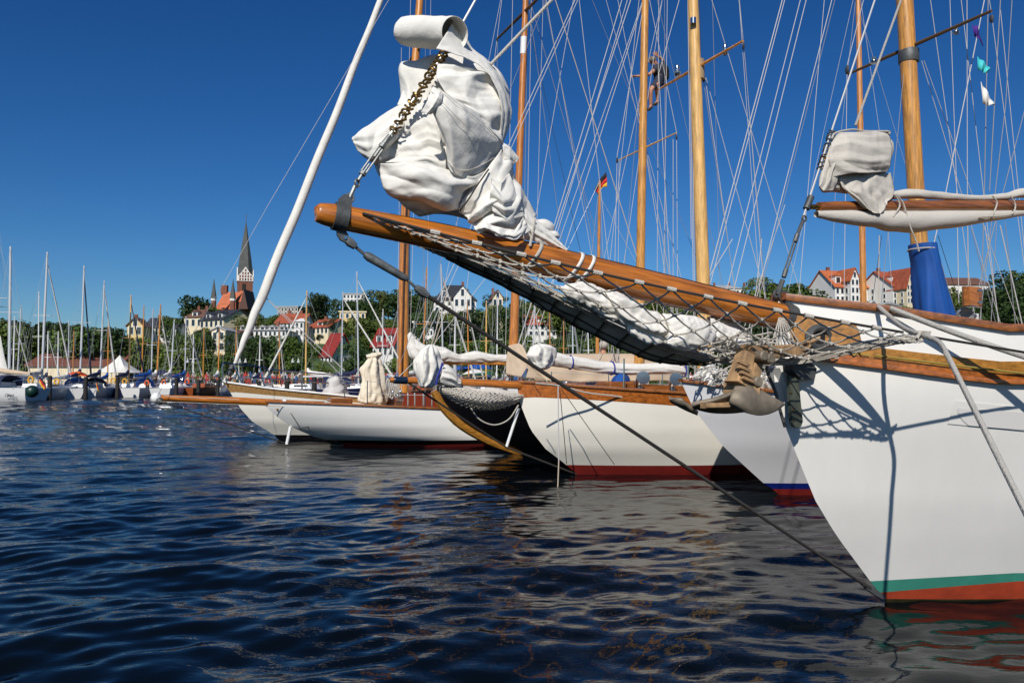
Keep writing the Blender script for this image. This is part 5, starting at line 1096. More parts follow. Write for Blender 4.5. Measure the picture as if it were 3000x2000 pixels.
hs('steep dark red roof beside a dark glass front', 936, 976, 1062, 1040, 976, 150, WHITE_W, DRED_R, 'side', -20, 8, (3, 1), 0, 0)
hs('pale flats with balconies peeping over dark trees', 1000, 1072, 888, 862, 858, 280, WHITE_W, GREY_W, 'flat', 5, 12, (6, 2), 0, 0)
hs('low yellow terrace house on the slope', 990, 1076, 935, 915, 903, 230, YEL_W, CREAM_W, 'flat', 10, 8, (5, 1), 0, 0)
hs('large white villa with steep black roof on the hill', 1262, 1405, 915, 880, 828, 225, WHITE_W, DRK_R, 'hip', 6, 12, (7, 2), 2, 2)
hs('white gabled wing of the black roofed villa', 1325, 1385, 905, 868, 836, 222, WHITE_W, DRK_R, 'front', 6, 6, (3, 1), 0, 0)
hs('small yellow gabled house right of the black roofed villa', 1440, 1476, 900, 872, 850, 235, CREAM_W, BRN_R, 'front', 10, 8, (2, 1), 0, 1)
hs('white house with wine red roof behind the varnished masts', 1086, 1158, 1045, 1012, 960, 140, WHITE_W, DRED_R, 'side', -10, 8, (4, 1), 2, 0)
hs('modern white flat roofed house on the slope', 1206, 1276, 985, 945, 941, 180, WHITE_W, WHITE_W, 'flat', -12, 8, (5, 2), 0, 0)
hs('small white house with red roof under the bowsprit net', 1540, 1638, 985, 950, 921, 170, WHITE_W, RED_R, 'side', 10, 8, (5, 2), 1, 1)
hs('grey mansard roofed block on the skyline behind the pale mast', 2080, 2180, 870, 846, 830, 300, WHITE_W, GREY_W, 'hip', 0, 12, (8, 1), 0, 3)
a_ = hs('white apartment house with bright orange roof and front gable', 2432, 2556, 890, 840, 787, 190, WHITE_W, ORG_R, 'side', 14, 11, (7, 2), 3, 1, side_wins=0)
hs('white gabled bay of the orange roofed apartment house', 2488, 2520, 885, 815, 786, 187.5, WHITE_W, ORG_R, 'front', 14, 6, (2, 3), 0, 0)
hs('white apartment house with brown red roof next to the blue cover', 2604, 2684, 893, 838, 790, 185, WHITE_W, RED_R, 'side', 20, 11, (6, 3), 2, 1)
hs('cream gabled bay of the brown red roofed apartment house', 2652, 2684, 890, 832, 787, 181, CREAM_W, RED_R, 'front', 20, 6, (3, 3), 0, 0)
hs('long low building with brown roof right of the blue cover', 2756, 2912, 850, 833, 808, 230, WHITE_W, BRN_R, 'side', 4, 12, (0, 1), 0, 0)
hs('long harbour shed with red tiled roof behind the left marina', 66, 364, 1085, 1070, 1037, 116, CREAM_W, mat('shed_tiles', (0.17, 0.062, 0.042), 0.8, var=0.25, vscale=1.5, bump=0.5, bscale=6), 'side', 3, 9, (0, 1), 0, 0, name='harbour_shed', cat='shed')
# pediment arch on the cream terrace
# ------------------------------------------------------------------ church
CY = 340.0; k_ = CY / FPX
CH = thing('church', 'red brick church with tall slate spire and white tower gables', 'church', P(700, 900, CY))
al = R(22); CX, CD = A3(math.cos(al), -math.sin(al), 0), A3(math.sin(al), math.cos(al), 0)
tc_ = P(717, 870, CY); tw = 6.3
def CL(x, d, z): return A3(tc_[0], tc_[1], 0) + CX * x + CD * d + A3(0, 0, z)
zt = lambda v: P(700, v, CY)[2]
CX, CD = A3(math.cos(al), math.sin(al), 0), A3(-math.sin(al), math.cos(al), 0)
CX = A3(math.cos(-al), math.sin(-al), 0) * 0 + A3(math.cos(al), math.sin(al), 0)
MB().box(CL(0, 0, (zt(824) + zt(930)) / 2), (tw, tw, zt(824) - zt(930)), CX, CD).build('tower', BRICK_W, CH, False)
gbm = mat('white_gable_plaster', (0.72, 0.70, 0.66), 0.8); bz = zt(826); gz = zt(784)
gab = MB()
for ax, nx in ((CX, -CD), (CD, CX), (CX, CD), (CD, -CX)):
    cc_ = CL(0, 0, 0) + nx * tw / 2
    gab.prism([cc_ - ax * tw / 2 + A3(0, 0, bz), cc_ + ax * tw / 2 + A3(0, 0, bz), cc_ + ax * tw / 2 + A3(0, 0, bz + 2.3), cc_ + ax * tw * .3 + A3(0, 0, bz + 3.6), cc_ + A3(0, 0, gz), cc_ - ax * tw * .3 + A3(0, 0, bz + 3.6), cc_ - ax * tw / 2 + A3(0, 0, bz + 2.3)], nx * 0.35)
GB = gab.build('tower_gable', gbm, CH, False)
for ax, nx in ((CX, -CD), (CD, CX)):
    cc_ = CL(0, 0, 0) + nx * (tw / 2 + 0.3)
    for i in range(5):
        for j in range(4):
            x = (i - 2) * tw / 5.6; z = bz + 0.8 + j * 1.35
            if j > 0 and abs(i - 2) > (3.4 - j): continue
            MB().box(cc_ + ax * x + A3(0, 0, z), (0.62, 0.3, 0.95), ax, nx).build('blind_window', BRICK_W if i != 2 or j else DARK, GB, False)
MB().lathe(CL(0, 0, zt(822)), (0, 0, 1), [(0, tw * 0.60), (zt(760) - zt(822), tw * 0.43), (zt(650) - zt(822), 0.12)], 8).build('spire', SPIRE, CH, False)
MB().tube([CL(0, 0, zt(652)), CL(0, 0, zt(626))], 0.14, 5).build('finial', IRON, CH)
MB().box(CL(-0.6, -tw / 2 - 0.05, zt(845)), (1.4, 0.4, 3.5), CX, CD).build('belfry_window', DARK, CH, False)
def roofblock(u0, u1, vr, ve, yq, dep, nm='nave_roof', hipped=True, m=ORG_R):
    a = P(u0, ve, yq); b = P(u1, ve, yq); zr_ = P(u0, vr, yq)[2]; w = b[0] - a[0]; ix = w * 0.10 if hipped else 0
    MB().add([a, b, b + A3(0, dep, 0), a + A3(0, dep, 0), A3(a[0] + ix, yq + dep / 2, zr_), A3(b[0] - ix * 0.2, yq + dep / 2, zr_)], [(0, 1, 5, 4), (1, 2, 5), (2, 3, 4, 5), (3, 0, 4)]).build(nm, m, CH, False)
    MB().box(((a[0] + b[0]) / 2, yq + dep / 2, a[2] - 6), (w - 0.6, dep - 0.6, 12), None, None).build('nave_wall', BRICK_W, CH, False)
CHR = mat('church_tiles', (0.52, 0.15, 0.065), 0.8, var=0.25, vscale=0.6)
roofblock(629, 690, 849, 906, 325, 16, m=CHR); roofblock(688, 712, 847, 884, 318, 12, 'aisle_roof', False, CHR)
a = P(712, 884, 318); MB().prism([P(700, 905, 317.5), P(726, 905, 317.5), P(714, 846, 317.5)], A3(0, 12, 0)).build('transept_gable', mat('dark_brick', (0.10, 0.05, 0.04), 0.85), CH, False)
for u, vt_, vb_, hw_ in ((626, 816, 874, 1.1), (682, 816, 874, 1.15)):
    q = P(u, vb_, 316); zt_ = P(u, vt_, 316)[2]
    MB().lathe(q - A3(0, 0, 6), (0, 0, 1), [(0, hw_), (6, hw_)], 8).build('turret', BRICK_W, CH, False)
    MB().lathe(q - A3(0, 0, 1.0), (0, 0, 1), [(0, hw_ + 0.05), (1.0, hw_ + 0.05)], 8).build('turret_band', gbm, CH, False)
    MB().lathe(q, (0, 0, 1), [(0, hw_ * 1.15), (zt_ - q[2], 0.05)], 8).build('turret_spire', SPIRE, CH, False)
MB().box(P(658, 850, 333), (2.6, 2, 4.2)).build('nave_chimney', BRICK_W, CH, False)
VIS.append((622, 640, 745, 908, 318))
# ------------------------------------------------------------------ trees
LEAF = [mat('leaf_green_%d' % i, c, 0.65, var=0.45, vscale=0.35, rand=0.28, spec=0.25) for i, c in enumerate(((0.075, 0.125, 0.02), (0.105, 0.15, 0.027), (0.045, 0.085, 0.02), (0.028, 0.048, 0.016), (0.12, 0.15, 0.034)))]
BARK = mat('bark', (0.07, 0.05, 0.035), 0.9)
def crown_mesh(seed, kind):
    r = np.random.default_rng(seed); cs, rs = [], []
    nl = 15 if kind != 'spread' else 18
    for i in range(nl):
        t = r.uniform(0, 1); z = 0.30 + 0.62 * t; rad = 0.36 * math.sin(math.pi * min(1, 0.25 + 0.75 * (1 - t) ** 0.8)) * (1.15 if kind == 'spread' else 0.85)
        a = r.uniform(0, 6.28); cs.append((rad * r.uniform(0.3, 1) * math.cos(a), rad * r.uniform(0.3, 1) * math.sin(a), z)); rs.append(r.uniform(0.11, 0.20))
    N = 2300; v = np.zeros((N, 4, 3)); cs = np.array(cs); rs = np.array(rs)
    w = rs ** 2 / (rs ** 2).sum(); idx = r.choice(nl, N, p=w); d = r.normal(size=(N, 3)); d /= np.linalg.norm(d, axis=1)[:, None]
    p = cs[idx] + d * (rs[idx] * r.uniform(0.62, 1.1, N))[:, None] * np.array([1, 1, 0.85])
    n = d * 0.8 + r.normal(size=(N, 3)) * 0.6 + np.array([0, 0, 0.25]); n /= np.linalg.norm(n, axis=1)[:, None]
    t1 = np.cross(n, r.normal(size=(N, 3))); t1 /= np.linalg.norm(t1, axis=1)[:, None]; t2 = np.cross(n, t1); s_ = r.uniform(0.013, 0.028, N)[:, None]
    for k, (a, b) in enumerate(((-1, -0.6), (1, -0.7), (0.8, 0.7), (-0.9, 0.8))): v[:, k] = p + t1 * s_ * a + t2 * s_ * b
    me = bpy.data.meshes.new('crown'); me.from_pydata(v.reshape(-1, 3).tolist(), [], [(4 * i, 4 * i + 1, 4 * i + 2, 4 * i + 3) for i in range(N)]); return me
def trunk_mesh(seed):
    r = np.random.default_rng(seed); mb = MB(); mb.tube(bez([(0, 0, -0.15), (0.01, 0, 0.15), (r.normal() * .02, r.normal() * .02, 0.4), (0, 0, 0.62)], 8), [0.034, 0.026, 0.02, 0.008], 7)
    for i in range(6):
        a = r.uniform(0, 6.28); z = r.uniform(0.25, 0.5); mb.tube([(0, 0, z), (0.12 * math.cos(a), 0.12 * math.sin(a), z + 0.13), (0.2 * math.cos(a), 0.2 * math.sin(a), z + 0.26)], [0.013, 0.009, 0.004], 5)
    me = bpy.data.meshes.new('trunk'); me.from_pydata(np.vstack(mb.v).tolist(), [], mb.f); me.materials.append(BARK); return me
CROWNS = {}
for ki, kd in enumerate(('round', 'spread')):
    for li in range(5):
        for sd in range(2):
            me = crown_mesh(100 + ki * 20 + li * 3 + sd, kd); me.materials.append(LEAF[li]); CROWNS[(kd, li, sd)] = me
TRUNKS = [trunk_mesh(s_) for s_ in range(3)]
rt = np.random.default_rng(5)
def tree(x, y, z, hgt, kd, li, label, group, sx=1.0):
    o = thing('tree', label, 'tree', (x, y, z), group); o.scale = (hgt * sx, hgt * sx, hgt); o.rotation_euler = (0, 0, rt.uniform(0, 6.28))
    for nm, me in (('crown', CROWNS[(kd, li, int(rt.integers(2)))]), ('trunk', TRUNKS[int(rt.integers(3))])):
        c = bpy.data.objects.new(nm, me); col.objects.link(c); c.parent = o
SKY = np.array([(-200, 940), (0, 940), (100, 942), (200, 936), (235, 952), (330, 958), (362, 985), (372, 996), (470, 988), (490, 915), (520, 893), (560, 868), (590, 866), (612, 884), (640, 905), (745, 905), (760, 880), (800, 890), (830, 922), (900, 925), (912, 850), (935, 830), (965, 830), (990, 850), (1000, 886), (1070, 880), (1080, 846), (1110, 834), (1150, 828), (1240, 832), (1285, 838), (1300, 900), (1400, 900), (1420, 856), (1480, 862), (1550, 880), (1800, 870), (2000, 862), (2080, 860), (2180, 850), (2200, 818), (2225, 802), (2265, 804), (2285, 830), (2330, 822), (2390, 832), (2420, 860), (2560, 880), (2700, 860), (2750, 845), (2900, 838), (2945, 802), (2975, 790), (3100, 790), (3300, 800)])
def put_tree(u, Y, hgt, kd, li, label, group, sx=1.0):
    x = (u - 1500) / FPX * Y; z = float(h_at(x, Y)) - 0.1
    wpx = 0.33 * hgt * sx / Y * FPX; lim = min(np.interp(uu, SKY[:, 0], SKY[:, 1]) for uu in (u,)) + rt.uniform(-2, 14)
    zmax = P(u, lim, Y)[2]
    if z + hgt > zmax: hgt = zmax - z
    if hgt < 1.6: return
    vt = proj((x, Y, z + hgt))[1]; vb_ = proj((x, Y, z + 0.25 * hgt))[1]; wpx = 0.30 * hgt * sx / Y * FPX
    for (a, b, c, d, yy) in VIS:
        if Y < yy and u + wpx > a and u - wpx < c and vt < d and vb_ > b:
            dz = P(u, d, Y)[2] - z          # shrink below the house if possible
            if dz < 1.6: return
            hgt = min(hgt, dz)
    tree(x, Y, z, hgt, kd, li, label, group, sx)
GT = 'trees on the hillside and promenade'
ZONES = ((370, 'behind the red roofed harbour shed'), (620, 'between the yellow house and the church'), (760, 'just below the red church roof'), (1000, 'around the red roofed row houses'), (1250, 'below the pale flats on the ridge'), (1500, 'around the black roofed villa'), (2000, 'seen past the bowsprit net on the slope'), (2400, 'beside the grey block on the skyline'), (2700, 'at the foot of the orange roofed apartment house'), (9999, 'behind the rigging right of the blue mast cover'))
COLW = ('leafy green tree', 'light green tree', 'dark green tree', 'nearly black green tree', 'yellowish green tree')
for Y, ml in ((300, 0.8), (258, 0.8), (226, 0.78), (202, 0.72), (184, 0.72), (167, 0.72), (152, 0.72), (138, 0.8)):
    st = 13.5 / Y * FPX * ml
    for u in np.arange(-90, 3120, st):
        uu = u + rt.uniform(-0.35, 0.35) * st; li = int(rt.integers(5)); zn = next(z for lim_, z in ZONES if uu < lim_)
        put_tree(uu, Y + rt.uniform(-6, 6), rt.uniform(9.5, 13.5), 'round' if rt.random() < 0.5 else 'spread', li, COLW[li] + ' ' + zn, 'trees ' + zn, rt.uniform(1.0, 1.3))
for u in np.arange(-60, 2250, 72):
    put_tree(u + rt.uniform(-20, 20), 122.5 + rt.uniform(-2.5, 2.5), rt.uniform(6.5, 8.5) if u > 560 else rt.uniform(8.5, 11.5), 'spread', int(rt.choice([0, 1, 2, 3])), 'dark broad tree in the row along the harbour promenade', 'promenade trees', 1.15)
for u, Y, hg, li, lab in ((935, 190, 18, 3, 'very dark tall tree standing beside the orange roofed house'), (965, 196, 17, 3, 'dark crown next to the tallest dark tree by the orange roof'), (575, 240, 14, 2, 'round dark tree left of the red church roof'), (2240, 170, 16, 2, 'tall green tree rising right behind the anchor chain stay'), (1255, 215, 15, 3, 'dark purple brown tree left of the black roofed villa'), (2965, 150, 22, 2, 'big dark tree at the right end of the hillside')):
    put_tree(u, Y, hg, 'round', li, lab, None, 1.1)
for u, vt_ in ((996, 878), (1018, 884), (1040, 882), (1060, 885), (1080, 872), (1275, 908), (1395, 905), (610, 985), (585, 975), (675, 985), (690, 978)):
    Y = 250 if u > 980 and u < 1100 else (212 if u > 1100 else 158); x = (u - 1500) / FPX * Y; z = float(h_at(x, Y)) - 0.1; hg = P(u, vt_, Y)[2] - z
    tree(x, Y, z, hg, 'spread', 2, 'dark green tree directly below a pale house front', 'trees below pale house fronts', 0.9)
# low hedge in front of the promenade
hm = MB(); r4 = np.random.default_rng(9)
N = 9000; px_ = np.stack([r4.uniform(-75, 75, N), r4.uniform(119.0, 121.2, N), 1.1 + r4.beta(2, 1.2, N) * 1.7], 1)
for q in px_:
    a = r4.normal(size=3); b2_ = unit(np.cross(a, r4.normal(size=3))); c2_ = unit(np.cross(a, b2_)); s_ = 0.17
    hm.add([q - b2_ * s_, q + c2_ * s_, q + b2_ * s_, q - c2_ * s_], [(0, 1, 2, 3)])
hd = hm.build('hedge', LEAF[0], None, False); hd['label'] = 'low green hedge along the harbour promenade'; hd['category'] = 'hedge'; hd['kind'] = 'stuff'
# ------------------------------------------------------------------ marina yachts beyond
ALU = mat('mast_aluminium', (0.62, 0.63, 0.64), 0.4, metal=0.3); GEL = mat('white_gelcoat', (0.78, 0.78, 0.77), 0.25, coat=0.3); NAVYH = mat('navy_gelcoat', (0.012, 0.016, 0.06), 0.2, coat=0.4)
WOODH = mat('mahogany_hull', (0.28, 0.07, 0.02), 0.3, coat=0.6); GREYH = mat('grey_hull', (0.42, 0.43, 0.45), 0.35)
def mastw(u, v): return 0
def marina_yacht(label, ub, ut, vt, Y, L, hdg, hullm=None, mastm=None, cover=None, hood=None, furl=None, wpx=5.0, boom=True, fb=0.95, group=None, jy=0.0):
    hullm = hullm or GEL; mastm = mastm or ALU; x0 = (ub - 1500) / FPX * Y
    base = A3(x0, Y, 0); f = A3(math.cos(R(hdg)), math.sin(R(hdg)), 0); s = A3(-f[1], f[0], 0); B = L * 0.155
    o = thing('sailing_yacht', label, 'yacht', base, group)
    def Q(a, b, z): return base + f * a + s * b + A3(0, 0, z)
    n = 15; g = []; dk_ = []
    for i in range(n):
        t = i / (n - 1); a = L * (0.56 - 1.0 * t); w = B * (1 - (1 - min(1, t * 1.9)) ** 2) ** 0.8 * (1 - 0.22 * max(0, t - 0.55) / 0.45) + 0.02
        sh = fb * (1.0 + 0.35 * (1 - t) ** 2); rake = 0.9 * (1 - t) ** 3
        row = []
        for k in range(9):
            ph = (k / 8 - 0.5) * 2; zz = sh * (1 - (1 - abs(ph)) * 1.0) if abs(ph) > 0 else 0
            ww = w * (abs(ph) ** 0.32) * np.sign(ph); zz = -0.25 + (sh + 0.25) * abs(ph) ** 1.7
            row.append(Q(a - rake * (1 - zz / sh) * 0.9 - (0.0 if i < n - 1 else -0.25 * (1 - zz / sh)), ww, zz))
        g.append(row); dk_.append([row[0] - A3(0, 0, 0.02), row[-1] - A3(0, 0, 0.02)])
    hm_ = MB().grid(np.array(g)); hm_.f.append(tuple(hm_.n - 9 + k for k in range(9))); hm_.build('hull', hullm, o)
    MB().grid(np.array(dk_)).build('deck', GEL if hullm is not WOODH else TEAK, o, False)
    # stripe just above the water
    st = MB()
    for sd_ in (0, 1):
        idx = 5 if sd_ else 3
        st.tube([g[i][idx] + s * (0.03 if sd_ else -0.03) for i in range(1, n)], 0.035, 4)
    st.build('boot_stripe', NAVYC if hullm is not NAVYH else GEL, o)
    cl = L * 0.40; cz = fb * 1.05; cw = B * 0.62
    prof = [(-0.12 * L, 0.0), (-0.10 * L, 0.42), (0.10 * L, 0.42), (0.28 * L, 0.08), (0.28 * L, 0.0)]
    cb = MB(); cb.prism([Q(a, -cw, cz + z) for a, z in prof], s * 2 * cw); CBO = cb.build('cabin', GEL if hullm is not WOODH else WOODH, o, True, 30)
    for sd_ in (-1, 1):
        MB().box(Q(0.0, sd_ * (cw + 0.005), cz + 0.24), (0.16 * L, 0.03, 0.14), f, s).build('cabin_window', GLASSD, CBO, False)
    top = P(ut, vt, Y); mr = wpx / 2 / FPX * Y
    foot = Q(0, 0, cz + 0.3); MB().tube([foot, (foot + top) / 2, top], [mr, mr, mr * 0.7], 8).build('mast', mastm, o)
    md = top - foot; hm2 = np.linalg.norm(md); sp1 = foot + md * 0.52
    hl = 0.07 * hm2; MB().tube([sp1 - s * hl - f * 0.1, sp1, sp1 + s * hl - f * 0.1], 0.03, 5).build('spreader', mastm, o)
    lw = 0.008
    for sd_ in (-1, 1):
        MB().tube([top, sp1 + s * hl * sd_ - f * 0.1, Q(-0.02 * L, sd_ * B * 0.9, cz)], lw, 4).build('shroud', WIRE, o)
    bow = Q(0.54 * L, 0, fb * 1.3); stn = Q(-0.43 * L, 0, fb)
    ft = foot + md * 0.93
    if furl is not None: MB().tube([bow, bow + (ft - bow) * 0.12, bow + (ft - bow) * 0.9, ft], [0.03, 0.10, 0.055, 0.02], 6).build('furled_genoa', furl, o)
    else: MB().tube([bow, ft], lw, 4).build('forestay', WIRE, o)
    MB().tube([top, stn], lw, 4).build('backstay', WIRE, o)
    if boom:
        b0 = Q(-0.02 * L, 0, cz + 1.1); b1 = Q(-0.36 * L, 0, cz + 1.05)
        MB().tube([b0, b1], 0.07, 6).build('boom', mastm, o)
        if cover is not None:
            MB().grid(cloth_tube([b0 + A3(0, 0, 0.75), b0 + A3(0, 0, 0.35) - f * 0.3, (b0 + b1) / 2 + A3(0, 0, 0.2), b1 + A3(0, 0, 0.1)], [0.1, 0.22, 0.2, 0.1], 0.04, 1.2, 3, 10, 16), close_v=True).build('sail_cover', cover, o)
    if hood is not None:
        hg = []
        for a, hz in ((-0.06 * L, 0.35), (-0.075 * L, 0.75), (-0.12 * L, 0.95), (-0.17 * L, 0.92)):
            hg.append([Q(a, cw * 1.05 * math.cos(t), cz + 0.1 + hz * math.sin(t) ** 0.6 if 0 < t < math.pi else cz + 0.1) for t in np.linspace(0, math.pi, 9)])
        MB().grid(np.array(hg)).build('spray_hood', hood, o)
    pr = MB()
    for a0, sg in ((0.5, 1), (-0.42, -1)):
        w_ = B * 0.35 if sg > 0 else B * 0.75; z_ = fb * (1.3 if sg > 0 else 1.0)
        pr.tube(bez([Q(a0 * L - sg * 0.9, -w_ * 1.25, z_), Q(a0 * L - sg * 0.7, -w_ * 1.2, z_ + 0.6), Q(a0 * L + sg * 0.15, 0, z_ + 0.62), Q(a0 * L - sg * 0.7, w_ * 1.2, z_ + 0.6), Q(a0 * L - sg * 0.9, w_ * 1.25, z_)], 14), 0.02, 4)
    pr.build('pulpit', STEEL, o); return o, Q
CH1, Q1 = marina_yacht('white cruising yacht with beige boom cover and name lettering on its hull', -12, -8, 690, 66, 10.5, 165, None, None, CANVAS_B, NAVYC, None, 8, True, 1.1)
marina_yacht('white yacht with the tallest white mast just behind the lettered yacht', 29, 31, 722, 76, 10.5, 98, None, None, CANVAS_G, NAVYC, None, 8, True, 1.0)
YL = [ # label, ub, ut, vt, Y, L, hdg, hull, mast, cover, hood, furl, w
 ('white yacht with tall mast and furled white genoa behind the lettered yacht', 124, 139, 738, 72, 11.5, 95, None, None, CANVAS_G, None, CANVAS, 7),
 ('white yacht with grey furled boom and dark blue furled stay', 236, 247, 778, 78, 10.5, 108, None, None, NAVYC, BLUEC, NAVYC, 6),
 ('white yacht with navy boom cover beside the orange parasol', 294, 306, 822, 80, 10, 100, None, None, NAVYC, NAVYC, CANVAS, 5),
 ('navy hulled yacht with tan mast near the white pagoda tent', 378, 384, 864, 84, 9.5, 96, NAVYH, MASTP, NAVYC, None, NAVYC, 5),
 ('small white yacht with bright blue sail cover by the dark piles', 444, 449, 904, 82, 8.5, 84, None, None, BLUEC, BLUEC, None, 4),
 ('wooden yacht with orange varnished mast beside the blue cover', 460, 471, 891, 86, 8.5, 92, WOODH, MASTW, CANVAS, None, CANVAS, 5),
 ('white yacht with thin white mast and white awning over its boom', 501, 511, 935, 80, 8, 98, None, None, CANVAS, None, None, 5),
 ('white yacht with blue spray hood near the furled jib foot', 543, 545, 927, 90, 9, 85, None, None, BLUEC, BLUEC, CANVAS, 4),
 ('wooden sloop with ochre mast left of the pulpit', 596, 598, 962, 84, 7.5, 80, WOODH, MASTW, None, None, None, 4),
 ('small sloop with brown mast in front of the cream villa', 640, 643, 962, 88, 7.5, 100, None, MASTW, CANVAS, None, None, 4),
 ('grey hulled yacht with tan mast and furled white genoa behind the pulpit rails', 896, 899, 851, 70, 8.5, 165, GREYH, MASTP, CANVAS, None, CANVAS, 5),
 ('dark motor sailer with slim grey mast beyond the hatch cover', 1001, 1005, 854, 66, 9, 12, NAVYH, ALU, None, NAVYC, CANVAS, 4),
 ('white yacht with white mast behind the varnished spinnaker pole', 1051, 1046, 795, 72, 9.5, 20, None, None, NAVYC, NAVYC, CANVAS, 5),
 ('yacht with slim orange mast beside the varnished mast', 1238, 1250, 782, 60, 9, 70, WOODH, MASTW, CANVAS, None, None, 5),
 ('white yacht with white mast beneath the black roofed villa', 1299, 1292, 774, 62, 9.5, 60, None, None, CANVAS, None, CANVAS, 5),
 ('small ketch with ochre mast in front of the promenade trees', 1374, 1369, 885, 78, 8, 70, None, MASTW, None, None, CANVAS, 4),
 ('yacht with yellow mast and blue pennant behind the furled boom', 1424, 1425, 880, 70, 8.5, 70, None, MASTP, None, None, None, 5),
 ('white yacht with short white mast behind the beige boom tent', 1679, 1677, 905, 66, 8.5, 75, None, None, None, None, CANVAS, 5),
 ('white yacht with grey mast behind the furled staysail', 1560, 1566, 880, 74, 9, 70, None, None, NAVYC, None, CANVAS, 4)]
for l in YL: marina_yacht(*l)
# slim masts further back in the marina
MS = [(40, 43, 926, 92, 'w'), (52, 62, 894, 94, 'g'), (114, 114, 854, 90, 'w'), (140, 141, 970, 94, 'w'), (171, 171, 970, 92, 'w'), (202, 202, 938, 92, 'g'), (317, 318, 936, 95, 'o'), (416, 422, 894, 90, 'o'), (567, 567, 980, 95, 'w'), (690, 693, 953, 92, 'o'), (215, 217, 968, 95, 'o'), (760, 762, 985, 90, 'w'), (820, 818, 960, 92, 'o'), (1120, 1122, 905, 90, 'w'), (1165, 1168, 930, 92, 'o'), (1330, 1334, 900, 85, 'w'), (1455, 1458, 870, 80, 'w'), (1612, 1610, 900, 80, 'o'), (1725, 1722, 930, 80, 'w'), (1650, 1652, 920, 85, 'o')]
for k, (ub, ut, vt, Y, c) in enumerate(MS):
    marina_yacht({'w': 'small white yacht with thin white mast in the back row of the marina', 'g': 'small white yacht with thin grey mast in the back row of the marina', 'o': 'small yacht with thin brown mast in the back row of the marina'}[c], ub, ut, vt, Y, 7.5, 90 + 12 * math.sin(k * 2.3), GEL if k % 4 else WOODH, {'w': GEL, 'g': ALU, 'o': MASTW}[c], [None, CANVAS, BLUEC, NAVYC][k % 4], None, CANVAS if k % 3 == 0 else None, 3.6, True, 0.8, 'small yachts in the back row of the marina')
# two larger masts behind the near yachts
marina_yacht('tall yacht with slim honey coloured mast behind the blue covered mast', 2532, 2513, -60, 30, 12, 25, None, MASTW, None, None, None, 19, False)
marina_yacht('yawl with slim wooden mast carrying a flag behind the black yacht', 1748, 1757, 530, 30, 10, 25, None, MASTW, None, None, None, 11, False)
# lettering on the first yacht
fc = bpy.data.curves.new('hull_name', 'FONT'); fc.body = 'Chiara'; fc.size = 0.36; fc.extrude = 0.01; fc.shear = 0.3
ft_ = bpy.data.objects.new('hull_name_text', fc); col.objects.link(ft_); bpy.context.view_layer.update()
tm = bpy.data.meshes.new_from_object(ft_.evaluated_get(bpy.context.evaluated_depsgraph_get())); bpy.data.objects.remove(ft_)
fo_ = bpy.data.objects.new('hull_name', tm); col.objects.link(fo_); tm.materials.clear(); tm.materials.append(NAVYC)
fo_.location = tuple(np.array(Q1(-2.7, 1.47, 0.40)) - np.array(CH1['org'])); fo_.rotation_euler = (R(84), 0, R(-15)); fo_.parent = CH1
# ------------------------------------------------------------------ piles, tent, parasols, flags, lamps
PILE = mat('tarred_pile', (0.018, 0.016, 0.015), 0.8)
for u, Y, vt in ((148, 70, 1100), (253, 71, 1103), (346, 76, 1104), (434, 80, 1106), (455, 84, 1108), (518, 74, 1105), (583, 78, 1112), (842, 62, 1108), (922, 60, 1104), (760, 75, 1116), (640, 82, 1112)):
    x = (u - 1500) / FPX * Y; zt_ = P(u, vt, Y)[2]
    solo(MB().lathe((x, Y, -1), (0, 0, 1), [(0, 0.2), (1 + zt_ - 0.06, 0.19), (1 + zt_, 0.12)], 10), 'mooring_pile', PILE, 'dark tarred mooring pile standing in the water between the marina yachts', 'pile', 'mooring piles')
tq = P(350, 1095, 106); TT = thing('pagoda_tent', 'white pagoda tent with pointed top behind the marina yachts', 'tent', (tq[0], 106, 1.2)); tg = []
for r_, z_ in ((2.4, 2.8), (1.7, 3.2), (0.95, 3.9), (0.4, 4.6), (0.05, 5.2)):
    tg.append([A3(tq[0] + r_ * sx_, 106 + r_ * sy_, z_) for sx_, sy_ in ((-1, -1), (0, -0.96), (1, -1), (0.96, 0), (1, 1), (0, .96), (-1, 1), (-.96, 0))])
MB().grid(np.array(tg), close_v=True).build('canopy', CANVAS, TT, True, 50)
for sx_ in (-1, 1):
    for sy_ in (-1, 1): MB().tube([(tq[0] + 2.35 * sx_, 106 + 2.35 * sy_, 1.2), (tq[0] + 2.35 * sx_, 106 + 2.35 * sy_, 2.85)], 0.06, 6).build('tent_pole', ALU, TT)
def parasol(label, u, v, Y, r, mats, tilt=0.0, zb=1.2):
    q = P(u, v, Y); o = thing('parasol', label, 'parasol', (q[0], Y, zb)); n = 8
    for k in range(n):
        a0, a1 = 2 * math.pi * k / n, 2 * math.pi * (k + 1) / n; rows = []
        for rr_, z_ in ((0.02, 0.32), (0.5, 0.20), (1.0, -0.05)):
            rows.append([q + A3(rr_ * r * math.cos(a), rr_ * r * math.sin(a), z_ * r + tilt * rr_ * math.cos(a) * r) for a in (a0, (a0 + a1) / 2, a1)])
        MB().grid(np.array(rows)).build('canopy_panel', mats[k % len(mats)], o, True, 50)
    MB().tube([(q[0], Y, zb - 0.1), q + A3(0, 0, 0.3 * r)], 0.03, 6).build('pole', ALU, o)
ORC = mat('orange_fabric', (0.75, 0.16, 0.02), 0.7); ORR = mat('red_orange_fabric', (0.62, 0.06, 0.015), 0.7)
parasol('orange and red parasol on a marina yacht', 232, 1097, 77, 1.0, [ORC, ORR], -0.15, 1.0)
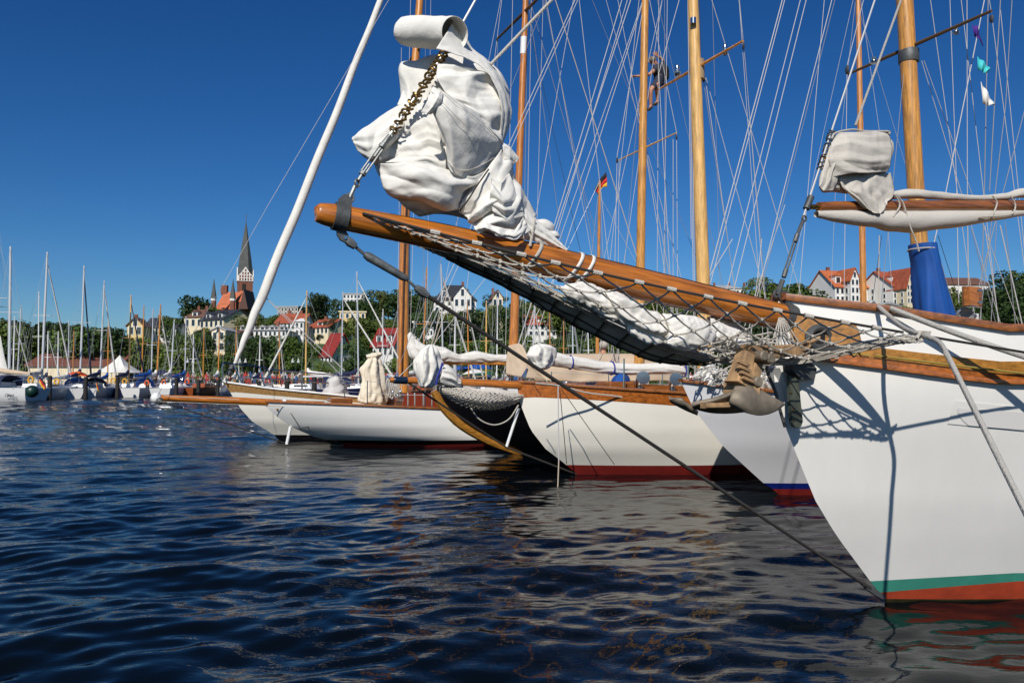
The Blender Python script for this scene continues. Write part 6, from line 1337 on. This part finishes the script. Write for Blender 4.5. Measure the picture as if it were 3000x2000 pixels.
parasol('white parasol above the quay crowd', 1388, 1092, 100, 1.6, [CANVAS], 0.1); parasol('deep blue parasol above the quay crowd', 1400, 1078, 106, 2.2, [BLUEC]); parasol('green parasol above the quay crowd', 1420, 1096, 104, 1.5, [mat('green_fabric', (0.01, 0.10, 0.06), 0.7)]); parasol('second deep blue parasol left of the white one', 1350, 1082, 108, 1.8, [NAVYC, BLUEC]); parasol('blue parasol with red top on a marina quay', 474, 1095, 96, 1.6, [NAVYC])
def flag(label, bt_pts, cols, name='flag'):
    o = thing(name, label, 'flag', bt_pts[0][0]); rows = np.array([bez(r, 12) for r in bt_pts]); n = len(cols)
    up = np.array([bez(rows[:, j], n + 1) for j in range(rows.shape[1])]).transpose(1, 0, 2)
    for k, c in enumerate(cols):
        seg = np.array([up[k] * (1 - t) + up[k + 1] * t for t in (0, 0.5, 1)]); seg = seg + (0.03 * np.sin(np.arange(12) * 1.1 + k * .4))[None, :, None] * A3(0.3, 1, 0)
        thicken(MB().grid(seg).build('stripe' if n > 1 else 'cloth', c, o), 0.006)
BLK = mat('black_cloth', (0.01, 0.01, 0.012), 0.8); RED = mat('red_cloth', (0.55, 0.02, 0.02), 0.8); GLD = mat('gold_cloth', (0.75, 0.42, 0.02), 0.8)
f_ = lambda u, v, Y=30: P(u, v, Y)
flag('black red and gold flag hanging at a slim wooden masthead', [[f_(1776, 503), f_(1758, 525), f_(1742, 555)], [f_(1778, 525), f_(1762, 545), f_(1748, 566)], [f_(1778, 548), f_(1765, 550), f_(1752, 568)]], [BLK, RED, GLD])
f_ = lambda u, v, Y=64: P(u, v, Y)
flag('black red and gold ensign on the stern beside the dark fender', [[f_(118, 1105), f_(130, 1118), f_(137, 1132)], [f_(113, 1118), f_(124, 1136), f_(130, 1142)]], [BLK, RED, GLD])
f_ = lambda u, v, Y=74: P(u, v, Y)
flag('small black red and gold ensign near the navy boom cover', [[f_(283, 1115), f_(286, 1122), f_(288, 1130)], [f_(281, 1128), f_(286, 1142), f_(289, 1150)]], [BLK, RED, GLD])
fl = lambda u, v: BB.cp(u, v, 0.3)
flag('turquoise pennant in the rigging above the purple one', [[fl(2864, 166), fl(2885, 185), fl(2902, 204)], [fl(2865, 203), fl(2878, 210), fl(2887, 217)]], [mat('turquoise_cloth', (0.05, 0.50, 0.52), 0.7)])
flag('white triangular pennant in the rigging below the turquoise one', [[fl(2874, 240), fl(2895, 275), fl(2914, 310)], [fl(2880, 302), fl(2892, 309), fl(2906, 308)]], [CANVAS])
flag('purple triangular pennant at the top of the rigging', [[fl(2848, 72), fl(2866, 85), fl(2880, 142)], [fl(2855, 105), fl(2862, 110), fl(2868, 114)]], [mat('purple_cloth', (0.06, 0.015, 0.22), 0.7)])
fn = CH1
solo(MB().ball(P(94, 1146, 62.5), 0.5, 14, 9), 'round_fender', mat('dark_green_vinyl', (0.004, 0.03, 0.022), 0.4), 'large dark green round fender at the stern of the lettered yacht', 'fender')
LAMPM = mat('lamp_post_green', (0.02, 0.03, 0.025), 0.5)
for u in (558, 711, 866, 1340):
    x = (u - 1500) / FPX * 108; o = thing('street_lamp', 'dark twin street lamp on the harbour promenade', 'lamp', (x, 108, 1.2), 'promenade lamps')
    MB().tube([(x, 108, 1.2), (x, 108, 5.2)], [0.07, 0.045], 6).build('post', LAMPM, o)
    for sg in (-1, 1):
        MB().tube(bez([(x, 108, 4.9), (x + sg * 0.35, 108, 5.3), (x + sg * 0.4, 108, 4.9)], 8), 0.03, 5).build('arm', LAMPM, o)
        MB().lathe((x + sg * 0.4, 108, 4.25), (0, 0, 1), [(0, 0.26), (0.25, 0.16), (0.6, 0.05)], 8).build('lantern', mat('lamp_glass', (0.45, 0.47, 0.45), 0.3), o)
# lettered-yacht neighbour: raised white sail at the left edge
sw = np.array([[P(-30, 960, 70), P(2, 985, 70)], [P(-40, 1040, 70), P(12, 1040, 70)], [P(-50, 1092, 70), P(24, 1088, 70)]])
thicken(solo(MB().grid(np.array([bez(sw[:, j], 12) for j in (0, 1)]).transpose(1, 0, 2)), 'hoisted_sail', CANVAS, 'white hoisted sail of a yacht beside the lettered yacht', 'sail'), 0.02)
marina_yacht('white yacht with hoisted white sail passing beside the lettered yacht', -20, -6, 640, 71, 10, 100, None, None, None, None, None, 7)
# ------------------------------------------------------------------ people
def skin(name, pts, edges, rad, m, parent, root=0, lvl=2):
    me = bpy.data.meshes.new(name); me.from_pydata([tuple(np.asarray(p) - np.array(parent['org'])) for p in pts], edges, [])
    o = bpy.data.objects.new(name, me); col.objects.link(o); o.parent = parent; o['org'] = parent['org']
    o.modifiers.new('skin', 'SKIN'); sv = me.skin_vertices[0].data
    for i, r in enumerate(rad):
        r = r if isinstance(r, tuple) else (r, r); sv[i].radius = r; sv[i].use_root = (i == root)
    sb_ = o.modifiers.new('smooth', 'SUBSURF'); sb_.levels = lvl; sb_.render_levels = lvl; me.materials.append(m)
    return o
SKINM = mat('skin', (0.50, 0.24, 0.15), 0.55); HAIRM = mat('grey_hair', (0.20, 0.17, 0.14), 0.8); SHIRTD = mat('dark_shirt', (0.03, 0.033, 0.05), 0.85); SHORTS = mat('navy_shorts', (0.025, 0.028, 0.05), 0.85)
SHOE = mat('brown_shoe', (0.07, 0.04, 0.025), 0.7); SHIRTW = mat('white_shirt', (0.74, 0.72, 0.76), 0.8); JEANS = mat('blue_jeans', (0.04, 0.09, 0.19), 0.85)
zc = lambda x, y: (1850 + 0.1276 * x, 140 + 0.1276 * y)
M = lambda x, y, o=-0.22: DB.cp(*zc(x, y), o)
PR = thing('person', 'person in dark shirt and shorts with harness climbing a wooden mast', 'person', M(560, 1300))
hd_ = M(490, 300); pts = [M(660, 770), M(640, 620), M(620, 500), M(575, 420), M(520, 350), hd_, M(470, 250),                       # 0 pelvis .. 6 crown
    M(560, 470, -0.08), M(430, 610, -0.10), M(200, 655, -0.30), M(110, 655, -0.32),                                                # 7-10 left arm
    M(690, 440, -0.36), M(740, 310, -0.36), M(640, 220, -0.3), M(605, 190, -0.3),                                                   # 11-14 right arm
    M(610, 790, -0.12), M(440, 965, -0.06), M(440, 1180, -0.14), M(445, 1350, -0.18), M(385, 1420, -0.10),                           # 15-19 leg
    M(690, 800, -0.3), M(570, 840, -0.02), M(590, 1050, -0.2), M(600, 1240, -0.25), M(520, 1300, -0.15)]                             # 20-24 leg
ed = [(0, 1), (1, 2), (2, 3), (3, 4), (4, 5), (5, 6), (2, 7), (7, 8), (8, 9), (9, 10), (2, 11), (11, 12), (12, 13), (13, 14), (0, 15), (15, 16), (16, 17), (17, 18), (18, 19), (0, 20), (20, 21), (21, 22), (22, 23), (23, 24)]
rd = [0.13, 0.12, 0.15, 0.07, 0.075, 0.105, 0.08, 0.07, 0.05, 0.035, 0.035, 0.07, 0.05, 0.035, 0.035, 0.09, 0.065, 0.06, 0.038, 0.032, 0.09, 0.065, 0.058, 0.038, 0.032]
skin('body', pts, ed, rd, SKINM, PR)
skin('shirt', [pts[0], pts[1], pts[2], pts[3], pts[7], M(480, 550, -0.09), pts[11], pts[12]], [(0, 1), (1, 2), (2, 3), (2, 4), (4, 5), (2, 6), (6, 7)], [0.155, 0.15, 0.175, 0.08, 0.095, 0.075, 0.095, 0.07], SHIRTD, PR)
skin('shorts', [pts[1], pts[0], pts[15], M(470, 935, -0.07), pts[20], M(590, 835, -0.04)], [(0, 1), (1, 2), (2, 3), (1, 4), (4, 5)], [0.145, 0.16, 0.115, 0.092, 0.115, 0.095], SHORTS, PR, 1)
skin('harness', [M(740, 380, -0.36), M(780, 520, -0.4), M(770, 660, -0.4), M(800, 760, -0.38)], [(0, 1), (1, 2), (2, 3)], [0.09, 0.12, 0.12, 0.08], BLK, PR)
MB().ball(M(485, 282), 0.112, 12, 8, (1, 1, 0.85)).build('hair', HAIRM, PR)
MB().ball(M(412, 330, -0.12), 0.02, 6, 5).build('nose', SKINM, PR); MB().ball(M(560, 320, -0.1), 0.03, 6, 5, (0.6, 0.6, 1)).build('ear', SKINM, PR)
for q0_, q1_ in ((pts[18], pts[19]), (pts[23], pts[24])):
    d_ = unit(q1_ - q0_); MB().tube([q0_ - d_ * 0.04 - A3(0, 0, .03), (q0_ + q1_) / 2 - A3(0, 0, .02), q1_ + d_ * 0.05], [0.045, 0.05, 0.03], 8).build('shoe', SHOE, PR)
def hand(c, d, up, par):
    d = unit(d); up = unit(up - d * (up @ d)); s_ = np.cross(d, up)
    MB().box(c + d * 0.045, (0.09, 0.08, 0.03), d, s_).build('palm', SKINM, par)
    for i in range(4): MB().tube(bez([c + d * 0.085 + s_ * (i - 1.5) * 0.021, c + d * (0.13 + 0.008 * (1.5 - abs(i - 1.5))) + s_ * (i - 1.5) * 0.022 - up * 0.008, c + d * 0.14 + s_ * (i - 1.5) * 0.02 - up * 0.04], 6), 0.0095, 6).build('finger', SKINM, par)
    MB().tube(bez([c + d * 0.02 + s_ * 0.04, c + d * 0.06 + s_ * 0.07 - up * 0.01, c + d * 0.09 + s_ * 0.06 - up * 0.03], 6), 0.011, 6).build('thumb', SKINM, par)
hand(pts[10], pts[10] - pts[9], A3(0, 0, 1), PR); hand(pts[14], pts[14] - pts[13], A3(0, -1, 0), PR)
N_ = lambda x, y, o=-1.3: DB.cp(x, y, o)
P2 = thing('person', 'grey haired person in white shirt and jeans standing behind the furled sail', 'person', N_(1762, 1180))
pts = [N_(1762, 1112), N_(1763, 1085), N_(1764, 1052), N_(1766, 1034), N_(1768, 1024), N_(1769, 1014), N_(1768, 1004), N_(1742, 1048), N_(1735, 1075), N_(1748, 1096, -1.6), N_(1786, 1048), N_(1797, 1074), N_(1790, 1094, -1.6), N_(1753, 1118), N_(1752, 1150), N_(1752, 1182), N_(1772, 1118), N_(1772, 1150), N_(1772, 1182)]
ed = [(0, 1), (1, 2), (2, 3), (3, 4), (4, 5), (5, 6), (2, 7), (7, 8), (8, 9), (2, 10), (10, 11), (11, 12), (0, 13), (13, 14), (14, 15), (0, 16), (16, 17), (17, 18)]
skin('body', pts, ed, [0.15, 0.15, 0.16, 0.07, 0.07, 0.11, 0.08, 0.07, 0.05, 0.04, 0.07, 0.05, 0.04, 0.1, 0.065, 0.045, 0.1, 0.065, 0.045], SKINM, P2)
skin('shirt', [pts[i] for i in (0, 1, 2, 3, 7, 8, 9, 10, 11, 12)], [(0, 1), (1, 2), (2, 3), (2, 4), (4, 5), (5, 6), (2, 7), (7, 8), (8, 9)], [0.19, 0.19, 0.19, 0.09, 0.1, 0.075, 0.06, 0.1, 0.075, 0.06], SHIRTW, P2)
skin('jeans', [pts[i] for i in (0, 13, 14, 15, 16, 17, 18)], [(0, 1), (1, 2), (2, 3), (0, 4), (4, 5), (5, 6)], [0.17, 0.13, 0.095, 0.075, 0.13, 0.095, 0.075], JEANS, P2)
MB().ball(N_(1768, 1010, -1.25), 0.125, 12, 8, (1, 1, 0.9)).build('hair', mat('light_grey_hair', (0.42, 0.38, 0.33), 0.8), P2)
# blue covered bundle beside the person
solo(MB().grid(bundle(CC, [(1786, 1140), (1795, 1108), (1815, 1094), (1838, 1100), (1846, 1120), (1846, 1142), (1815, 1148)], 0.0, 0.35, None, 'v', 6, 0.12, 121, fine=0.02), close_v=True), 'covered_bundle', BLUEC, 'blue canvas covered bundle on deck beside the person in jeans', 'cover')
# crowd on the quay
cm = bpy.data.materials.new('crowd_clothes'); cm.use_nodes = True; nt = cm.node_tree; b = nt.nodes['Principled BSDF']; b.inputs['Roughness'].default_value = 0.85
tc = nt.nodes.new('ShaderNodeTexCoord'); vo = nt.nodes.new('ShaderNodeTexVoronoi'); vo.inputs['Scale'].default_value = 1.6; nt.links.new(tc.outputs['Object'], vo.inputs['Vector'])
rp = nt.nodes.new('ShaderNodeValToRGB'); rp.color_ramp.interpolation = 'CONSTANT'; els = rp.color_ramp.elements; sp_ = nt.nodes.new('ShaderNodeSeparateColor')
for i, c in enumerate(((0.03, 0.03, 0.06), (0.45, 0.38, 0.3), (0.5, 0.05, 0.04), (0.6, 0.58, 0.55), (0.05, 0.12, 0.3), (0.12, 0.08, 0.05))):
    e = els[i] if i < 2 else els.new(i / 6); e.position = i / 6; e.color = (*c, 1)
nt.links.new(vo.outputs['Color'], sp_.inputs[0]); nt.links.new(sp_.outputs[0], rp.inputs[0]); nt.links.new(rp.outputs[0], b.inputs['Base Color'])
cw_ = MB(); r6 = np.random.default_rng(21)
for k in range(230):
    u = r6.choice([r6.uniform(660, 1080), r6.uniform(1080, 1560), r6.uniform(1560, 2100), r6.uniform(380, 660)], p=[0.4, 0.35, 0.17, 0.08]); Y = r6.uniform(104.5, 110.5); x = (u - 1500) / FPX * Y; h_ = r6.uniform(1.5, 1.82) * (0.75 if r6.random() < 0.35 else 1); z = 1.2
    for sg in (-1, 1): cw_.tube([(x + sg * 0.09, Y, z), (x + sg * 0.1, Y, z + 0.5 * h_)], [0.06, 0.09], 5)
    cw_.tube([(x, Y, z + 0.46 * h_), (x, Y, z + 0.62 * h_), (x, Y, z + 0.82 * h_), (x, Y, z + 0.86 * h_)], [0.16, 0.17, 0.21, 0.07], 7)
    for sg in (-1, 1): cw_.tube([(x + sg * 0.22, Y, z + 0.8 * h_), (x + sg * 0.27, Y - 0.05, z + 0.62 * h_), (x + sg * 0.24, Y - 0.18, z + 0.5 * h_)], [0.06, 0.05, 0.04], 5)
    cw_.ball((x, Y, z + 0.93 * h_), 0.115, 7, 5, (0.85, 0.95, 1.15))
cr_ = cw_.build('quayside_crowd', cm); cr_['kind'] = 'stuff'; cr_['label'] = 'crowd of visitors along the harbour quay behind the yachts'; cr_['category'] = 'crowd'
# ------------------------------------------------------------------ deck gear and small clutter
def lifelines(bt, H, par, i_list, h=0.62, side=1, inset=0.12):
    tops = []
    for i in i_list:
        q = H.pt(i, H.zs[i], side, -inset); MB().tube([q, q + A3(0, 0, h)], 0.014, 6).build('stanchion', STEEL, par); tops.append(q + A3(0, 0, h - 0.02))
    for k, f in enumerate((1.0, 0.55)):
        pts = []
        for a, b in zip(tops[:-1], tops[1:]): pts += list(sagline(a - A3(0, 0, h * (1 - f)), b - A3(0, 0, h * (1 - f)), 0.015, 6))
        MB().tube(pts, 0.006, 5).build('lifeline', WIRE, par)
for bt, H, par in ((EB, HE, YE), (DB, HD, YD), (BB, HB, YB)):
    lifelines(bt, H, par, [i for i in range(12, 34, 4)])
    lifelines(bt, H, par, [i for i in range(12, 34, 4)], side=-1)
def deck_gear(bt, H, par, seed, n=9, lo=0.8, hi=6.0):
    r = np.random.default_rng(seed)
    for k in range(n):
        d = r.uniform(lo, hi); i = int(np.argmin(abs(H.d - d))); z = H.zs[i] - 0.07; o = r.uniform(-0.6, 0.75) * float(H.hb(H.d[i], H.zs[i], H.zs[i]))
        c = bt.w(H.s0(z) + H.d[i], o, z); t = k % 4
        if t == 0: MB().lathe(c, (0, 0, 1), [(0, 0.09), (0.04, 0.07), (0.12, 0.06), (0.16, 0.085), (0.18, 0.05)], 12).build('winch', STEEL, par)
        elif t == 1:
            b_ = MB().box(c + A3(0, 0, 0.12), (0.55, 0.5, 0.22), bt.a, bt.p).build('hatch', CAPW, par, False); md = b_.modifiers.new('bevel', 'BEVEL'); md.width = 0.03
        elif t == 2:
            cl = MB()
            for q in range(5): cl.torus(c + A3(0, 0, 0.02 + 0.022 * q), (0.05 * q, 0.03, 1), 0.17 - 0.012 * q, 0.013, 20, 6)
            cl.build('rope_coil', ROPE, par)
        else:
            cl = MB().tube([c - bt.a * 0.14 + A3(0, 0, 0.09), c + bt.a * 0.14 + A3(0, 0, 0.09)], 0.02, 8); cl.tube([c, c + A3(0, 0, 0.08)], 0.03, 8); cl.build('cleat', BRONZE, par)
deck_gear(BB, HB, YB, 3); deck_gear(CC, HC, YC, 4, 12); deck_gear(DB, HD, YD, 5); deck_gear(EB, HE, YE, 6, 12, 1.5, 8); deck_gear(FB, HF, YF, 7, 12, 0.8, 8)
# halyard coils and blocks hanging at the varnished mast
for k in range(7):
    u = 1136 + 6 * k; mb = MB()
    for q in range(3):
        pts = [EB.cp(u + 5 * math.sin(t), 1108 + 24 + 24 * -math.cos(t) + q * 2 + (k % 3) * 4, 0.5 + 0.03 * q) for t in np.linspace(0, 2 * math.pi, 18)]; mb.tube(pts, 0.011, 5)
    mb.build('hanging_coil', ROPE, YE)
for (u, v) in ((1150, 1150), (1172, 1148), (1165, 1160)):
    MB().ball(EB.cp(u, v, 0.55), 0.07, 10, 7, (0.6, 1, 1.3)).build('block', STEEL, YE)
for bt, par, lst in ((CC, YC, ((2062, 232), (2178, 135))), (DB, YD, ((1808, 470), (1982, 402))), (BB, YB, ((2482, 205), (2905, 56))), (EB, YE, ((1457, 116),))):
    for u, v in lst:
        q = bt.cp(u, v); MB().ball(q, 0.055, 8, 6, (0.5, 1, 1.4)).build('rigging_block', IRON, par)
# heap of sail and ropes on the foredeck of the blue striped yacht
HP = thing('sail_heap', 'crumpled white sail and tangled ropes on the foredeck behind the anchor', 'sail', BB.cp(2110, 1125))
for k, (ol, o) in enumerate((([(2060, 1128), (2070, 1095), (2095, 1080), (2125, 1085), (2150, 1110), (2160, 1135), (2100, 1138)], 0.1), ([(2030, 1110), (2050, 1075), (2080, 1062), (2100, 1080), (2085, 1118), (2050, 1124)], -0.2), ([(2215, 1125), (2230, 1090), (2262, 1085), (2275, 1120), (2270, 1145), (2230, 1142)], 0.1))):
    MB().grid(bundle(BB, ol, o, 0.25, None, 'v', 6, 0.4, 141 + k), close_v=True).build('sail_fold', CANVAS, HP, ang=80)
r7 = np.random.default_rng(33); tr = MB()
for k in range(26):
    u0, v0 = r7.uniform(2050, 2270), r7.uniform(1070, 1128)
    tr.tube(bez([BB.cp(u0 + r7.normal() * 18, v0 + r7.normal() * 10, 0.35 + r7.uniform(-.1, .1)) for _ in range(4)], 14), 0.009, 5)
tr.build('rope_tangle', ROPE, HP)
sb2 = MB().grid(bundle(BB, [(2165, 1075), (2190, 1062), (2215, 1072), (2212, 1090), (2180, 1094)], 0.2, 0.15, None, 'u', 5, 0.2, 151), close_v=True).build('blue_bag', BLUEC, HP)
# tangle and crumpled sail where net and stem meet
r8 = np.random.default_rng(35); tg_ = MB()
for k in range(30):
    u0, v0 = r8.uniform(2090, 2260), r8.uniform(975, 1052)
    tg_.tube(bez([A.cp(u0 + r8.normal() * 26, v0 + r8.normal() * 9, 0.12 + r8.uniform(-.08, .1)) for _ in range(4)], 14), 0.0052, 5)
tg_.build('rope_tangle', ROPE, NS)
MB().grid(bundle(A, [(2070, 930), (2110, 920), (2160, 940), (2200, 975), (2195, 1000), (2140, 1010), (2090, 985)], -0.15, 0.10, None, 'v', 6, 0.4, 161), close_v=True).build('sail_fold', CANVAS_G, NS, ang=80)
# lifebuoys and bright fenders in the marina
YELB = mat('yellow_lifebuoy', (0.72, 0.36, 0.02), 0.6); ORB = mat('orange_fender', (0.70, 0.12, 0.02), 0.5)
for k, (u, v, Y, m_) in enumerate(((166, 1118, 70, YELB), (331, 1115, 73, YELB), (365, 1117, 76, YELB), (90, 1112, 64, YELB), (480, 1120, 78, ORB), (430, 1122, 78, ORB), (548, 1118, 76, ORB))):
    q = P(u, v, Y); mb = MB(); a = np.linspace(0.5, 2 * math.pi - 0.5, 20); mb.tube([q + A3(0.2 * math.sin(t), 0, -0.24 * math.cos(t)) for t in a], 0.075, 8)
    solo(mb, 'lifebuoy', m_, ('yellow' if m_ is YELB else 'orange') + ' horseshoe lifebuoy on the stern rail of a marina yacht', 'lifebuoy', 'horseshoe lifebuoys in the marina')
